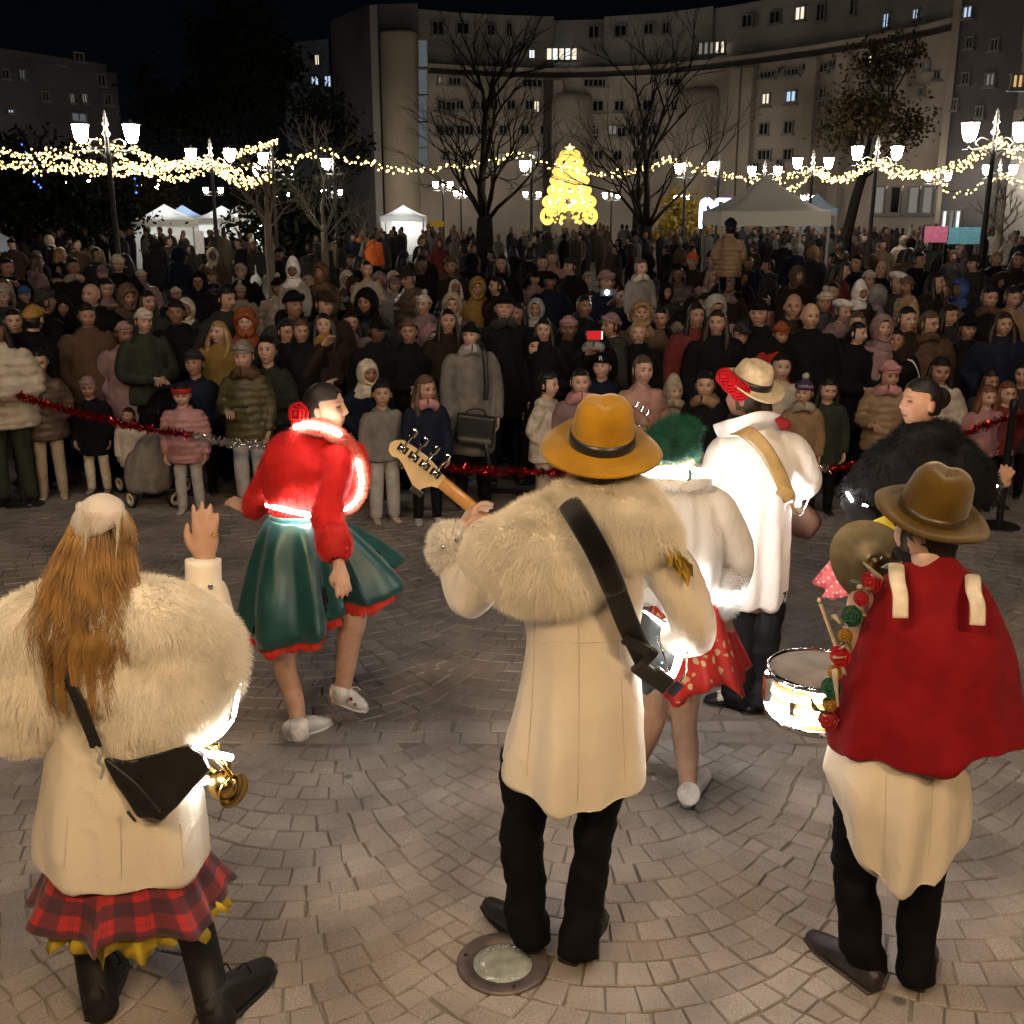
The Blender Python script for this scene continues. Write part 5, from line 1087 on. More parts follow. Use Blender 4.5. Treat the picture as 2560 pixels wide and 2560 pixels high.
Q('C', 372, 205, 'coat', 'black', 'short', 'dark', h=1.8, Y=13.05, yaw=2.8, label='adult in black coat carrying the tan puffer child, back turned')
Q('C', 155, 148, 'jacket', 'dark brown', 'beanie', 'orange', h=1.6, Y=15, skin=1)
Q('C', 65, 600, 'jacket', 'black', 'beanie', 'dark green', h=1.6, child=False, skin=1)
Q('C', 345, 598, 'hoodie', 'navy', 'hood', 'navy', h=1.5, skin=1, child=True)
Q('C', 415, 528, 'jacket', 'dark grey', 'cap', 'dark grey', h=1.64, glasses=True, skin=1)
Q('C', 515, 400, 'coat', 'black', 'beanie', 'black', h=1.74, skin=1)
Q('C', 700, 370, 'jacket', 'dark brown', 'bald', 'dark', h=1.76, skin=2)
Q('C', 290, 460, 'jacket', 'black', 'long', 'dark brown', h=1.66, skin=1)
Q('C', 175, 420, 'coat', 'maroon', 'long', 'dark', h=1.7, skin=2)
Q('C', 1150, 322, 'jacket', 'dark grey', 'hood', 'grey', h=1.68, yaw=2.2)
Q('C', 1310, 442, 'jacket', 'dark brown', 'short', 'dark', h=1.66, skin=0)
Q('C', 1172, 195, 'coat', 'black', 'bald', 'dark', h=1.78, Y=14, skin=0)
Q('C', 960, 190, 'jacket', 'maroon', 'long', 'dark brown', h=1.7, Y=14.5, skin=5, yaw=1)
Q('C', 722, 95, 'coat', 'navy', 'hood', 'grey', h=1.78, Y=14.5, yaw=2.9, tr='dark grey', note='back turned')
Q('C', 640, 70, 'coat', 'black', 'short', 'dark', h=1.82, Y=15, yaw=3.3, note='back turned')
Q('C', 560, 168, 'jacket', 'pink', 'short', 'dark', h=1.2, child=True, Y=17)
Q('C', 805, 112, 'coat', 'dark grey', 'furhood', 'tan', h=1.74, Y=15.5, yaw=2.6)
Q('C', 1375, 22, 'jacket', 'white', 'short', 'dark', h=1.76, Y=18, pose='raise', skin=2, note='arms raised')
Q('C', 1450, 0, 'jacket', 'dark grey', 'short', 'dark brown', h=1.8, Y=20, skin=0)
Q('C', 1790, 20, 'jacket', 'white', 'long', 'dark', h=1.72, Y=18, skin=1)
Q('C', 1530, 82, 'coat', 'black', 'curly', 'dark', h=1.78, Y=17, yaw=2.5)
Q('C', 1610, 62, 'jacket', 'mauve', 'cap', 'dark grey', h=1.74, Y=18, yaw=1.2)
Q('C', 1880, 40, 'jacket', 'grey', 'hood', 'mauve', h=1.72, Y=20)
Q('C', 1075, 52, 'jacket', 'dark brown', 'short', 'dark', h=1.74, Y=19, skin=0)
Q('C', 1175, 84, 'jacket', 'bronze', 'short', 'dark', h=1.74, Y=17.5, skin=1)
Q('C', 1000, 20, 'jacket', 'beige', 'long', 'blond', h=1.68, Y=21, skin=0)
Q('C', 1670, 165, 'jacket', 'dark grey', 'cap', 'dark grey', h=1.76, Y=15, yaw=-1)
Q('C', 1905, 150, 'jacket', 'dark brown', 'long', 'brown', h=1.7, Y=14, skin=1)
Q('C', 1040, 470, 'jacket', 'black', 'long', 'brown', h=1.62, Y=10.8, skin=0)
Q('C', 1290, 60, 'jacket', 'cream', 'hood', 'beige', h=1.7, Y=20)
Q('C', 1375, 150, 'jacket', 'black', 'short', 'dark', h=1.76, Y=15, yaw=.5, skin=1)
Q('C', 1040, 165, 'jacket', 'navy', 'short', 'dark', h=1.78, Y=16.5, skin=1)
Q('C', 940, 90, 'jacket', 'bronze', 'short', 'dark', h=1.76, Y=19, yaw=-1.2)
Q('C', 1880, 330, 'jacket', 'tan', 'short', 'dark', h=1.74, Y=11.4, skin=1)
Q('C', 1540, 430, 'jacket', 'dark grey', 'long', 'dark', h=1.7, skin=1, Y=11)
# ---- fillers: dark-coated spectators half hidden between the rows, and the far crowd, all alike
taken = [(e.location.x, e.location.y) for e, *_ in PEOPLE]
def free(x, y, d):
    return all((x - a) ** 2 + (y - b) ** 2 > d * d for a, b in taken)
fill = 0
for tries in range(900):
    if fill >= 70: break
    y = random.uniform(9.7, 17.5); x = random.uniform(-.56, .56) * y
    if not free(x, y, 0.52): continue
    hgt = random.uniform(1.52, 1.72); taken.append((x, y)); fill += 1
    P_ = A((x, y, TZ(y) + hgt)) - A((0, 0, CH)); zz = P_[1] * cp - P_[2] * sp; u = 1280 + F * P_[0] / zz; v = 1280 - F * (P_[1] * sp + P_[2] * cp) / zz
    person(u, v, random.choice(('coat', 'jacket', 'puffer')), random.choice(('black', 'navy', 'dark grey', 'dark brown', 'bronze', 'beige', 'mauve', 'dusty pink', 'brown', 'grey')), random.choice(('beanie', 'furhood', 'hood', 'long', 'beanie', 'pompom', 'hood')), random.choice(('dark', 'cream', 'dark brown', 'beige', 'bronze', 'mauve', 'light grey')), h=hgt, Y=y,
           parts=False)
far = 0
for tries in range(3000):
    if far >= 95: break
    y = random.uniform(18, 34) if far < 70 else random.uniform(34, 46); x = random.uniform(-.55, .55) * y
    if not free(x, y, 0.6): continue
    hgt = random.uniform(1.6, 1.8); taken.append((x, y)); far += 1
    P_ = A((x, y, TZ(y) + hgt)) - A((0, 0, CH)); zz = P_[1] * cp - P_[2] * sp; u = 1280 + F * P_[0] / zz; v = 1280 - F * (P_[1] * sp + P_[2] * cp) / zz
    person(u, v, random.choice(('coat', 'jacket')), random.choice(('black', 'black', 'navy', 'dark grey', 'dark brown', 'bronze', 'dark green')), random.choice(('short', 'beanie', 'hood', 'long')), random.choice(('dark', 'black', 'brown', 'dark grey')), h=hgt, Y=y,
           yaw=random.uniform(0, 6.28), grp='distant figures in the far crowd', parts=True, pose='down')
for u, v in ((906, 572), (935, 578)):
    person(u, v, 'jacket', 'orange', 'short', 'dark', h=1.75, Y=33, yaw=2.5 if u > 920 else .4, pose='down', label='steward in orange jacket near the centre tent' + (', left of two' if u < 920 else ', right of two'))
# far mass beyond, reading as one dark band
g = Geo(); cm = coat_mesh('adult', 'down', 'jacket')
bv, bf = tube([(0, 0, 0), (0, 0, .5), (0, 0, 1.1), (0, 0, 1.38), (0, 0, 1.48)], [(.13, .1), (.17, .13), (.22, .14), (.18, .1), (.05, .05)], 8, 2); hv, hf = sphere((0, 0, 1.6), (.085, .1, .125), 8, 6)
mass = [Geo(), Geo(), Geo()]; skin_m = Geo()
for i in range(330):
    y = random.uniform(36, 56); x = random.uniform(-.52, .5) * y; s_ = random.uniform(.9, 1.06); o = A((x, y, TZ(y))); mass[i % 3].add(bv * s_ + o, bf); (skin_m if i % 4 else mass[0]).add(hv * s_ + o, hf)
fc = empty('far_crowd', (0, 46, 0), 'dark band of distant people in front of the buildings', 'crowd'); fc['kind'] = 'stuff'; fc.location = (0, 0, 0)
for k, nm_, c in ((0, 'dark_coats', (.012, .012, .014)), (1, 'brown_coats', (.05, .035, .025)), (2, 'grey_coats', (.09, .085, .08))): tag(ob(nm_, mass[k], M_cloth, fc, color=c), kind='stuff')
tag(ob('heads', skin_m, M_cloth, fc, color=(.16, .09, .06)), kind='stuff')
# ---- things people hold
def phone(p, yaw, mat, label, tilt=0.0, sx=0.075, sz=0.15):
    e_ = empty('phone', tuple(p), label, 'phone', None, yaw); e_.rotation_euler = (tilt, 0, yaw)
    ob('case', box((0, 0, 0), (sx, 0.009, sz)), M_black, e_, smooth=False); ob('screen', box((0, 0.0062, 0), (sx * .92, 0.003, sz * .94)), mat, e_, smooth=False); return e_
ps = SP(1487, 838, 9.42); e_ = empty('phone', tuple(ps), 'phone with a glowing red picture held up by the black-capped adult', 'phone')
ob('case', box((0, 0, 0), (0.15, 0.01, 0.085)), M_black, e_, smooth=False); ob('picture', box((-0.004, -0.0075, 0), (0.125, 0.003, 0.072)), emit('red_picture', (0.8, 0.03, 0.03), 0.6), e_, smooth=False); ob('flash', box((0.062, -0.0075, 0), (0.012, 0.004, 0.07)), emit('phone_edge', (1, .8, .75), 1.2), e_, smooth=False)
pf = SP(1518, 731, 11.35); e_ = empty('phone', tuple(pf), 'phone with a dazzling white torch lamp in the crowd', 'phone'); ob('case', box((0, 0.012, 0), (0.15, 0.01, 0.075)), M_black, e_, smooth=False); ob('torch', sphere((0, 0, 0), 0.022, 10, 8), emit('torch', (0.75, 0.9, 1.0), 120), e_)
pw = SP(9, 706, 13.5); e_ = empty('phone', tuple(pw), 'pale-screened phone held up at the left edge', 'phone'); ob('case', box((0, 0, 0), (0.16, 0.01, 0.08)), M_black, e_, smooth=False); ob('screen', box((0, -0.008, 0), (0.15, 0.003, 0.07)), emit('pale_screen', (.9, .8, .65), .35), e_, smooth=False)
po = SP(598, 1018, 8.62); e_ = empty('phone', tuple(po), 'dark phone in the hand of the olive-coated child', 'phone'); ob('case', box((0, 0, 0), (0.13, 0.06, 0.01)), M_black, e_, smooth=False)
ob('screen', box((0, 0, .007), (0.12, 0.055, 0.002)), M_pane, e_, smooth=False)
# handbag of the grey coat
bx = SP(1190, 1052, 8.92); hb = empty('handbag', tuple(bx), 'black structured handbag hanging at the long grey coat', 'handbag'); s9 = MPX(1052, 8.92)
M_bag = fabric('bag_leather', base=(.014, .015, .013), rough=.35, bump=.25, bscale=60)
ob('bag_body', remesh('bag_body', [box((0, 0, -.07), (.33, .11, .24), 0.0), box((.01, 0, -.18), (.29, .13, .05))], .012, 5), M_bag, hb, rot=(0, .12, 0)); ob('handle', tube([(-.08, -.04, .05), (-.07, -.04, .09), (0, -.04, .11), (.07, -.04, .09), (.08, -.04, .05)], [.009] * 5, 8, 4), M_bag, hb)
ob('strap', tube([SP(1214, 1000, 8.93) - bx, SP(1216, 960, 8.93) - bx, SP(1210, 880, 8.95) - bx, SP(1195, 850, 9.1) - bx], [(.022, .006)] * 4, 8, 4), M_bag, hb)
ob('loose_strap', tube([(.08, -.06, -.18), (.10, -.07, -.3), (.13, -.06, -.42)], [(.02, .005)] * 3, 8, 3), M_bag, hb)
# white bag of the walker
wb = SP(640, 690, 25.5); e_ = empty('carrier_bag', tuple(wb), 'white plastic carrier bag of the walking adult', 'bag'); ob('bag', remesh('bag', [sphere((0, 0, -.12), (.14, .09, .15), 14, 10), tube([(0, 0, -.02), (0, 0, .12)], [.05, .02], 8, 1)], .02, 2, folds(.02, 14, 6)), M_cloth, e_, color=(.6, .6, .6)); ob('handle', tube([(0, 0, .1), (0, 0, .24)], [.012, .012], 6, 1), M_cloth, e_, color=(.6, .6, .6))
# stripes on the track jacket, letter on the beanie, word on the pompom hat
for k in range(3):
    pts = [(0.13 + .0 , -0.065 - k * .022, 1.405), (0.19, -0.075 - k * .022, 1.385 - k * .004), (0.255, -0.06 - k * .02, 1.27), (0.29, -0.05 - k * .02, 1.12)]
    ob('stripe', tube(pts, [(.006, .004)] * 4, 6, 6), M_cloth, TJ, color=COLS['white'])
def text_mesh(s_, size, ext=0.002):
    c = bpy.data.curves.new('t', 'FONT'); c.body = s_; c.size = size; c.extrude = ext; c.align_x = 'CENTER'; c.align_y = 'CENTER'; o = bpy.data.objects.new('t', c); WS.collection.objects.link(o)
    WS.view_layers[0].update(); dg = WS.view_layers[0].depsgraph; me = bpy.data.meshes.new_from_object(o.evaluated_get(dg)); bpy.data.objects.remove(o); me.materials.clear(); return me
zc_ = 1.052
ob('beanie_letter', text_mesh('R', .05), M_cloth, LB, color=(.8, .8, .8), loc=(0, -.105, zc_ + .085), rot=(math.pi / 2 - .1, 0, 0))
ob('hat_lettering', text_mesh('NDERLA', .032), M_cloth, PC, color=(.5, .45, .5), loc=(0, -.106, zc_ + .072), rot=(math.pi / 2, 0, 0))
# ---- pushchair with a grey blanket
px_ = GP(372, 1262); pc = empty('pushchair', (px_[0], px_[1], 0), 'pushchair under a grey blanket at the left barrier', 'pushchair')
def rel(u, v, Y): return SP(u, v, Y) - A((px_[0], px_[1], 0))
Yp = px_[1]
ob('blanket', remesh('blanket', [tube([rel(395, 1095, Yp + .25), rel(385, 1130, Yp + .1), rel(372, 1170, Yp), rel(370, 1215, Yp - .02)], [(.10, .10), (.19, .14), (.21, .17), (.19, .14)], 16, 4)], .016, 3, folds(.03, 10, 3)), M_cloth, pc, color=(.21, .19, .165))
ob('canopy', shell((.23, .26, .26), lambda n, p: (n[:, 2] > -.1) & (n[:, 1] > -.35), tuple(rel(432, 1035, Yp + .3)), nu=32, nv=20), M_cloth, pc, color=(.02, .022, .022))
g = Geo(); g.add(*tube([rel(335, 1262, Yp - .1), rel(365, 1215, Yp), rel(430, 1110, Yp + .35), rel(455, 1060, Yp + .6)], [.014] * 4, 8, 3)); g.add(*tube([rel(440, 1262, Yp - .05), rel(420, 1200, Yp + .1), rel(360, 1150, Yp + .3)], [.014] * 3, 8, 3)); g.add(*tube([rel(330, 1225, Yp), rel(445, 1225, Yp)], [.012] * 2, 8, 1))
ob('frame', g, M_black, pc)
for (u, v, yy) in ((331, 1268, Yp - .1), (440, 1275, Yp - .08), (305, 1240, Yp + .45), (470, 1245, Yp + .45)):
    c = rel(u, v, yy); c[2] = .075; a = .9 if u < 400 else -.6; Mx = rotm('Z', a) @ rotm('Y', math.pi / 2)
    wv, wf = lathe([(.045, -.018), (.07, -.018), (.075, -.008), (.075, .008), (.07, .018), (.045, .018)], 20, close=True); o = ob('wheel', xf((wv, wf), trans(c) @ Mx), M_black, pc)
    ob('rim', xf(lathe([(.03, -.021), (.058, -.021), (.058, .021), (.03, .021)], 20, close=True), trans(c) @ Mx), M_cloth, o, color=(.55, .46, .36))
# ---- barrier posts with tinsel
def post(u, v, lab):
    p = GP(u, v); e_ = empty('barrier_post', (p[0], p[1], 0), lab, 'barrier post', 'tinsel barrier posts'); ob('base', lathe([(.001, .035), (.06, .035), (.15, .022), (.165, .01), (.165, 0)], 24), M_black, e_); ob('pole', lathe([(.028, .03), (.028, .96), (.034, .97), (.034, 1.03), (.02, 1.05), (.001, 1.055)], 14), M_black, e_); return e_
post(62, 1262, 'black barrier post at the left with tinsel wound to it'); post(2496, 1318, 'black barrier post at the right with tinsel wound to it')
M_trd = fabric('tinsel_red', base=(.42, .012, .015), rough=.16, metallic=.85, bump=0, spec=.8); M_tsl = fabric('tinsel_silver', base=(.62, .58, .56), rough=.2, metallic=.8, bump=0)
def tinsel(pts, label, mat, r=.05, dens=900):
    P = catmull([SP(*q) for q in pts], 30); seg = np.linalg.norm(np.diff(P, axis=0), axis=1); s_ = np.r_[0, np.cumsum(seg)]; n = int(dens * s_[-1]); t = rng.uniform(0, s_[-1], n); c = np.stack([np.interp(t, s_, P[:, k]) for k in range(3)], 1)
    d = rng.normal(0, 1, (n, 3)); d /= np.linalg.norm(d, axis=1)[:, None]; b = np.cross(d, rng.normal(0, 1, (n, 3))); b /= np.linalg.norm(b, axis=1)[:, None]; L_ = r * rng.uniform(.5, 1.1, (n, 1)); w_ = .0035
    V = np.stack([c - b * w_, c + b * w_, c + d * L_ + b * w_, c + d * L_ - b * w_], 1).reshape(-1, 3) - P[0]; e_ = empty('tinsel_garland', tuple(P[0]), label, 'tinsel', 'tinsel strung along the barrier')
    ob('core', tube(P[::6] - P[0], [.008] * len(P[::6]), 6, 1), mat, e_); tag(ob('tinsel_strips', (V, [(4 * i, 4 * i + 1, 4 * i + 2, 4 * i + 3) for i in range(n)]), mat, e_, smooth=False), kind='stuff')
tinsel([(40, 985, 8.95), (110, 1010, 8.8), (230, 1040, 8.7), (360, 1072, 8.6), (485, 1088, 8.6)], 'red tinsel strung from the left post', M_trd)
tinsel([(485, 1088, 8.6), (560, 1105, 8.6), (680, 1118, 8.6), (900, 1140, 8.6), (1000, 1158, 8.6), (1100, 1168, 8.6)], 'silver tinsel behind the dancer', M_tsl)
tinsel([(1100, 1168, 8.6), (1250, 1178, 8.6), (1420, 1180, 8.6), (1650, 1185, 8.6), (1850, 1185, 8.6)], 'bright red tinsel beside the guitar headstock', M_trd, .055)
tinsel([(1850, 1185, 8.6), (1950, 1180, 8.6), (2070, 1172, 8.6)], 'silver tinsel right of the guitarist', M_tsl)
tinsel([(2070, 1172, 8.6), (2200, 1150, 8.6), (2350, 1110, 8.6), (2496, 1052, 8.6), (2600, 1040, 8.7)], 'red tinsel running to the right post', M_trd)
ob('knot', sphere((0, 0, 0), .01, 6, 4), M_black, None) if False else None
# ---- labels that single each spectator out
LM = [(65, 1000, 'the left barrier post'), (372, 1100, 'the pushchair'), (600, 880, 'the olive-coated child'), (790, 1000, 'the red-jacketed dancer'), (1170, 860, 'the long grey coat'), (1505, 1060, 'the mustard hat'), (1600, 900, 'the rose-gold puffer'), (1880, 940, 'the straw hat'), (2280, 980, 'the black fur cape'), (2014, 960, 'the pompom hat'), (2496, 1000, 'the right barrier post'),
      (1940, 600, 'the big tent'), (414, 600, 'the left white tent'), (1212, 600, 'the big bare tree'), (1533, 731, 'the bright phone lamp'), (2380, 610, 'the blue cloth panel'), (720, 640, 'the white pointed hood'), (2150, 720, 'the right white pointed hood')]
cnt = {}
for r_ in PEOPLE:
    e, u, v, desc, at, lab, Y = r_
    if lab is None:
        d_, bu, bv_, ph = min((math.hypot((u - a), (v - b) * 1.4), a, b, c) for a, b, c in LM)
        dx, dy = u - bu, v - bv_; rel_ = ('left of ' if dx < 0 else 'right of ') if abs(dx) > abs(dy) * 1.2 else ('behind ' if dy < 0 else 'in front of ')
        lab = desc + ', ' + (at or (rel_ + ph)); w_ = lab.split()
        if len(w_) > 16: lab = ', '.join(desc.split(', ')[:2]) + ', ' + rel_ + ph
    r_[5] = lab
from collections import defaultdict
dd_ = defaultdict(list)
for r_ in PEOPLE: dd_[r_[5]].append(r_)
ORD = ['leftmost', 'second from left', 'third from left', 'fourth from left', 'fifth from left', 'sixth from left', 'seventh from left']
for lab, rs_ in dd_.items():
    rs_.sort(key=lambda q: q[1])
    for i, r_ in enumerate(rs_):
        l2 = lab
        if len(rs_) > 1:
            l2 = lab.replace('adult in', 'adult,', 1) if False else lab + ', ' + ('rightmost' if i == len(rs_) - 1 else ORD[min(i, 6)])
            if len(l2.split()) > 16: l2 = l2.replace(' short hair', ' hair').replace(' puffer jacket', ' puffer').replace(', back turned', '')
        r_[0]['label'] = ' '.join(l2.split()[:16]).rstrip(','); r_[5] = l2
# ================================================================== PERFORMERS
M_broc = None
def brocade():
    m, t, b = nmat('cream_brocade'); L = t.links; tc = N(t, 'ShaderNodeTexCoord'); oi = N(t, 'ShaderNodeObjectInfo')
    n0 = N(t, 'ShaderNodeTexNoise'); n0.inputs['Scale'].default_value = 15; n0.inputs['Detail'].default_value = 2; n0.inputs['Distortion'].default_value = 3.5; L.new(tc.outputs['Object'], n0.inputs[0])
    w_ = N(t, 'ShaderNodeMath', operation='SINE'); mu = N(t, 'ShaderNodeMath', operation='MULTIPLY'); mu.inputs[1].default_value = 60; L.new(n0.outputs[0], mu.inputs[0]); L.new(mu.outputs[0], w_.inputs[0])
    bp = N(t, 'ShaderNodeBump'); bp.inputs['Strength'].default_value = 0.22; bp.inputs['Distance'].default_value = 0.003; L.new(w_.outputs[0], bp.inputs['Height']); L.new(bp.outputs[0], b.inputs['Normal'])
    L.new(oi.outputs['Color'], b.inputs['Base Color']); b.inputs['Roughness'].default_value = 0.6; b.inputs['Sheen Weight'].default_value = 0.15; b.inputs['Specular IOR Level'].default_value = 0.3; return m
M_broc = brocade()
CREAM = (.66, .60, .50); WHITE = (.74, .71, .67)
from mathutils import kdtree
def body_skin(headM, tubes, voxel=.007, head=None):
    hv, hf, hc = head or head_geo(96, 80); hv = hv @ A(headM)[:3, :3].T + A(headM)[:3, 3]
    me = remesh('body', [(hv, hf)] + tubes, voxel, 2); kd = kdtree.KDTree(len(hv)); [kd.insert(p, i) for i, p in enumerate(hv)]; kd.balance()
    v = mverts(me); c = np.ones((len(v), 3))
    hcn = A(headM)[:3, 3]; near_ = np.linalg.norm(v - hcn, axis=1) < .16
    for i in np.nonzero(near_)[0]:
        q, j, d = kd.find(v[i])
        if d < voxel * 1.2: c[i] = hc[j]
    set_cols(me, c); me.materials.append(M_skin); return me
def head_at(p, yaw=0.0, pitch=0.0, roll=0.0, s=1.0):
    return trans(p) @ rotm('Z', yaw) @ rotm('X', pitch) @ rotm('Y', roll) @ np.diag([s, s, s, 1])
def led(name, pts, parent, r=.008, mat=None, sub=5):
    return ob(name, tube(pts, [r] * len(pts), 6, sub), mat or M_led, parent)
def creases(v, seed):
    d = np.array([noise.noise((p[0] * 5 + seed, p[1] * 5, p[2] * 22 + 3 * p[0])) for p in v]) * .010 + np.array([noise.noise((p[0] * 14 + seed, p[1] * 14, p[2] * 5)) for p in v]) * .008
    v = v.copy(); c = v[:, :2].mean(0); v[:, 0] += d * 1.0; v[:, 1] += d * .8; return v
def shoe(heel, toe, w_=.045, h=.05, parent=None, color=(.012, .012, .013), sole=None, name='shoe', mat=None):
    heel, toe = A(heel), A(toe); d = toe - heel; L_ = np.linalg.norm(d); d /= L_; s_ = np.cross(d, (0, 0, 1)); up = A((0, 0, 1))
    z = lambda k: A((0, 0, k)); P = [heel + z(h * .9), heel + d * L_ * .22 + z(h * 1.05), heel + d * L_ * .5 + z(h * .85), heel + d * L_ * .78 + z(h * .62), toe - d * .01 + z(h * .5)]
    o = ob(name, tube(P, [(w_ * .72, h * .8), (w_ * .88, h * .98), (w_ * .95, h * .8), (w_ * 1.0, h * .56), (w_ * .62, h * .38)], 16, 4, ref=tuple(s_)), mat or M_leather, parent, color=color)
    P = [heel + z(.012), heel + d * L_ * .3 + z(.010), heel + d * L_ * .72 + z(.010), toe + z(.014)]
    ob('sole', tube(P, [(w_ * .8, .011), (w_ * .85, .010), (w_ * 1.04, .010), (w_ * .7, .010)], 14, 4, ref=tuple(s_)), mat or M_leather, o, color=sole or (.01, .01, .01)); return o
def strip_band(pts, halfw, side, mat, parent, name, color, th=.006):
    return ob(name, tube(pts, [(halfw, th)] * len(pts), 12, 6, ref=side), mat, parent, color=color)
def hat(parent, M, brim, crown_r, crown_h, color, band, name='hat', mat=None, pinch=.22, curl=.02, droop=.0, sy=1.12):
    V = []; n = 48; prof = [(brim * .99, -.004), (brim, .001), (brim * .985, .004), (brim * .8, .003), (crown_r * 1.12, .004), (crown_r * 1.0, .016), (crown_r * .97, crown_h * .45), (crown_r * .86, crown_h * .82), (crown_r * .70, crown_h * .97), (crown_r * .42, crown_h), (.002, crown_h * .93)]
    v, f = lathe(prof, n, sy=sy); r_ = np.hypot(v[:, 0], v[:, 1]); a = np.arctan2(v[:, 0], v[:, 1])
    k = np.clip((r_ - crown_r * 1.1) / (brim - crown_r * 1.1), 0, 1) * (v[:, 2] < .02); v[:, 2] += k ** 2 * (curl * (np.abs(np.sin(a)) ** 2) - droop * (np.abs(np.cos(a)) ** 2)) + k * .006 * np.sin(3 * a + 1)
    top = np.clip((v[:, 2] - crown_h * .45) / (crown_h * .5), 0, 1); v[:, 2] -= top * .012 * np.exp(-(v[:, 0] / (crown_r * .28)) ** 2) * (.4 + .6 * (v[:, 1] > -crown_r * .9)); fr = top * np.clip(v[:, 1] / crown_r, 0, 1); v[:, 0] *= 1 - pinch * fr
    v2, f2 = lathe([(brim * .98, -.006), (crown_r * 1.0, -.003), (crown_r * .92, .02)], n, sy=sy); v2[:, 2] += (np.clip((np.hypot(v2[:, 0], v2[:, 1]) - crown_r * 1.1) / (brim - crown_r * 1.1), 0, 1) ** 2) * (curl * np.abs(np.sin(np.arctan2(v2[:, 0], v2[:, 1]))) ** 2 - droop * np.abs(np.cos(np.arctan2(v2[:, 0], v2[:, 1]))) ** 2)
    g = Geo(); g.add(v, f); g.add(v2, [tuple(reversed(q)) for q in f2]); o = ob(name, xf((g.arr(), g.f), M), mat or M_felt, parent, color=color)
    bv, bf = lathe([(crown_r * 1.05, .008), (crown_r * 1.035, .008 + band[1] * .5), (crown_r * 1.02, .008 + band[1]), (crown_r * .95, .008 + band[1])], n, sy=sy); ob('hat_band', xf((bv, bf), M), M_satin, o, color=band[0]); return o
M_felt = fabric('felt', rough=.95, sheen=.5, bump=.6, bscale=260, bdist=.003, namp=.3, nscale=9, spec=.05); M_straw = fabric('straw', rough=.6, bump=.9, bscale=170, bdist=.003, namp=.2, nscale=40)
M_boot = fabric('boot_leather', rough=.55, bump=.5, bscale=70, bdist=.004, namp=.3, spec=.3)
M_brass = fabric('brass', base=(.62, .42, .14), rough=.22, metallic=1.0, bump=.05, namp=.2)
M_bronze = fabric('cymbal_bronze', base=(.17, .115, .05), rough=.34, metallic=.9, bump=.3, bscale=50, bdist=.002)
M_wood = fabric('maple', base=(.52, .27, .09), rough=.35, bump=.15, nscale=6, coat=.4); M_pale = fabric('pale_maple', base=(.60, .46, .28), rough=.35, bump=.1, nscale=6, coat=.3); M_rose = fabric('rosewood', base=(.09, .04, .022), rough=.4, bump=.2)
M_chrome = fabric('chrome', base=(.75, .75, .75), rough=.12, metallic=1.0, bump=0)
def rose(parent, p, r, color, nrm=(0, -1, 0), name='fabric_rose', mat=None):
    g = Geo(); nrm = A(nrm) / np.linalg.norm(nrm); a = np.cross(nrm, (0.1, .3, 1)); a /= np.linalg.norm(a); b = np.cross(nrm, a); p = A(p)
    g.add(*sphere(p - nrm * r * .25, r * .92, 14, 10)); g.add(*sphere(p + nrm * r * .45, r * .42, 10, 8))
    for k, (rr, nn_) in enumerate(((.45, 4), (.72, 5), (.98, 6))):
        for j in range(nn_):
            t = 2 * math.pi * (j + k * .4) / nn_; c = p + (a * math.cos(t) + b * math.sin(t)) * rr * r + nrm * (r * (.55 - .28 * k)); d = (-a * math.sin(t) + b * math.cos(t))
            g.add(*tube([c - d * r * .5, c + (c - p) * .06, c + d * r * .5], [(r * .34, r * .13)] * 3, 8, 3, ref=tuple((c - p) + nrm * r * .8)))
    return ob(name, g, mat or M_cloth, parent, color=color)

# ------------------------------------------------------------------ 1  bass player in the mustard hat
def Perf(u, v, label):
    b = GP(u, v); e_ = empty('person', (b[0], b[1], 0), label, 'person'); return e_, A((b[0], b[1], 0))
ba, B0 = Perf(1390, 2375, 'bass player seen from behind in cream coat, mustard hat and white fur stole'); BY = 3.2
def b_(u, v, dy=0.0): return SP(u, v, BY + dy) - B0
def bg(u, v, z=0.0): return GP(u, v, z) - B0
fl = (0, 0, 0)
bodyt = [tube([b_(1440, 1950), b_(1450, 1700), b_(1458, 1480), b_(1462, 1340), b_(1485, 1240), b_(1500, 1165)], [(.15, .1), (.14, .1), (.16, .1), (.13, .08), (.06, .06), (.055, .06)], 14, 3),
         tube([b_(1230, 1400, .02), b_(1185, 1490, .04), b_(1135, 1370, .16), b_(1148, 1335, .18)], [.05, .042, .03, .026], 10, 4), tube([b_(1640, 1380), b_(1735, 1560, .05), b_(1690, 1580, .25), b_(1640, 1585, .33)], [.05, .042, .032, .026], 10, 4),
         tube([b_(1335, 1885), b_(1306, 2060, .03), b_(1314, 2220, .03), bg(1328, 2350, .06)], [.07, .045, .04, .035], 10, 3), tube([b_(1512, 1885), b_(1488, 2060, .02), b_(1468, 2220), bg(1446, 2382, .06)], [.07, .045, .04, .035], 10, 3)]
wl = b_(1150, 1335, .18); bodyt += hand(wl, b_(1185, 1262, .26) - wl, A((-.75, -.6, -.1)), 1, 1.05, .95, 10)
wr_ = b_(1640, 1585, .33); bodyt += hand(wr_, A((-.25, .1, -.3)), A((.3, .6, .2)), 1, 1.0, .8, 8)
ob('body', body_skin(head_at(b_(1503, 1142, .02), math.pi + .15, 0, 0, .96), bodyt, .008), None, ba, color=SK[0])
hv_ = headwear('short')[0][1]; ob('hair', hv_, M_hair, ba, color=(.05, .032, .02), loc=tuple(b_(1503, 1142, .02)), rot=(0, 0, math.pi + .15), scale=.96)
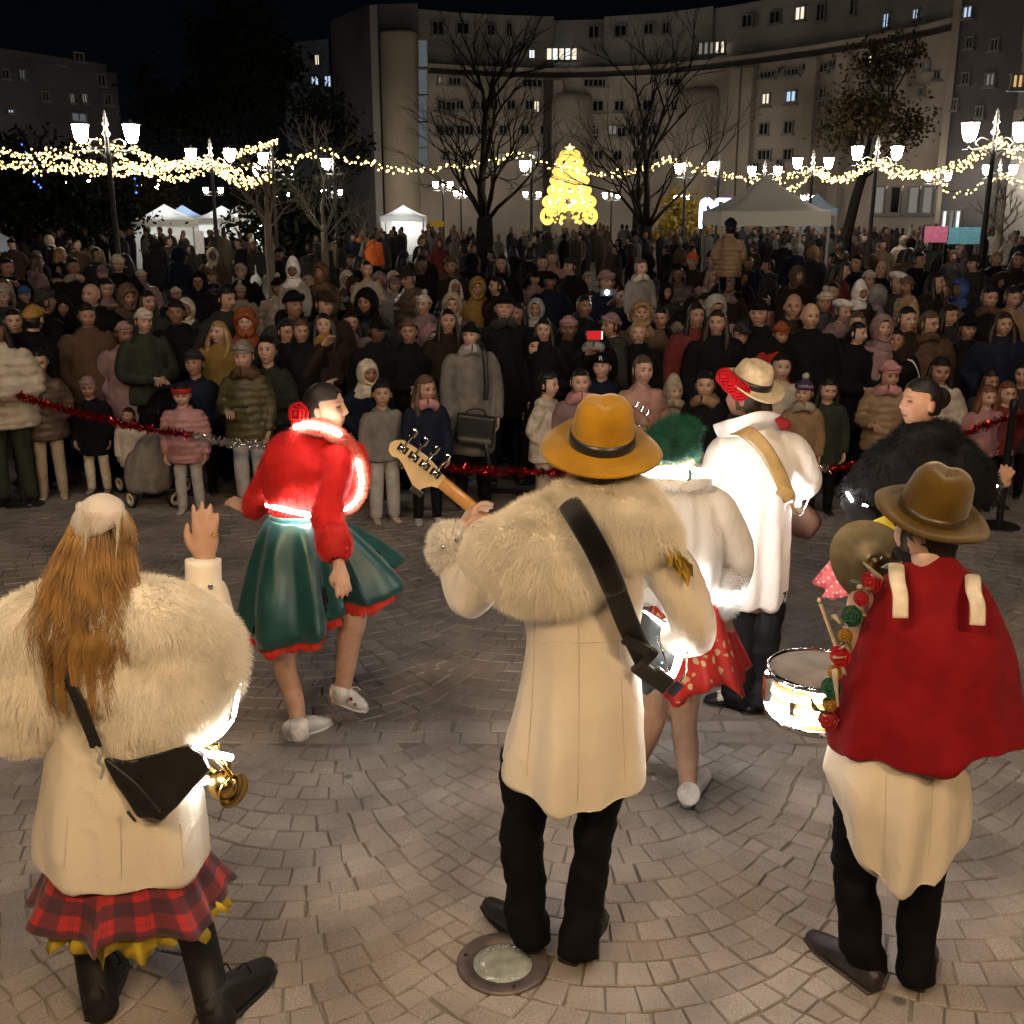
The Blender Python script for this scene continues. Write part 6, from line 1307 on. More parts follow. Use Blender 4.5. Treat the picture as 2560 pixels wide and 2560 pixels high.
def hemfix(zc, lo, xc):
    def d(v, n):
        f0 = drape_disp(xc, b_(1440, 1700)[1], 1.25, .68, .013, 5, 2.3, .0025, .009)(v, n); k = np.clip((zc - v[:, 2]) / .25, 0, 1); f0[:, 2] += k * lo * ((v[:, 0] - xc) / .22) ** 2; return f0
    return d
xc = b_(1436, 1950)[0]
coat = remesh('coat', [tube([b_(1432, 1968), b_(1436, 1880), b_(1450, 1750), b_(1456, 1600), b_(1452, 1450), b_(1448, 1340), b_(1475, 1250)], [(.235, .185), (.228, .18), (.208, .165), (.182, .15), (.20, .155), (.185, .12), (.09, .08)], 32, 6, round_cap=.05),
        tube([b_(1290, 1385), b_(1215, 1420, .0), b_(1178, 1492, .03), b_(1150, 1440, .10), b_(1131, 1375, .155)], [.075, .075, .07, .063, .056], 16, 5, round_cap=.3), tube([b_(1590, 1370), b_(1670, 1420, .0), b_(1733, 1560, .02), b_(1715, 1590, .12), b_(1650, 1590, .32)], [.09, .085, .074, .07, .055], 16, 5, round_cap=.3)], .0075, 2, hemfix(.95, .06, xc))
ob('coat', coat, M_broc, ba, color=CREAM)
for pts in ([(1338, 1560), (1334, 1660), (1330, 1760), (1322, 1860), (1316, 1940)], [(1548, 1560), (1552, 1660), (1556, 1760), (1560, 1860), (1562, 1945)], [(1446, 1545), (1448, 1650), (1448, 1760), (1446, 1880), (1444, 2005)], [(1318, 1600), (1380, 1604), (1450, 1606), (1520, 1604), (1585, 1598)]):
    q9 = on_surface((coat, B0), [(u + (w9[0] - u) * t, v + (w9[1] - v) * t) for (u, v), w9 in zip(pts[:-1], pts[1:]) for t in np.linspace(0, 1, 6, endpoint=False)] + [pts[-1]])
    if len(q9) > 3: ob('coat_seam', tube(q9, [.0016] * len(q9), 5, 1), M_broc, ba, color=(.58, .52, .42))
for u in ():
    ob('coat_seam', tube([b_(u, 1640, -.165), b_(u, 1750, -.175), b_(u + (4 if u > 1400 else -8), 1900, -.195)], [.0035] * 3, 6, 5), M_broc, ba, color=CREAM)
None and ob('half_belt', tube([b_(1335, 1598, -.10), b_(1400, 1600, -.147), b_(1460, 1600, -.158), b_(1520, 1600, -.147), b_(1570, 1598, -.10)], [(.03, .005)] * 5, 10, 5, ref=(0, 0, 1)), M_broc, ba, color=CREAM)
for nm_, ch_ in (('l', [b_(1335, 1885), b_(1306, 2060, .03), b_(1314, 2220, .03), bg(1328, 2350, .05)]), ('r', [b_(1512, 1885), b_(1488, 2060, .02), b_(1468, 2220, -.0), bg(1446, 2382, .05)])):
    v, f = tube(ch_, [.10, .074, .068, .070], 28, 14, round_cap=.1); n_ = nz(v, 9, 3 if nm_ == 'l' else 7); v[:, :2] += (n_ * .018)[:, None]; v = creases(v, 3 if nm_ == 'l' else 7); ob('trouser_leg', (v, f), M_cloth, ba, color=(.004, .004, .0045))
shoe(bg(1344, 2392), bg(1218, 2268), .047, .055, ba); shoe(bg(1418, 2414), bg(1504, 2292), .047, .055, ba)
cape = remesh('stole', [tube([b_(1205, 1392, .04), b_(1260, 1380, -.05), b_(1345, 1395, -.09), b_(1435, 1430, -.10), b_(1478, 1455, -.08)], [(.05, .06), (.105, .12), (.138, .15), (.125, .13), (.05, .06)], 20, 5, ref=(0, 0, 1)),
        tube([b_(1400, 1268, -.02), b_(1480, 1250, -.03), b_(1570, 1275, -.05), b_(1635, 1330, -.04), b_(1650, 1365, -.03)], [(.06, .08), (.080, .11), (.090, .12), (.07, .10), (.04, .06)], 20, 5, ref=(0, 0, 1)),
        sphere(b_(1380, 1310, -.03), (.14, .13, .08), 16, 10), sphere(b_(1350, 1450, -.08), (.16, .12, .085), 16, 10), sphere(b_(1560, 1345, -.09), (.09, .08, .09), 16, 10)], .012, 6)
st = ob('fur_stole', cape, M_furm, ba, color=(.84, .77, .62)); fur('fur_strands', cape, 56000, .034, .0006, M_furm, st, (.95, .88, .74), flow=(0, -.1, -.5), spread=.42, seed=4)
cuff = remesh('cuff', [tube([b_(1142, 1405, .125), b_(1130, 1370, .155), b_(1128, 1340, .17)], [.062, .072, .060], 16, 3)], .008, 3)
cf = ob('fur_cuff', cuff, M_furm, ba, color=(.8, .76, .68)); fur('fur_strands', cuff, 4500, .024, .0008, M_furm, cf, (.86, .82, .74), flow=(-.1, 0, .1), seed=5)
for u, v in ((1108, 1367), (1141, 1351)): ob('cuff_button', sphere(b_(u, v, .08), .008, 8, 6), M_chrome, ba)
hat(ba, trans(b_(1505, 1112, .02)) @ rotm('Z', .1) @ rotm('X', R(16)), .187, .098, .150, (.36, .185, .012), ((.012, .012, .013), .036), pinch=.22, curl=-.02, sy=1.04)
# gold feather epaulette
ep = Geo()
for i in range(26):
    t = i / 25; c = b_(1640 + 70 * t, 1325 + 75 * t, -.10 + .02 * math.sin(i)); d = A((.35 + rng.uniform(-.3, .3), -.25 + rng.uniform(-.25, .2), -.9)); d /= np.linalg.norm(d); L_ = rng.uniform(.06, .10); s_ = np.cross(d, (0, 1, 0)); s_ /= np.linalg.norm(s_); w_ = rng.uniform(.010, .017); n_ = np.cross(d, s_) * .006
    V = [c, c + d * L_ * .45 + s_ * w_ + n_, c + d * L_, c + d * L_ * .45 - s_ * w_ + n_, c + d * L_ * .45 - n_ * .5]; ob('feather', (V, [(0, 1, 4), (1, 2, 4), (2, 3, 4), (3, 0, 4)]), M_satin, ba, color=((.42, .27, .02) if i % 3 else (.12, .075, .015)), smooth=False)
# bass guitar
bs = empty('bass_guitar', tuple(B0), 'electric bass with pale maple headstock held up by the bass player', 'bass guitar')
p0, p1, p2 = b_(1600, 1622, .18), b_(1104, 1206, .33), b_(975, 1108, .37); ax = (p1 - p0) / np.linalg.norm(p1 - p0); side = np.cross(ax, (0, 1, 0)); side /= np.linalg.norm(side); nb_ = np.cross(side, ax)
ob('neck', tube([p0 + ax * .12, p1], [(.026, .013), (.022, .011)], 12, 1, ref=tuple(side), round_cap=.1), M_wood, bs)
ob('fretboard', tube([p0 + ax * .12 + A((0, .016, 0)), p1 + A((0, .016, 0))], [(.0275, .004), (.0225, .004)], 8, 1, ref=tuple(side), round_cap=.1), M_rose, bs)
hx = (p2 - p1) / np.linalg.norm(p2 - p1); hs_ = np.cross(hx, (0, 1, 0)); hs_ /= np.linalg.norm(hs_); Lh = np.linalg.norm(p2 - p1)
outl = [(0, .022), (.02, .024), (.05, .034), (.09, .040), (.14, .040), (.185, .036), (.205, .020), (.215, .0), (.205, -.022), (.185, -.030), (.165, -.022), (.14, -.030), (.10, -.052), (.065, -.072), (.045, -.070), (.04, -.055), (.02, -.030), (0, -.022)]
k_ = Lh / .215; V = []; th = .007
for yy in (-th, th): V += [p1 + hx * a * k_ + hs_ * b * (-1) + A((0, yy, 0)) for a, b in outl]
nO = len(outl); ob('headstock', (V, [tuple(range(nO)), tuple(range(2 * nO - 1, nO - 1, -1))] + [(i, nO + i, nO + (i + 1) % nO, (i + 1) % nO) for i in range(nO)]), M_pale, bs, smooth=False)
for i in range(4):
    c = p1 + hx * (.035 + .045 * i) * k_ + hs_ * (-.014) + A((0, -.010, 0)); t_ = ob('tuner', tube([c, c + A((0, -.012, 0))], [.013, .010], 14, 1, round_cap=.2), M_chrome, bs)
    ob('tuner_plate', box(c + A((0, .003, 0)), (.036, .004, .026), M=np.stack([hx, A((0, 1, 0)), hs_], 1)), M_chrome, t_, smooth=False)
    q = c - hs_ * .0; ob('tuner_key', tube([c - hs_ * .01, c - hs_ * .045 , c - hs_ * .055, c - hs_ * .078], [(.004, .004), (.005, .005), (.012, .004), (.010, .003)], 10, 3, ref=tuple(hx)), M_chrome, t_)
q = p1 + hx * .05 * k_ + hs_ * .075 + A((0, -.006, 0)); ob('clip_tuner', box(q, (.045, .02, .018), M=np.stack([hx, A((0, 1, 0)), hs_], 1)), M_leather, bs, color=(.02, .02, .02), smooth=False)
bb = remesh('bass_body', [tube([p0 - ax * .12, p0 - ax * .02, p0 + ax * .10], [(.12, .022), (.14, .022), (.10, .022)], 20, 4, ref=tuple(side))], .009, 4); ob('bass_body', bb, M_leather, bs, color=(.018, .020, .022))
for k in range(4):
    o_ = side * (-.012 + .008 * k); ob('string', tube([p0 - ax * .05 + o_ + A((0, .03, 0)), p1 + o_ * .8 + A((0, .022, 0))], [.0009] * 2, 5, 1), M_chrome, bs)
led('led_tube', [b_(1702, 1604, .02), b_(1698, 1640, .0), b_(1690, 1668, .0), b_(1680, 1690, .01)], bs, .011)
led('led_wire', [b_(1610, 1530, .2), b_(1655, 1560, .16), b_(1690, 1600, .12)], bs, .006)
g = Geo(); g.add(*tube([b_(1640, 1590, -.1), b_(1660, 1640, -.13), b_(1672, 1690, -.12), b_(1690, 1710, -.1), b_(1714, 1680, -.08), b_(1718, 1630, -.05)], [.0035] * 6, 6, 5)); ob('cable', g, M_chrome, bs)
led('rim_fill_lights', [b_(1330, 1400, .20), b_(1318, 1500, .21), b_(1330, 1650, .22), b_(1312, 1800, .22)], ba, .007); led('rim_fill_lights', [b_(1580, 1450, .22), b_(1570, 1600, .22), b_(1585, 1750, .23), b_(1575, 1880, .23)], ba, .007)  # LED strips added on the far side to brighten the coat's rim
strap = empty('guitar_strap', tuple(B0), 'black fuzzy guitar strap crossing the cream coat', 'strap')
strip_band([b_(1422, 1258, -.12), b_(1455, 1310, -.235), b_(1500, 1390, -.29), b_(1540, 1480, -.25)], .036, (.85, 0, .5), M_felt, strap, 'strap_pad', (.004, .004, .004), .012)
strip_band([b_(1535, 1470, -.25), b_(1570, 1560, -.21), b_(1612, 1650, -.15)], .034, (.85, 0, .45), M_leather, strap, 'strap_band', (.012, .012, .012), .006)
ob('buckle', box(b_(1590, 1612, -.205), (.085, .02, .03), M=rotm('Y', .5)[:3, :3]), M_leather, strap, color=(.02, .02, .02), smooth=False)
for (u, v, w_, h_) in ((1612, 1678, .075, .05), (1650, 1700, .07, .06), (1622, 1640, .035, .06)): ob('transmitter', remesh('transmitter', [box(b_(u, v, -.15), (w_, .03, h_), M=rotm('Y', .7)[:3, :3])], .005, 3), M_leather, strap, color=(.02, .02, .022))
ob('indicator_led', sphere(b_(1655, 1657, -.17), .003, 6, 4), emit('blue_dot', (.1, .5, 1), 6), strap)
ob('dangling_tag', box(b_(1688, 1722, -.12), (.03, .004, .05), M=rotm('Y', .7)[:3, :3]), M_cloth, strap, color=(.05, .06, .1), smooth=False)

# ------------------------------------------------------------------ 2  drummer in the red cape
dr, D0 = Perf(2230, 2448, 'drummer seen from behind in red cape, brown felt hat and white coat'); DY = 3.06
def d_(u, v, dy=0.0): return SP(u, v, DY + dy) - D0
def dg(u, v, z=0.0): return GP(u, v, z) - D0
bodyt = [tube([d_(2240, 1980), d_(2260, 1750), d_(2290, 1560), d_(2305, 1470), d_(2310, 1400), d_(2312, 1330)], [(.15, .1), (.14, .1), (.16, .1), (.12, .08), (.06, .06), (.056, .06)], 14, 3), tube([d_(2160, 1500), d_(2130, 1640, .02), d_(2110, 1640, .3)], [.05, .042, .028], 10, 4), tube([d_(2440, 1500), d_(2470, 1640, .02), d_(2420, 1640, .3)], [.05, .042, .028], 10, 4),
         tube([d_(2165, 1990), d_(2138, 2130, .02), d_(2144, 2290, .02), dg(2172, 2425, .06)], [.07, .045, .04, .035], 10, 3), tube([d_(2330, 1990), d_(2318, 2140, .0), d_(2296, 2290, .0), dg(2292, 2440, .06)], [.07, .045, .04, .035], 10, 3)]
for w0, s_ in ((d_(2110, 1640, .3), -1), (d_(2420, 1640, .3), 1)): bodyt += hand(w0, A((.25 * -s_, .8, -.2)), A((0, .1, 1)), s_ * -1, 1.0, .9, 8)
ob('body', body_skin(head_at(d_(2312, 1330, .03), math.pi + .55, 0, 0, .97), bodyt, .010), None, dr, color=SK[0])
ob('hair', hv_, M_hair, dr, color=(.04, .026, .018), loc=tuple(d_(2312, 1330, .03)), rot=(0, 0, math.pi + .55), scale=.97)
def dcoat(v, n):
    f0 = drape_disp(d_(2240, 2000)[0], d_(2240, 2000)[1], 1.1, .55, .015, 5, 1.2, .0025, .011)(v, n); zb = d_(2240, 2110)[2]; k = np.clip((zb + .34 - f0[:, 2]) / .34, 0, 1) ** 1.3; x = f0[:, 0] - d_(2235, 2100)[0]
    f0[:, 2] += k * np.interp(x, [-.24, -.15, -.06, .08, .15, .22], [.20, .05, -.055, -.07, .0, .03]); return f0
coat = remesh('coat', [tube([d_(2244, 2112, -.0), d_(2240, 2060, -.0), d_(2236, 2020), d_(2230, 1950), d_(2242, 1850), d_(2268, 1740), d_(2290, 1600), d_(2300, 1500)], [(.195, .17), (.208, .175), (.216, .178), (.222, .18), (.195, .16), (.16, .12), (.13, .09), (.08, .06)], 32, 6, round_cap=.03)], .0085, 1, dcoat)
ob('coat', coat, M_broc, dr, color=CREAM)
for pts in ([(2216, 1935), (2214, 2020), (2212, 2100), (2212, 2190)], [(2330, 1925), (2330, 2000), (2326, 2080), (2320, 2140)]):
    q9 = on_surface((coat, D0), [(u + (w9[0] - u) * t, v + (w9[1] - v) * t) for (u, v), w9 in zip(pts[:-1], pts[1:]) for t in np.linspace(0, 1, 6, endpoint=False)] + [pts[-1]])
    if len(q9) > 3: ob('coat_seam', tube(q9, [.0016] * len(q9), 5, 1), M_broc, dr, color=(.58, .52, .42))
for nm_, ch_ in (('l', [d_(2165, 1990), d_(2138, 2130, .02), d_(2144, 2290, .02), dg(2172, 2425, .05)]), ('r', [d_(2330, 1990), d_(2318, 2140, .0), d_(2296, 2290, .0), dg(2292, 2440, .05)])):
    v, f = tube(ch_, [.10, .070, .066, .066], 28, 14, round_cap=.1); v[:, :2] += (nz(v, 9, 3 if nm_ == 'l' else 7) * .018)[:, None]; v = creases(v, 5 if nm_ == 'l' else 2); ob('trouser_leg', (v, f), M_cloth, dr, color=(.004, .004, .005))
shoe(dg(2186, 2486), dg(2024, 2350), .047, .055, dr, color=(.022, .018, .022), sole=(.035, .022, .014)); shoe(dg(2280, 2478), dg(2318, 2372), .047, .055, dr, color=(.018, .016, .018), sole=(.035, .022, .014))
def cfold(v, n):
    v = v.copy(); v[:, 2] += np.clip((d_(2300, 1760)[2] - v[:, 2]) / .1, 0, 1) * .014 * np.sin((v[:, 0]) * 17)
    a = np.arctan2(v[:, 0] - d_(2310, 1500)[0], -(v[:, 1] - 0)); k = np.clip((d_(2300, 1450)[2] - v[:, 2]) / .5, 0, 1)
    o = v + n * (k * (.013 * np.sin(a * 5 + 1.0) + .006 * np.sin(a * 11)))[:, None] + n * (nz(v, 6, 2.) * .010)[:, None]; return o
cape = remesh('cape', [tube([d_(2312, 1835, -.0), d_(2312, 1800), d_(2315, 1700), d_(2315, 1560), d_(2318, 1475), d_(2318, 1425, .0), d_(2314, 1395, .01)], [(.296, .235), (.290, .23), (.268, .21), (.225, .18), (.170, .135), (.105, .10), (.068, .07)], 40, 6, round_cap=.04),
        tube([d_(2112, 1868, .02), d_(2118, 1800, .02), d_(2150, 1650, .02), d_(2190, 1510, .02)], [(.060, .09), (.068, .10), (.075, .09), (.05, .07)], 18, 5, round_cap=.1)], .0085, 4, cfold)
ob('cape', cape, M_wool, dr, color=(.20, .006, .010)); 
ob('shirt_collar', tube([d_(2262, 1408, .0), d_(2310, 1400, -.075), d_(2372, 1412, -.03)], [(.022, .006)] * 3, 10, 5, ref=(0, 0, 1)), M_cloth, dr, color=(.62, .45, .42)); ob('neck_scarf', tube([(d_(2312, 1386, .02) + A((.068 * math.sin(t), -.072 * math.cos(t), 0))) for t in np.linspace(0, 6.283, 17)], [.019] * 17, 8, 1, cap=False), M_cloth, dr, color=(.016, .014, .022))
for u, v0, v1, bend in ((2243, 1412, 1545, 8), (2434, 1440, 1563, 10)):
    ob('shoulder_strap', tube([d_(u - 22, v0 + 6, .02), d_(u - 4, v0, -.075), d_(u, v0 + 38, -.150), d_(u + bend, (v0 + v1) / 2 + 10, -.192), d_(u + bend, v1, -.214)], [(.023, .0045)] * 5, 10, 6, ref=(1, 0, 0), round_cap=.1), M_leather, dr, color=(.66, .58, .46))
hat(dr, trans(d_(2327, 1288, .02)) @ rotm('Y', R(15)) @ rotm('Z', -.4) @ rotm('X', R(14)), .170, .098, .150, (.082, .048, .007), ((.045, .026, .005), .028), pinch=.24, curl=.006, droop=-.012, sy=1.08)
cols = [(.30, .015, .02), (.30, .02, .025), (.02, .07, .04), (.30, .15, .02), (.42, .015, .02), (.28, .14, .02), (.02, .085, .045), (.30, .16, .03), (.25, .02, .02)]
path = catmull([d_(2178, 1455, -.10), d_(2130, 1540, -.11), d_(2100, 1640, -.10), d_(2078, 1720, -.07), d_(2070, 1800, -.04)], 6)
for i, c in enumerate(cols): q = path[int(i * (len(path) - 1) / 8)]; rose(dr, q, .026 if i % 2 == 0 else .019, c, (-.6, -.8, .2))
for i in range(16): q = path[rng.integers(0, len(path))] + rng.normal(0, .016, 3); ob('leaf_trim', tube([q, q + rng.normal(0, .02, 3), q + rng.normal(0, .03, 3)], [(.004, .004), (.009, .003), (.003, .002)], 8, 3), M_satin, dr, color=random.choice(((.35, .3, .2), (.10, .06, .02), (.03, .06, .03), (.4, .35, .28))))
# snare drum
sY = 3.52; sc0 = SP(2052, 1672, sY); sn = empty('snare_drum', tuple(sc0), 'snare drum wrapped in glaring white lights at the drummer\'s side', 'drum'); sr = .178
ob('shell', lathe([(sr, -.155), (sr, -.02)], 48), fabric('drum_shell', base=(.55, .30, .10), rough=.3, coat=.5, nscale=5, bump=.1), sn); ob('drum_head', lathe([(.001, -.004), (sr * .6, -.004), (sr * .985, -.006)], 48), fabric('drum_skin', base=(.50, .46, .42), rough=.7, nscale=8, bump=.1), sn)
for z0 in (-.006, -.165): ob('hoop', lathe([(sr * .985, z0 - .012), (sr * 1.03, z0 - .014), (sr * 1.05, z0), (sr * 1.03, z0 + .010), (sr * .99, z0 + .010)], 48, close=True), M_chrome, sn)
for k in range(10):
    a = k * .628 + .2; c = A((sr * 1.04 * math.cos(a), sr * 1.04 * math.sin(a), 0)); lg = ob('lug', box(c + A((0, 0, -.085)), (.018, .018, .05), a), M_chrome, sn, smooth=False); ob('tension_rod', tube([c + A((0, 0, .005)), c + A((0, 0, -.165))], [.0032] * 2, 6, 1), M_chrome, lg)
ob('strainer', box((-sr * 1.06, -.03, -.06), (.03, .04, .09)), M_chrome, sn, smooth=False)
for zz, ph in ((-.05, 0), (-.10, .5), (-.135, .2)): led('led_string', [(sr * 1.035 * math.cos(t), sr * 1.035 * math.sin(t), zz + .014 * math.sin(3 * t + ph)) for t in np.linspace(2.8, 6.0, 14)], sn, .0055)
# cymbal, stick
cY = 3.42; cc_ = SP(2188, 1408, cY); cyb = empty('cymbal', tuple(cc_), 'dark bronze cymbal tilted beside the brown hat', 'cymbal')
Mc = rotm('Z', .25) @ rotm('X', R(50)); ob('disc', xf(lathe([(.001, .012), (.016, .011), (.024, .005), (.034, .0015), (.09, .0), (.160, -.004)], 72), Mc), M_bronze, cyb); ob('underside', xf(lathe([(.159, -.0055), (.03, -.001), (.001, -.001)], 72), Mc), M_bronze, cyb)
ob('wing_nut', tube([A(Mc)[:3, :3] @ A((0, 0, .02)), A(Mc)[:3, :3] @ A((0, 0, .045))], [.008, .006], 8, 1), M_chrome, cyb); ob('clamp', box(A(Mc)[:3, :3] @ A((.085, .03, .02)), (.03, .014, .026)), M_chrome, cyb, smooth=False); ob('arm', tube([A(Mc)[:3, :3] @ A((0, 0, -.02)), (0, .05, -.25), (.06, .12, -.5)], [.007] * 3, 8, 3), M_chrome, cyb)
k0, k1 = SP(2048, 1500, 3.38), SP(2090, 1615, 3.34); stk = empty('drumstick', tuple(k1), 'wooden drumstick pointing up above the snare drum', 'drumstick'); ob('shaft', tube([(0, 0, 0), (k0 - k1) * .9], [.0075, .0065], 10, 1), M_pale, stk); ob('tip', sphere(k0 - k1, (.007, .007, .010), 10, 8), M_pale, stk)

# ------------------------------------------------------------------ 3  waving woman in fur stole
lw, L0 = Perf(380, 2500, 'waving person in white fur stole, tartan skirt and boots, long golden hair'); LY = 2.93
def l_(u, v, dy=0.0): return SP(u, v, LY + dy) - L0
def lg_(u, v, z=0.0): return GP(u, v, z) - L0
hc_ = l_(262, 1362, .03)
bodyt = [tube([l_(300, 2120), l_(295, 1900), l_(285, 1680), l_(275, 1540), l_(268, 1470), l_(264, 1390)], [(.14, .1), (.125, .09), (.15, .1), (.12, .07), (.055, .055), (.052, .055)], 14, 3), tube([l_(430, 1580), l_(545, 1640, .05), l_(512, 1480, .13), l_(511, 1400, .15)], [.048, .04, .032, .025], 10, 4), tube([l_(120, 1600), l_(70, 1760, .1), l_(180, 1860, .3)], [.048, .04, .026], 10, 4),
         tube([l_(232, 2170), l_(222, 2290, .02), l_(230, 2360, .03)], [.07, .042, .03], 10, 3), tube([l_(405, 2150), l_(482, 2310, .0), l_(500, 2380, .0)], [.07, .042, .03], 10, 3)]
wl = l_(511, 1400, .15); bodyt += hand(wl, l_(514, 1300, .17) - wl, A((.12, -1, .05)), -1, 1.02, .10, 12, .12)
wl2 = l_(180, 1860, .3); bodyt += hand(wl2, A((.5, .4, 0)), A((0, .3, 1)), 1, .95, .8, 8)
ob('body', body_skin(head_at(hc_, math.pi + .2, 0, 0, .97), bodyt, .006), None, lw, color=SK[1])
ob('ring', lathe([(.0105, -.002), (.012, -.002), (.012, .002), (.0105, .002)], 14, tuple(l_(537, 1336, .14)), close=True), M_brass, lw)
coat = remesh('coat', [tube([l_(308, 2140), l_(306, 2050), l_(304, 1950), l_(298, 1820), l_(285, 1650), l_(275, 1540), l_(268, 1480)], [(.258, .205), (.252, .20), (.236, .185), (.21, .165), (.19, .14), (.13, .1), (.07, .065)], 32, 6, round_cap=.05), tube([l_(120, 1620), l_(75, 1750, .08), l_(160, 1850, .28)], [.075, .07, .055], 14, 5), tube([l_(470, 1620, .02), l_(535, 1600, .06), l_(516, 1480, .13)], [.07, .065, .055], 14, 5)], .0085, 3, drape_disp(l_(306, 2000)[0], l_(306, 2000)[1], 1.2, .62, .010, 5, 3.1, .0025, .012))
ob('coat', coat, M_broc, lw, color=CREAM)
for pts in ([(300, 2060), (302, 2120), (304, 2190)], [(170, 2040), (165, 2110), (160, 2170)], [(450, 2060), (455, 2120), (460, 2170)]):
    q9 = on_surface((coat, L0), [(u + (w9[0] - u) * t, v + (w9[1] - v) * t) for (u, v), w9 in zip(pts[:-1], pts[1:]) for t in np.linspace(0, 1, 6, endpoint=False)] + [pts[-1]])
    if len(q9) > 3: ob('coat_seam', tube(q9, [.0016] * len(q9), 5, 1), M_broc, lw, color=(.58, .52, .42))
ob('sleeve_cuff', tube([l_(515, 1505, .13), l_(509, 1450, .14), l_(508, 1398, .15)], [.054, .053, .053], 20, 3, round_cap=.05), M_broc, lw, color=(.78, .72, .62))
for u in (480, 527): rose(lw, l_(u, 1467, .082), .008, (.25, .2, .12), (0, -1, .2), 'cuff_button', M_chrome)
stole = remesh('stole', [tube([l_(60, 1790, .02), l_(45, 1640, -.0), l_(140, 1560, -.04), l_(280, 1530, -.06), l_(420, 1560, -.05), l_(505, 1615, .0), l_(515, 1710, .0)], [(.09, .10), (.13, .13), (.125, .12), (.11, .10), (.12, .12), (.085, .12), (.075, .1)], 20, 5, ref=(0, 1, 0)),
        sphere(l_(120, 1690, -.02), (.17, .15, .16), 18, 12), sphere(l_(400, 1740, -.06), (.18, .15, .15), 18, 12), sphere(l_(445, 1660, -.03), (.13, .14, .155), 18, 12), sphere(l_(270, 1680, -.08), (.17, .12, .15), 18, 12), sphere(l_(330, 1790, -.07), (.15, .12, .11), 18, 12), sphere(l_(70, 1780, .0), (.12, .13, .10), 18, 12)], .012, 6)
so_ = ob('fur_stole', stole, M_furm, lw, color=(.85, .79, .66)); fur('fur_strands', stole, 66000, .030, .0006, M_furm, so_, (.96, .90, .78), flow=(.15, -.1, -.6), spread=.36, seed=8)
# hair
hbase = remesh('hair', [sphere(hc_ + A((0, -.005, .012)), (.088, .108, .122), 20, 14), tube([hc_ + A((0, -.04, 0)), l_(262, 1440, -.05), l_(255, 1540, -.10), l_(250, 1620, -.15), l_(268, 1690, -.18)], [(.08, .08), (.095, .065), (.105, .05), (.08, .04), (.025, .02)], 20, 5), tube([hc_ + A((.05, -.05, -.02)), l_(335, 1470, -.08), l_(345, 1560, -.14)], [(.025, .03), (.026, .025), (.008, .008)], 14, 4), tube([hc_ + A((-.05, -.05, -.02)), l_(185, 1470, -.07), l_(150, 1570, -.12)], [(.025, .03), (.026, .025), (.010, .010)], 14, 4)], .008, 4)
HC = (.26, .135, .035); hb_ = ob('hair', hbase, M_hair, lw, color=HC)
nS = 5200; a = rng.uniform(-2.3, 2.3, nS); el = rng.uniform(.05, 1.3, nS); root = hc_ + np.stack([np.sin(a) * np.cos(el) * .088, -np.cos(a) * np.cos(el) * .108, np.sin(el) * .122 + .012], 1)
tx = np.sin(a) * .105 + rng.normal(0, .025, nS); endz = np.where(np.abs(tx) > .09, rng.uniform(.16, .30, nS), rng.uniform(.26, .44, nS)); K = 9; P = np.zeros((nS, K, 3)); lockid = np.round(tx / .022) * 3.1
for k in range(K):
    t = k / (K - 1); w1 = np.sin(t * 11 + lockid + .6) * .017 * t + np.sin(t * 19 + lockid * 2) * .005 * t
    P[:, k, 0] = root[:, 0] * (1 - t) + (hc_[0] + tx - .01) * t + w1; P[:, k, 1] = root[:, 1] + (hc_[1] - .22 * np.cos(a * .6) - .02 - root[:, 1]) * np.minimum(t * 1.1, 1) ** .8 - .012 * np.sin(t * 3) + w1 * .7; P[:, k, 2] = root[:, 2] - (root[:, 2] - hc_[2] + endz) * t ** 1.15
strands('hair_strands', P, .0010, M_hair, hb_, (.36, .20, .058), .4)
# fascinator with bow and veil
ft = trans(l_(246, 1296, -.03)) @ rotm('Y', -.35) @ rotm('X', R(38)); v, f = lathe([(.001, .030), (.045, .027), (.066, .016), (.07, .0), (.066, -.006)], 32); v[:, 0] *= 1.18; v[:, 2] += .012 * np.cos(v[:, 0] * 20)
fh = ob('fascinator', xf((v, f), ft), M_felt, lw, color=(.55, .50, .46)); ob('bow', xf((lambda g: (g.arr(), g.f))((lambda g: (g.add(*tube([(0, 0, .03), (-.03, .0, .05), (-.055, 0, .045)], [(.008, .008), (.02, .006), (.024, .004)], 10, 3, ref=(0, 1, 0))), g.add(*tube([(0, 0, .03), (.03, 0, .055), (.055, 0, .05)], [(.008, .008), (.02, .006), (.024, .004)], 10, 3, ref=(0, 1, 0))), g.add(*sphere((0, 0, .035), .012, 8, 6)), g)[-1])(Geo())), ft @ trans((-.02, .045, 0)) @ np.diag([.6, .6, .6, 1])), M_satin, fh, color=(.5, .46, .42))
nv_ = 90; tt = rng.uniform(-1.4, 1.4, nv_); P = np.zeros((nv_, 5, 3))
for k in range(5): t = k / 4; P[:, k] = l_(265, 1300, -.07) + np.stack([np.sin(tt) * (.06 + .02 * t) + .03 * t * np.sin(tt * 5), -.03 * np.cos(tt) - .03 * t, .03 - t * .10 * (1 + .3 * np.sin(tt * 9))], 1)
strands('veil_net', P, .0006, M_furm, fh, (.6, .52, .42))
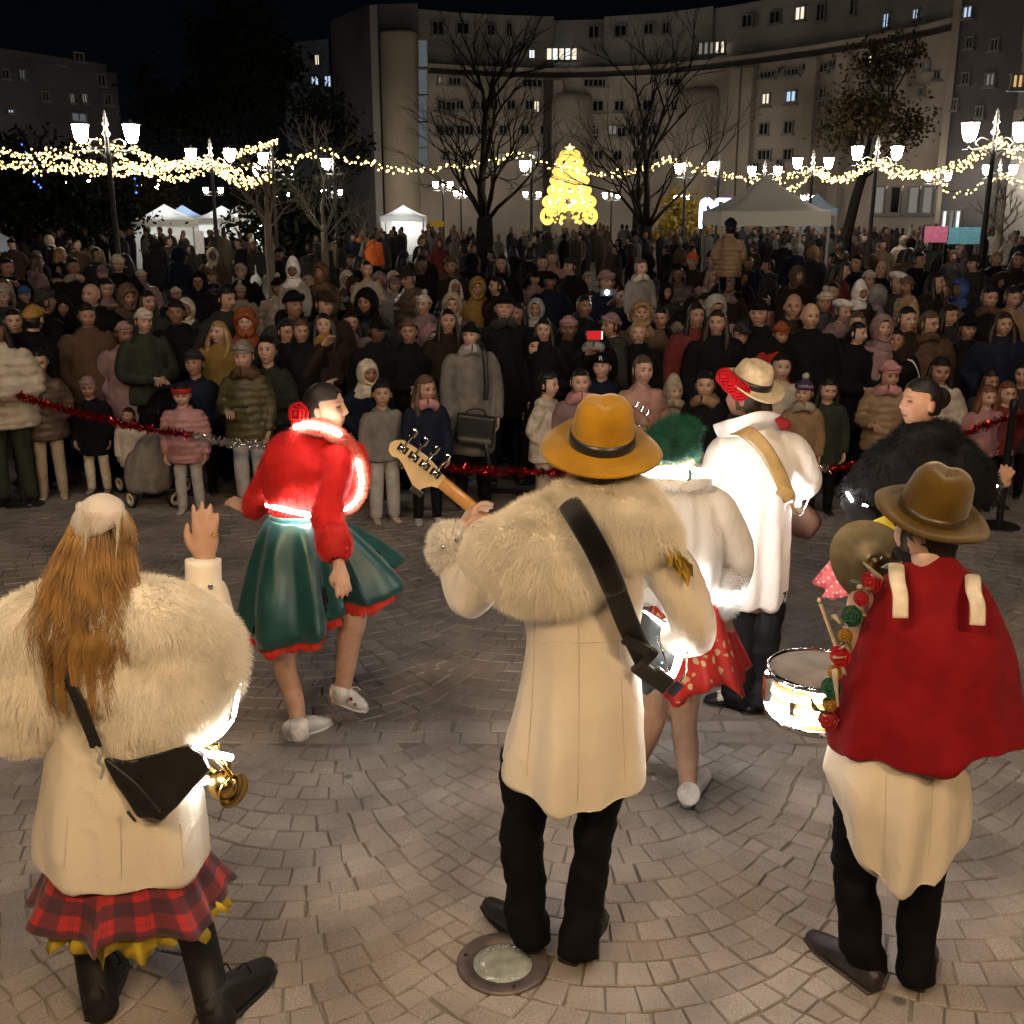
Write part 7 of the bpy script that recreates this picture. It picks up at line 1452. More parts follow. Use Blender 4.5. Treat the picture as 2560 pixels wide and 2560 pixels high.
# tartan skirt
def tartan():
    m, t, b = nmat('tartan'); L = t.links; tc = N(t, 'ShaderNodeUVMap'); sx = N(t, 'ShaderNodeSeparateXYZ'); L.new(tc.outputs[0], sx.inputs[0])
    def band(out, fq, lo, hi, ph=0.):
        m1 = N(t, 'ShaderNodeMath', operation='MULTIPLY_ADD'); m1.inputs[1].default_value = fq; m1.inputs[2].default_value = ph; L.new(out, m1.inputs[0]); fr = N(t, 'ShaderNodeMath', operation='FRACT'); L.new(m1.outputs[0], fr.inputs[0])
        r = N(t, 'ShaderNodeValToRGB'); r.color_ramp.interpolation = 'LINEAR'; e = r.color_ramp.elements; e[0].position = lo; e[0].color = (0, 0, 0, 1); e[1].position = lo + .03; e[1].color = (1, 1, 1, 1); x = e.new(hi); x.color = (1, 1, 1, 1); y = e.new(hi + .03); y.color = (0, 0, 0, 1); L.new(fr.outputs[0], r.inputs[0]); return r.outputs[0]
    def mixc(f, a, c, fac=1.0):
        mx = N(t, 'ShaderNodeMix', data_type='RGBA'); 
        if fac != 1.0:
            mm = N(t, 'ShaderNodeMath', operation='MULTIPLY'); mm.inputs[1].default_value = fac; L.new(f, mm.inputs[0]); f = mm.outputs[0]
        L.new(f, mx.inputs[0]); 
        if isinstance(a, tuple): mx.inputs[6].default_value = (*a, 1)
        else: L.new(a, mx.inputs[6])
        mx.inputs[7].default_value = (*c, 1); return mx.outputs[2]
    c = mixc(band(sx.outputs[0], 1, .30, .80), (.36, .012, .012), (.03, .012, .022), .72); c = mixc(band(sx.outputs[1], 1, .30, .80), c, (.012, .010, .022), .72)
    c = mixc(band(sx.outputs[0], 1, .06, .09), c, (.03, .02, .03), .6); c = mixc(band(sx.outputs[1], 1, .06, .09), c, (.03, .02, .03), .6); c = mixc(band(sx.outputs[0], 1, .14, .17), c, (.03, .02, .03), .6)
    L.new(c, b.inputs['Base Color']); b.inputs['Roughness'].default_value = .85; b.inputs['Sheen Weight'].default_value = .2; return m
def ring_skirt(name, rows, n, mat, parent, color=None, amp=0.0, freq=9, uvs=None, seed=0., th=.004, wob=.0):
    """rows: (centre, rx, ry); open cloth tube with pleats growing downwards"""
    V = []; m = len(rows)
    for i, (c, rx, ry) in enumerate(rows):
        k = i / (m - 1)
        for j in range(n):
            a = 2 * math.pi * j / n; s_ = 1 + amp * k * math.sin(freq * a + seed + .8 * math.sin(2 * a)) + .4 * amp * k * math.sin(freq * 2.3 * a + 1.3); V.append((c[0] + rx * s_ * math.sin(a), c[1] - ry * s_ * math.cos(a), c[2] + wob * k * math.sin(freq * .5 * a + seed) + .008 * k * math.sin(freq * a * 1.7)))
    Fc = [(i * n + j, (i + 1) * n + j, (i + 1) * n + (j + 1) % n, i * n + (j + 1) % n) for i in range(m - 1) for j in range(n)]
    me = mesh(name, V, Fc)
    if uvs:
        ul = me.uv_layers.new(name='UVMap'); 
        for p in me.polygons:
            js = [li for li in p.loop_indices]
            for li in js:
                vi = me.loops[li].vertex_index; i, j = divmod(vi, n); jj = j if not (j == 0 and any(me.loops[q].vertex_index % n == n - 1 for q in js)) else n
                ul.data[li].uv = (jj / n * uvs[0], i / (m - 1) * uvs[1])
    o = ob(name, me, mat, parent, color=color); md = o.modifiers.new('s', 'SOLIDIFY'); md.thickness = th; md.offset = 0; return o
def interp_rows(a, b, n):
    return [(A(a[0]) * (1 - t) + A(b[0]) * t, a[1] * (1 - t) + b[1] * t, a[2] * (1 - t) + b[2] * t) for t in np.linspace(0, 1, n)]
ring_skirt('skirt', interp_rows((l_(308, 2090), .19, .15), (l_(322, 2248, .01), .308, .237), 14), 160, tartan(), lw, None, .085, 7, (15, 2.6), 1.0, .004, .022)
M_tulle = fabric('tulle', rough=.8, bump=0, namp=.3); 
ring_skirt('petticoat', interp_rows((l_(308, 2150), .19, .15), (l_(334, 2278, .03), .287, .22), 8), 160, M_tulle, lw, (.46, .34, .035), .09, 17, None, 2., .002, .022)
for ch_, nm_ in (([l_(232, 2170), l_(222, 2290, .02), l_(232, 2380, .03), lg_(250, 2500, .06), lg_(254, 2520, .03)], 'l'), ([l_(405, 2150), l_(482, 2310, .0), l_(508, 2400, .0), lg_(540, 2535, .06), lg_(548, 2552, .03)], 'r')):
    ob('boot_shaft', tube(ch_, [.085, .062, .058, .056, .056], 18, 6, round_cap=.3), M_boot, lw, color=(.011, .011, .012))
for h_, t_ in ((lg_(246, 2556, 0), lg_(292, 2400, 0)), (lg_(528, 2585, 0), lg_(672, 2430, 0))):
    sh_ = shoe(h_, t_, .054, .075, lw, (.011, .011, .012), (.012, .012, .012), 'boot', M_boot); d = A(t_) - A(h_); m_ = A(h_) + d * .42 + A((0, 0, .12)); g = Geo()
    for sx in (-1, 1): g.add(*tube([m_, m_ + A((sx * .03, .02, .03)), m_ + A((sx * .045, .03, -.02)), m_ + A((sx * .01, .01, -.01))], [.003] * 4, 6, 4))
    ob('lace_bow', g, M_cloth, sh_, color=(.012, .012, .012))
# pouch bag
pb = empty('shoulder_bag', tuple(L0), 'black leather pouch bag on a strap across the fur stole', 'bag')
bo = [(262, 1896), (330, 1902), (400, 1886), (470, 1858), (505, 1885), (524, 1925), (470, 1985), (402, 2052), (345, 2044), (292, 1965)]
V = [l_(u, v, -.235 + .05 * abs(u - 390) / 130) for u, v in bo] + [l_(u, v, -.15 + .05 * abs(u - 390) / 130) for u, v in bo]; nB = len(bo)
ob('pouch', remesh('pouch', [(V, [tuple(range(nB)), tuple(range(2 * nB - 1, nB - 1, -1))] + [(i, nB + i, nB + (i + 1) % nB, (i + 1) % nB) for i in range(nB)])], .007, 4, folds(.008, 14, 9, 1., .003, 34)), M_leather, pb, color=(.010, .010, .010))
ob('flap_seam', tube([l_(268, 1902, -.24), l_(340, 1960, -.262), l_(400, 2030, -.262)], [.003] * 3, 6, 5), M_leather, pb, color=(.02, .02, .02))
strip_band([l_(160, 1668, -.20), l_(190, 1740, -.225), l_(232, 1845, -.225), l_(240, 1868, -.22)], .017, (.9, 0, .4), M_leather, pb, 'strap', (.013, .012, .012), .004); ob('chain', tube([l_(240, 1868, -.225), l_(252, 1885, -.225), l_(246, 1905, -.225), l_(258, 1918, -.22), l_(252, 1945, -.22)], [.005] * 5, 8, 4), M_iron, pb); ob('zip_pull', tube([l_(320, 2030, -.25), l_(338, 2052, -.25)], [.005, .004], 6, 1), M_leather, pb, color=(.012, .012, .012))
# brass horn with lights
tp = empty('brass_horn', tuple(L0), 'shiny brass horn wrapped with glaring lights at the stole', 'brass horn')
hb0, hb1 = l_(505, 1930, .10), l_(575, 1972, .02); dd = (hb1 - hb0) / np.linalg.norm(hb1 - hb0)
def orient(p, d):
    z = A(d) / np.linalg.norm(d); x = np.cross((0, 1, 0.2), z); x /= np.linalg.norm(x); y = np.cross(z, x); M = np.eye(4); M[:3, 0] = x; M[:3, 1] = y; M[:3, 2] = z; M[:3, 3] = p; return M
ob('bell', xf(lathe([(.010, -.16), (.014, -.10), (.022, -.05), (.034, -.02), (.050, .006), (.056, .018), (.054, .02), (.03, -.02), (.001, -.04)], 32), orient(hb1, dd)), M_brass, tp)
ob('bell_cover', sphere(l_(558, 1962, .03), (.047, .05, .047), 20, 14), M_brass, tp)
g = Geo(); g.add(*tube([l_(480, 1850, .05), l_(530, 1870, .04), l_(570, 1905, .03), l_(560, 1935, .04), l_(520, 1915, .06), l_(490, 1880, .08)], [.009] * 6, 10, 5)); g.add(*tube([l_(490, 1875, .02), l_(545, 1900, .0), l_(580, 1940, .0)], [.007] * 3, 10, 4)); ob('tubing', g, M_brass, tp)
for u, v in ((510, 1885), (528, 1892), (546, 1900)): ob('valve', tube([l_(u, v, .05), l_(u - 6, v - 38, .05)], [.012, .012], 12, 1, round_cap=.3), M_brass, tp)
led('led_string', [l_(500, 1878, -.02), l_(525, 1886, -.03), l_(550, 1888, -.03), l_(578, 1894, -.02)], tp, .010); led('led_string', [l_(440, 1880, -.14), l_(490, 1868, -.15), l_(545, 1842, -.12), l_(582, 1800, -.05)], tp, .005); led('led_string', [l_(585, 1790, .08), l_(600, 1700, .12)], tp, .006)
ob('led_blob', sphere(l_(512, 1950, -.0), .014, 10, 8), M_led, tp); ob('loose_wire', tube([l_(600, 1935, .0), l_(606, 1960, .0), l_(590, 2000, .0), l_(560, 2020, .0), l_(545, 2055, .0)], [.0016] * 5, 5, 5), M_black, tp)

# ------------------------------------------------------------------ 4  dancer in red jacket and green skirt
da, T0 = Perf(800, 1812, 'dancer in red fur-trimmed jacket with glowing belt and swirling green satin skirt'); TY_ = 4.9
def t_(u, v, dy=0.0): return SP(u, v, TY_ + dy) - T0
def tg(u, v, z=0.0): return GP(u, v, z) - T0
hd = t_(812, 1024, .0)
bodyt = [tube([t_(745, 1420), t_(735, 1290), t_(760, 1180), t_(775, 1110), t_(790, 1075), t_(803, 1040)], [(.15, .12), (.11, .09), (.15, .10), (.12, .07), (.052, .052), (.048, .052)], 14, 3),
         tube([t_(700, 1130), t_(655, 1240, .1), t_(625, 1270, .2), t_(612, 1272, .24)], [.045, .038, .028, .024], 10, 4), tube([t_(850, 1140, -.05), t_(822, 1280, -.18), t_(842, 1390, -.30), t_(848, 1412, -.33)], [.045, .04, .028, .025], 10, 4),
         tube([t_(735, 1440), t_(722, 1560, .0), t_(712, 1660, .0), t_(735, 1740, .0), tg(748, 1828, .10)], [.09, .072, .058, .048, .034], 14, 4), tube([t_(800, 1420, -.02), t_(880, 1520, -.06), t_(872, 1600, -.02), t_(862, 1690, .0), t_(855, 1735, .0)], [.09, .068, .060, .046, .034], 14, 4)]
wl = t_(848, 1415, -.33); bodyt += hand(wl, t_(862, 1490, -.37) - wl, A((.2, -1, .1)), 1, .95, .55, 10)
wl = t_(612, 1272, .24); bodyt += hand(wl, A((-.5, .4, .15)), A((0, -.4, 1)), 1, .95, .3, 10)
ob('body', body_skin(head_at(hd, R(82), R(-6), 0, 1.02), bodyt, .006, head_geo(110, 96, lips=(.45, .05, .06))), None, da, color=(.52, .30, .20))
hm = remesh('hair', [xf(cap_, head_at(hd, R(82), R(-6), 0, 1.02)) for cap_ in [shell((.083, .104, .124), lambda n, p: ((p[:, 1] > -.01) & (p[:, 2] > -.06)) | ((p[:, 2] > .05) & (p[:, 1] > -.085)), thick=.016)]] + [sphere(hd + A((-.085, .01, -.045)), (.045, .045, .04), 14, 10)], .006, 3)
ob('hair', hm, M_hair, da, color=(.018, .012, .009)); rose(da, t_(746, 1034, -.05), .045, (.50, .012, .015), (-.3, -1, .1), 'hair_flower')
jk = remesh('jacket', [tube([t_(738, 1290), t_(742, 1240), t_(760, 1170), t_(772, 1120), t_(790, 1082)], [(.110, .10), (.145, .12), (.185, .135), (.155, .10), (.075, .07)], 28, 6, round_cap=.06), tube([t_(715, 1125), t_(665, 1215, .08), t_(640, 1262, .16), t_(628, 1268, .2)], [.075, .075, .064, .056], 16, 5, round_cap=.2), tube([t_(845, 1130, -.03), t_(838, 1210, -.12), t_(820, 1290, -.19), t_(836, 1360, -.27)], [.075, .074, .068, .06], 16, 5, round_cap=.2), tube([t_(880, 1130, .02), t_(895, 1200, .02), t_(870, 1262, .0)], [.055, .065, .045], 12, 4)], .010, 4, folds(.02, 10, 6, 3., .004, 40))
j_ = ob('jacket', jk, M_wool, da, color=(.52, .016, .014)); fur('jacket_pile', jk, 9000, .014, .0009, M_furm, j_, (.56, .02, .016), flow=(0, 0, -.5), seed=3)
cfm = remesh('cuff', [tube([t_(828, 1335, -.245), t_(836, 1365, -.275), t_(838, 1382, -.29)], [.072, .076, .066], 16, 3)], .009, 3); c_ = ob('fur_cuff', cfm, M_furm, da, color=(.52, .02, .015)); fur('fur_strands', cfm, 2500, .018, .0009, M_furm, c_, (.6, .025, .02), flow=(0, 0, 0), seed=6)
ob('wrist_band', tube([t_(838, 1384, -.295), t_(843, 1402, -.315)], [.040, .036], 14, 1, round_cap=.1), M_cloth, da, color=(.01, .01, .01))
colm = remesh('collar', [tube([t_(738, 1072, -.02), t_(775, 1066, -.09), t_(820, 1076, -.09), t_(862, 1105, -.03), t_(894, 1160, -.02), t_(900, 1210, -.01), t_(888, 1252, -.02), t_(862, 1272, -.02)], [.020, .026, .028, .028, .030, .028, .024, .018], 12, 5)], .008, 3)
c_ = ob('fur_trim', colm, M_furm, da, color=(.62, .10, .07)); fur('fur_strands', colm, 6000, .020, .0009, M_furm, c_, (.75, .16, .11), flow=(.2, 0, 0), seed=9)
led('led_collar', [t_(738, 1068, -.06), t_(775, 1062, -.125), t_(822, 1072, -.13), t_(850, 1086, -.10)], da, .010); led('led_collar', [t_(893, 1150, -.06), t_(903, 1205, -.05), t_(890, 1252, -.06), t_(858, 1276, -.06)], da, .008)
led('led_belt', [t_(668, 1262, -.02), t_(690, 1268, -.10), t_(735, 1280, -.135), t_(785, 1288, -.11), t_(805, 1290, -.05)], da, .011)
# skirt: waist ring to a swinging hem
wc = t_(738, 1290); hem = [t_(598, 1555, .0), t_(618, 1604, -.16), t_(690, 1622, -.26), t_(775, 1608, -.26), t_(835, 1560, -.20), t_(862, 1512, -.14), t_(900, 1512, -.16), t_(960, 1508, -.16), t_(1004, 1440, .0), t_(985, 1385, .18), t_(920, 1368, .32), t_(820, 1410, .36), t_(700, 1480, .36), t_(620, 1500, .22)]
hm_ = catmull(hem + [hem[0]], 12)[:-1]; nH = len(hm_); rows = 16
def drape(scale_, drop, nm_, mat, col, r0=.11, wav=.03, k0=0.0, th=.004):
    V = []; ang = np.array([math.atan2(p[0] - wc[0], -(p[1] - wc[1])) for p in hm_]); 
    for i in range(rows):
        t = k0 + (1 - k0) * i / (rows - 1)
        for j in range(nH):
            h_ = wc + (hm_[j] - wc) * scale_ + A((0, 0, drop)); w0 = wc + A((math.sin(ang[j]) * r0, -math.cos(ang[j]) * r0 * .9, 0)); s1 = t ** .85; p = w0 * (1 - s1) + h_ * s1; p[2] = w0[2] + (h_[2] - w0[2]) * t ** 1.35
            o = wav * t * (math.sin(j * 2 * math.pi / 17 + .5 * math.sin(j * .13)) + .9 * noise.noise((j * .09, t * 2.2, 1.0)) + .35 * noise.noise((j * .3, t * 5, 4.0))); d = A((math.sin(ang[j]), -math.cos(ang[j]), 0)); V.append(p + d * o)
    if nm_ == 'petticoat':
        for q in range(len(V)):
            i, j = divmod(q, nH); V[q] = V[q] + A((0, 0, (.03 * noise.noise((j * .21, 0, 3.)) + .02 * noise.noise((j * .9, 0, 7.)) - .01) * i / rows)) + A((math.sin(ang[j]), -math.cos(ang[j]), 0)) * (-.03 * abs(noise.noise((j * .6, i * .4, 2.))))
    Fc = [(i * nH + j, (i + 1) * nH + j, (i + 1) * nH + (j + 1) % nH, i * nH + (j + 1) % nH) for i in range(rows - 1) for j in range(nH)]
    o = ob(nm_, (V, Fc), mat, da, color=col); md = o.modifiers.new('s', 'SOLIDIFY'); md.thickness = th; md.offset = 0; return o
drape(1.0, 0, 'skirt', M_satin, (.005, .050, .044), .115, .036); drape(.965, .004, 'skirt_lining', M_cloth, (.012, .014, .014), .105, .028)
drape(.94, -.07, 'petticoat', M_tulle, (.50, .03, .012), .10, .03, .72, .002)
ob('waistband', tube([wc + A((math.sin(a) * .118, -math.cos(a) * .106, .0)) for a in np.linspace(0, 6.283, 25)], [(.018, .004)] * 25, 8, 1, cap=False, ref=(0, 0, 1)), M_satin, da, color=(.03, .2, .17))
for an, he, to, lift in ((tg(748, 1828, .1), tg(718, 1852), tg(826, 1812), 0.0), (t_(855, 1735, .0), t_(834, 1752, .02), t_(918, 1782, .0), 1)):
    sh_ = shoe(he, to, .043, .055, da, (.66, .62, .58), (.7, .67, .62), 'sneaker', M_cloth); ob('sock', tube([A(an) + A((0, 0, .05)), A(an) + A((0, 0, -.03))], [.044, .047], 14, 2, round_cap=.2), M_knit, sh_, color=(.75, .72, .68)); g = Geo(); c = (A(he) * .6 + A(to) * .4) + A((0, 0, .09))
    for sx in (-1, 1): g.add(*tube([c, c + A((sx * .03 + .02, -.01, .015)), c + A((sx * .02 + .05, -.01, .0))], [.003] * 3, 6, 4))
    ob('lace', g, M_cloth, sh_, color=(.75, .7, .65))
    for k in range(5): rose(sh_, A(he) * (1 - .2 - .12 * k) + A(to) * (.2 + .12 * k) + A((0, -.040, .045 + .02 * (k % 2))), .008, (.35, .05, .05) if k % 2 else (.3, .2, .08), (0, -1, .3), 'embroidered_flower')

# ------------------------------------------------------------------ 5  singer with green tulle headpiece
si, S0 = Perf(1700, 2005, 'singer in white jacket and red floral skirt with green tulle headpiece'); SY = 4.25
def s_p(u, v, dy=0.0): return SP(u, v, SY + dy) - S0
def sg(u, v, z=0.0): return GP(u, v, z) - S0
hd = s_p(1690, 1126, .02)
bodyt = [tube([s_p(1690, 1600), s_p(1695, 1470), s_p(1690, 1330), s_p(1690, 1235), s_p(1690, 1195), s_p(1690, 1150)], [(.15, .12), (.11, .09), (.15, .10), (.12, .07), (.052, .052), (.048, .052)], 14, 3), tube([s_p(1790, 1260), s_p(1835, 1400, .03), s_p(1812, 1515, -.02), s_p(1808, 1535, -.02)], [.045, .038, .028, .025], 10, 4), tube([s_p(1600, 1260), s_p(1560, 1400, .05), s_p(1620, 1480, .25)], [.045, .038, .026], 10, 4),
         tube([s_p(1715, 1640), s_p(1710, 1800), s_p(1716, 1870), sg(1722, 1985, .06)], [.09, .058, .055, .034], 14, 4), tube([s_p(1650, 1640), s_p(1630, 1800, .05), s_p(1600, 1880, .2), s_p(1590, 1930, .35)], [.09, .06, .05, .034], 14, 4)]
wl = s_p(1808, 1535, -.02); bodyt += hand(wl, s_p(1826, 1590, -.02) - wl, A((.6, -.7, .1)), 1, .9, .5, 10); wl = s_p(1620, 1480, .25); bodyt += hand(wl, A((.3, .4, .1)), A((0, .3, 1)), 1, .9, .7, 8)
ob('body', body_skin(head_at(hd, math.pi - .45, 0, 0, .96), bodyt, .007), None, si, color=(.55, .33, .22))
ob('hair', hv_, M_hair, si, color=(.30, .17, .06), loc=tuple(hd), rot=(0, 0, math.pi - .45), scale=.97)
tm = remesh('tulle_headpiece', [sphere(s_p(1678, 1108, .0), (.105, .12, .095), 18, 12), sphere(s_p(1712, 1080, -.03), (.06, .08, .06), 14, 10), sphere(s_p(1640, 1125, -.02), (.06, .07, .07), 14, 10)], .012, 3, lambda v, n: v + n * (nz(v, 16) * .028)[:, None])
tu = ob('tulle_headpiece', tm, M_tulle, si, color=(.006, .060, .035)); fur('tulle_threads', tm, 5000, .028, .0009, M_furm, tu, (.01, .09, .055), flow=(0, 0, .1), spread=1.2, seed=12)
ob('earring', tube([s_p(1722, 1168, -.1), s_p(1726, 1190, -.11), s_p(1720, 1202, -.11)], [.004, .009, .004], 8, 3), M_satin, si, color=(.01, .12, .06))
jk = remesh('jacket', [tube([s_p(1700, 1500), s_p(1700, 1420), s_p(1700, 1330), s_p(1695, 1250), s_p(1690, 1205)], [(.165, .14), (.175, .145), (.19, .15), (.16, .12), (.08, .075)], 28, 6, round_cap=.08), tube([s_p(1760, 1245), s_p(1800, 1290), s_p(1838, 1400, .02), s_p(1815, 1500, -.02)], [.08, .085, .076, .062], 16, 5, round_cap=.2), tube([s_p(1620, 1245), s_p(1570, 1390, .05), s_p(1610, 1470, .22)], [.08, .075, .06], 16, 5, round_cap=.2)], .010, 4, drape_disp(s_p(1700, 1400)[0], s_p(1700, 1400)[1], 1.5, .95, .012, 7, .4, .005, .02))
ob('jacket', jk, M_broc, si, color=WHITE)
cfm = remesh('cuff', [tube([s_p(1820, 1440, -.01), s_p(1808, 1480, -.02), s_p(1806, 1520, -.02)], [.075, .078, .06], 16, 3)], .010, 3); c_ = ob('fur_cuff', cfm, M_furm, si, color=(.8, .77, .72)); fur('fur_strands', cfm, 3500, .022, .0009, M_furm, c_, (.85, .82, .78), flow=(0, 0, -.3), seed=13)
cm_ = remesh('collar', [tube([s_p(1690, 1205) + A((.105 * math.sin(a), -.10 * math.cos(a), .012 * math.cos(a))) for a in np.linspace(0, 6.283, 17)], [.03] * 17, 12, 2)], .010, 3); c_ = ob('fur_collar', cm_, M_furm, si, color=(.8, .77, .72)); fur('fur_strands', cm_, 3500, .022, .0009, M_furm, c_, (.85, .82, .78), flow=(0, 0, .1), seed=14)
led('led_collar', [s_p(1690, 1192) + A((.095 * math.sin(a), -.09 * math.cos(a), .02)) for a in np.linspace(-2.6, 2.6, 15)], si, .008, M_led2)
led('led_cuff', [s_p(1808, 1478, -.02) + A((.085 * math.sin(a), -.085 * math.cos(a), .0)) for a in np.linspace(-1.6, 3.6, 15)], si, .006); led('led_hem', [s_p(1735, 1440, -.14), s_p(1745, 1455, -.145), s_p(1755, 1470, -.145)], si, .012); led('front_fill_led', [s_p(1740, 1230, .17), s_p(1800, 1300, .2), s_p(1790, 1450, .2), s_p(1700, 1490, .2)], si, .010, M_led2)  # hem and front strings are added to whiten the jacket
def floral():
    m, t, b = nmat('red_floral'); L = t.links; tc = N(t, 'ShaderNodeTexCoord'); v = N(t, 'ShaderNodeTexVoronoi'); v.inputs['Scale'].default_value = 20; n = N(t, 'ShaderNodeTexNoise'); n.inputs['Scale'].default_value = 30; L.new(tc.outputs['Object'], n.inputs[0])
    va = N(t, 'ShaderNodeVectorMath', operation='MULTIPLY_ADD'); va.inputs[1].default_value = (.05, .05, .05); L.new(n.outputs['Color'], va.inputs[0]); L.new(tc.outputs['Object'], va.inputs[2]); L.new(va.outputs[0], v.inputs[0])
    r = N(t, 'ShaderNodeValToRGB'); e = r.color_ramp.elements; e[0].position = .26; e[0].color = (.55, .42, .18, 1); e[1].position = .31; e[1].color = (.48, .022, .016, 1); L.new(v.outputs['Distance'], r.inputs[0]); L.new(r.outputs[0], b.inputs['Base Color']); b.inputs['Roughness'].default_value = .6; return m
ring_skirt('skirt', interp_rows((s_p(1712, 1465), .13, .115), (s_p(1738, 1690, .0), .215, .20), 12), 120, floral(), si, None, .13, 8, None, .5, .003, .045)
shoe(sg(1716, 2026), sg(1766, 1940), .040, .05, si, (.72, .66, .60), (.1, .09, .08), 'white_shoe'); ob('ankle_sock', tube([sg(1722, 1985, .055), sg(1722, 1985, .115), sg(1722, 1985, .13)], [.044, .043, .05], 14, 3, round_cap=.1), M_knit, si, color=(.75, .7, .66)); shoe(s_p(1592, 1930, .33), s_p(1600, 1900, .55), .040, .05, si, (.72, .66, .60), (.1, .09, .08), 'white_shoe')

# ------------------------------------------------------------------ 6  guitarist in the straw hat
gu, U0 = Perf(1872, 1768, 'guitarist in long white coat and straw hat with red roses'); UY = 5.1
def q_(u, v, dy=0.0): return SP(u, v, UY + dy) - U0
def qg(u, v, z=0.0): return GP(u, v, z) - U0
hd = q_(1866, 995, .0)
bodyt = [tube([q_(1875, 1500), q_(1880, 1380), q_(1885, 1200), q_(1885, 1100), q_(1880, 1060), q_(1870, 1015)], [(.15, .11), (.14, .1), (.17, .11), (.13, .08), (.058, .058), (.055, .058)], 14, 3), tube([q_(1800, 1120), q_(1765, 1230, .12), q_(1735, 1170, .32)], [.05, .042, .028], 10, 4), tube([q_(1985, 1120), q_(2025, 1205, .08), q_(1985, 1235, .28)], [.05, .042, .028], 10, 4),
         tube([q_(1850, 1470), q_(1846, 1600), q_(1848, 1690), qg(1850, 1748, .06)], [.07, .045, .04, .035], 10, 3), tube([q_(1912, 1470), q_(1910, 1600), q_(1908, 1690), qg(1906, 1764, .06)], [.07, .045, .04, .035], 10, 3)]
wl = q_(1735, 1170, .32); bodyt += hand(wl, A((-.4, .1, .35)), A((-.3, -.8, .2)), -1, 1.0, .9, 10); wl = q_(1985, 1235, .28); bodyt += hand(wl, A((-.3, .1, -.4)), A((.2, .8, .2)), 1, 1.0, .7, 8)
ob('body', body_skin(head_at(hd, R(-125), 0, 0, 1.0), bodyt, .010), None, gu, color=(.52, .30, .22)); ob('hair', headwear('pulled')[0][1], M_hair, gu, color=(.05, .035, .025), loc=tuple(hd), rot=(0, 0, R(-125)))
coat = remesh('coat', [tube([q_(1864, 1500), q_(1868, 1440), q_(1878, 1340), q_(1882, 1230), q_(1885, 1140), q_(1882, 1095), q_(1878, 1050)], [(.192, .16), (.195, .16), (.195, .15), (.19, .145), (.19, .135), (.145, .105), (.08, .08)], 32, 6, round_cap=.05), tube([q_(1835, 1115), q_(1805, 1135), q_(1772, 1225, .10), q_(1742, 1180, .30)], [.075, .078, .074, .06], 16, 5, round_cap=.2), tube([q_(1945, 1112), q_(1980, 1130), q_(2018, 1195, .05), q_(1995, 1232, .2)], [.075, .078, .076, .06], 16, 5, round_cap=.2)], .010, 4, drape_disp(q_(1870, 1400)[0], q_(1870, 1400)[1], 1.4, .75, .013, 6, 4.1, .005, .016))
ob('coat', coat, M_broc, gu, color=WHITE)
ob('collar_flap', tube([q_(1790, 1078, -.02), q_(1840, 1068, -.12), q_(1890, 1052, -.13), q_(1935, 1058, -.06), q_(1950, 1068, .0)], [(.035, .006), (.05, .007), (.055, .007), (.05, .007), (.03, .005)], 12, 6, ref=(0, -.5, 1)), M_cloth, gu, color=WHITE); ob('neck_scarf', tube([q_(1872, 1040) + A((.078 * math.sin(a), -.082 * math.cos(a), .012 * math.sin(a))) for a in np.linspace(0, 6.283, 17)], [.022] * 17, 8, 1, cap=False), M_cloth, gu, color=(.018, .017, .026))
ob('red_lining', tube([q_(1945, 1045, -.1), q_(1960, 1062, -.12), q_(1968, 1072, -.1)], [(.02, .006), (.03, .006), (.02, .004)], 8, 3), M_cloth, gu, color=(.2, .012, .015))
h_ = hat(gu, trans(q_(1876, 963, .0)) @ rotm('Y', R(6)) @ rotm('Z', .5) @ rotm('X', R(16)), .160, .093, .120, (.62, .50, .32), ((.014, .014, .014), .036), mat=M_straw, pinch=.3, curl=.02, sy=1.08)
for u, v, r_ in ((1812, 942, .036), (1828, 960, .038), (1850, 978, .040)): rose(h_, q_(u, v, -.10), r_, (.50, .012, .018), (-.4, -1, .3), 'hat_rose')
for ch_, s1 in (([q_(1850, 1470), q_(1846, 1600), q_(1848, 1690), qg(1850, 1748, .05)], 3), ([q_(1912, 1470), q_(1910, 1600), q_(1908, 1690), qg(1906, 1764, .05)], 7)):
    v, f = tube(ch_, [.11, .085, .084, .090], 28, 14, round_cap=.08); v[:, :2] += (nz(v, 9, s1) * .018)[:, None]; v = creases(v, s1); ob('trouser_leg', (v, f), M_cloth, gu, color=(.014, .015, .018))
for he, to in ((qg(1852, 1772), qg(1762, 1756)), (qg(1915, 1780), qg(1850, 1782))):
    s_1 = shoe(he, to, .047, .05, gu, (.014, .013, .013)); d = A(to) - A(he); ob('white_vamp', tube([A(he) + d * .42 + A((0, 0, .062)), A(he) + d * .58 + A((0, 0, .052)), A(he) + d * .72 + A((0, 0, .040))], [(.044, .03), (.047, .026), (.038, .018)], 12, 3, ref=(0, 1, 0)), M_leather, s_1, color=(.7, .62, .58))
gs = empty('acoustic_guitar', tuple(U0), 'dark guitar with lit edge slung in front of the white coat', 'guitar'); g0, g1, g2 = q_(2000, 1300, .14), q_(1622, 1062, .36), q_(1572, 1028, .38); ax = (g1 - g0) / np.linalg.norm(g1 - g0); side = np.cross(ax, (0, 1, 0)); side /= np.linalg.norm(side)
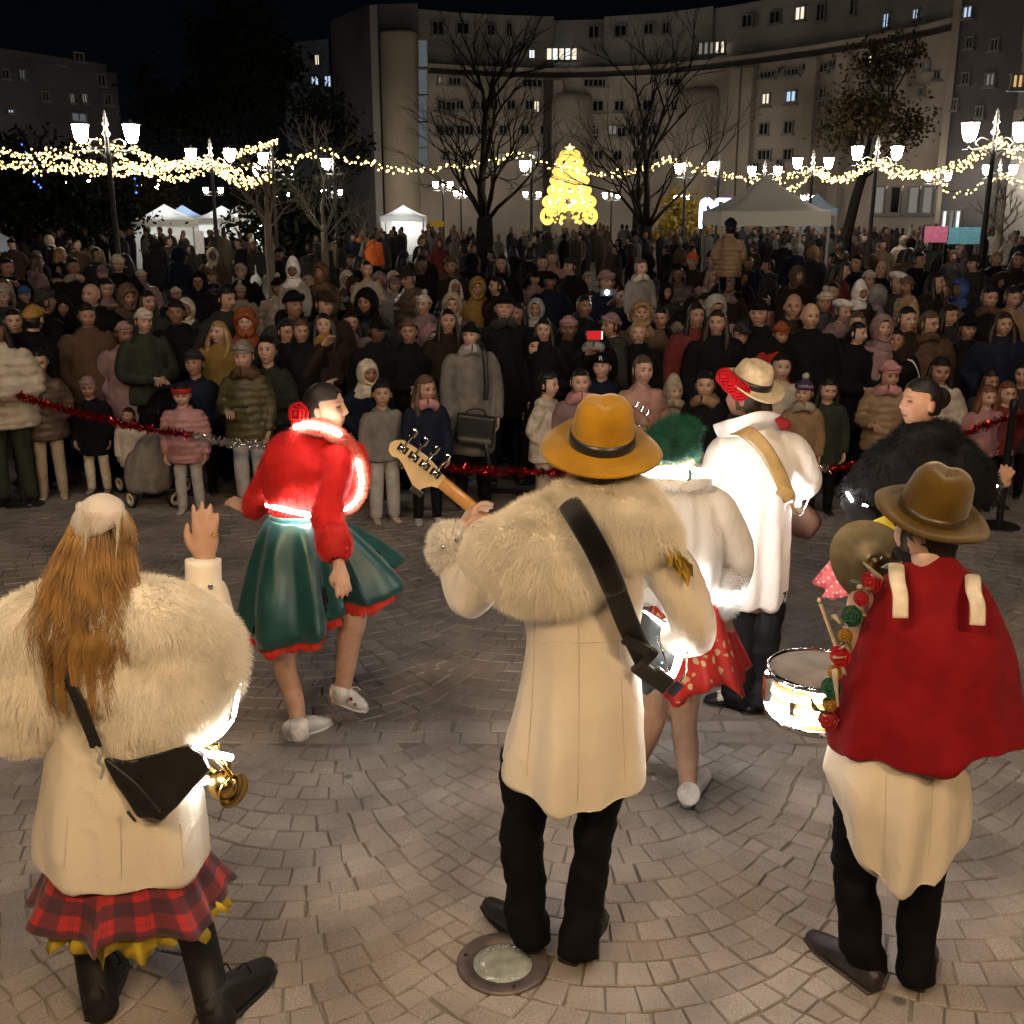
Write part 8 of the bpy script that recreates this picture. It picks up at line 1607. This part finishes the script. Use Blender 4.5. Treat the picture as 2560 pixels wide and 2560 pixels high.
ob('guitar_body', remesh('guitar_body', [tube([g0 - ax * .08, g0 + ax * .05, g0 + ax * .2, g0 + ax * .32], [(.07, .04), (.10, .045), (.09, .045), (.09, .045)], 20, 4, ref=tuple(side))], .012, 4), M_leather, gs, color=(.05, .022, .014)); ob('neck', tube([g0 + ax * .25, g1], [(.028, .014), (.022, .012)], 10, 1, ref=tuple(side), round_cap=.1), M_wood if False else fabric('mahogany', base=(.20, .065, .03), rough=.35, bump=.1), gs)
ob('headstock', tube([g1, g1 * .6 + g2 * .4, g2], [(.022, .008), (.036, .007), (.034, .006)], 8, 1, ref=tuple(side), round_cap=.1), M_rose, gs)
for k in range(3):
    c = g1 + (g2 - g1) * (.3 + .28 * k)
    for sd in (-1, 1): ob('tuner', tube([c + side * sd * .03, c + side * sd * .052, c + side * sd * .066], [(.004, .004), (.011, .006), (.009, .005)], 8, 3), M_chrome, gs)
led('led_tube', [q_(2004, 1200, .02), q_(2000, 1230, .0), q_(1996, 1262, .0)], gs, .012, M_led2); ob('loose_wire', tube([q_(1985, 1262, -.02), q_(2000, 1290, -.03), q_(2014, 1268, -.03), q_(2024, 1245, -.02)], [.004] * 4, 6, 5), M_chrome, gs)
led('fill_led_line', [q_(1770, 1150, .28), q_(1830, 1200, .26), q_(1900, 1260, .24)], gs, .009, M_led2)  # LED line added before the coat, out of view, to whiten it
strip_band([q_(1835, 1075, -.08), q_(1870, 1082, -.165), q_(1910, 1120, -.19), q_(1945, 1180, -.19), q_(1975, 1250, -.14)], .034, (.8, 0, .55), M_leather, gs, 'strap', (.32, .20, .07), .006); ob('strap_buckle', remesh('buckle', [box(q_(1964, 1232, -.165), (.075, .025, .06), M=rotm('Y', .6)[:3, :3])], .006, 3), M_leather, gs, color=(.30, .19, .07)); ob('strap_end', tube([q_(1978, 1258, -.12), q_(1990, 1285, -.06)], [(.012, .004)] * 2, 8, 1), M_leather, gs, color=(.3, .2, .1))

# ------------------------------------------------------------------ 7  dancer in black fur cape
bw, W0 = Perf(2280, 1790, 'performer in black fur cape with tied dark hair smiling in profile'); WY = 5.0
def w_p(u, v, dy=0.0): return SP(u, v, WY + dy) - W0
hd = w_p(2302, 1008, .0)
bodyt = [tube([w_p(2290, 1500), w_p(2290, 1380), w_p(2295, 1230), w_p(2300, 1140), w_p(2305, 1090), w_p(2306, 1040)], [(.15, .12), (.11, .09), (.15, .10), (.12, .07), (.052, .052), (.048, .052)], 14, 3), tube([w_p(2220, 1150), w_p(2150, 1260, -.05), w_p(2195, 1320, -.15)], [.045, .038, .026], 10, 4), tube([w_p(2390, 1150), w_p(2470, 1240, .0), w_p(2490, 1215, .15)], [.045, .038, .026], 10, 4), tube([w_p(2260, 1480), w_p(2255, 1620), GP(2255, 1785, .09) - W0], [.085, .058, .036], 12, 3), tube([w_p(2320, 1480), w_p(2325, 1620), GP(2325, 1795, .09) - W0], [.085, .058, .036], 12, 3)]
wl = w_p(2195, 1320, -.15); bodyt += hand(wl, A((.4, -.1, -.2)), A((0, -.5, .8)), 1, .95, .5, 8); wl = w_p(2490, 1215, .15); bodyt += hand(wl, A((.3, .2, .3)), A((0, -.8, .3)), 1, .95, .4, 8)
ob('body', body_skin(head_at(hd, R(-78), R(-4), 0, 1.0), bodyt, .006, head_geo(110, 96, lips=(.5, .08, .09))), None, bw, color=(.52, .29, .19))
hm = remesh('hair', [xf(shell((.083, .104, .124), lambda n, p: ((p[:, 1] > -.01) & (p[:, 2] > -.06)) | ((p[:, 2] > .055) & (p[:, 1] > -.085)), thick=.016), head_at(hd, R(-78), R(-4), 0, 1.0)), sphere(hd + A((.09, .02, .02)), (.055, .05, .055), 14, 10)], .006, 3); ob('hair', hm, M_hair, bw, color=(.014, .010, .008))
fc_ = remesh('fur_cape', [sphere(w_p(2300, 1230), (.27, .19, .25), 20, 14), tube([w_p(2310, 1070), w_p(2300, 1130), w_p(2295, 1200)], [(.10, .09), (.19, .13), (.25, .17)], 20, 4), tube([w_p(2240, 1170), w_p(2160, 1215, -.02), w_p(2112, 1222, -.03)], [.15, .09, .03], 14, 4), tube([w_p(2370, 1160), w_p(2450, 1220), w_p(2478, 1240)], [.15, .10, .04], 14, 4), sphere(w_p(2330, 1080, -.03), (.13, .11, .06), 16, 10)], .014, 5)
f_ = ob('fur_cape', fc_, M_furm, bw, color=(.006, .006, .007)); fur('fur_strands', fc_, 16000, .036, .0010, M_furm, f_, (.007, .007, .008), flow=(0, 0, -.6), seed=21)
for pts in ([w_p(2118, 1232, -.08), w_p(2130, 1252, -.09)], [w_p(2158, 1262, -.1), w_p(2166, 1266, -.1)], [w_p(2470, 1246, -.06), w_p(2482, 1232, -.06), w_p(2492, 1214, -.06)]): led('led_cuff', pts, bw, .007, sub=1)
ob('sleeve', tube([w_p(2130, 1250, -.03), w_p(2160, 1290, -.08), w_p(2192, 1318, -.13)], [.06, .055, .045], 14, 3), M_cloth, bw, color=(.010, .010, .011))
dots = None
def dotmat():
    m, t, b = nmat('pink_dots'); L = t.links; tc = N(t, 'ShaderNodeTexCoord'); v = N(t, 'ShaderNodeTexVoronoi'); v.inputs['Scale'].default_value = 46; v.inputs['Randomness'].default_value = .15; L.new(tc.outputs['Object'], v.inputs[0]); r = N(t, 'ShaderNodeValToRGB'); e = r.color_ramp.elements; e[0].position = .26; e[0].color = (.62, .34, .34, 1); e[1].position = .34; e[1].color = (.46, .075, .085, 1); L.new(v.outputs['Distance'], r.inputs[0]); L.new(r.outputs[0], b.inputs['Base Color']); b.inputs['Roughness'].default_value = .6; return m
ring_skirt('dotted_skirt', interp_rows((w_p(2235, 1290), .12, .10), (w_p(2205, 1470, -.06), .31, .25), 10), 140, dotmat(), bw, None, .07, 19, None, .2, .003, .02)
ob('yellow_sash', tube([w_p(2200, 1300, -.16), w_p(2215, 1330, -.18), w_p(2230, 1345, -.18)], [(.05, .02)] * 3, 10, 3), M_satin, bw, color=(.55, .40, .02)); led('led_waist', [w_p(2185, 1345, -.2), w_p(2215, 1355, -.21), w_p(2245, 1352, -.2)], bw, .006)
for a, b in (((2248, 1800), (2230, 1770)), ((2332, 1806), (2316, 1775))): shoe(GP(*a) - W0, GP(*b) - W0, .042, .05, bw)
bpy.data.scenes.remove(WS)
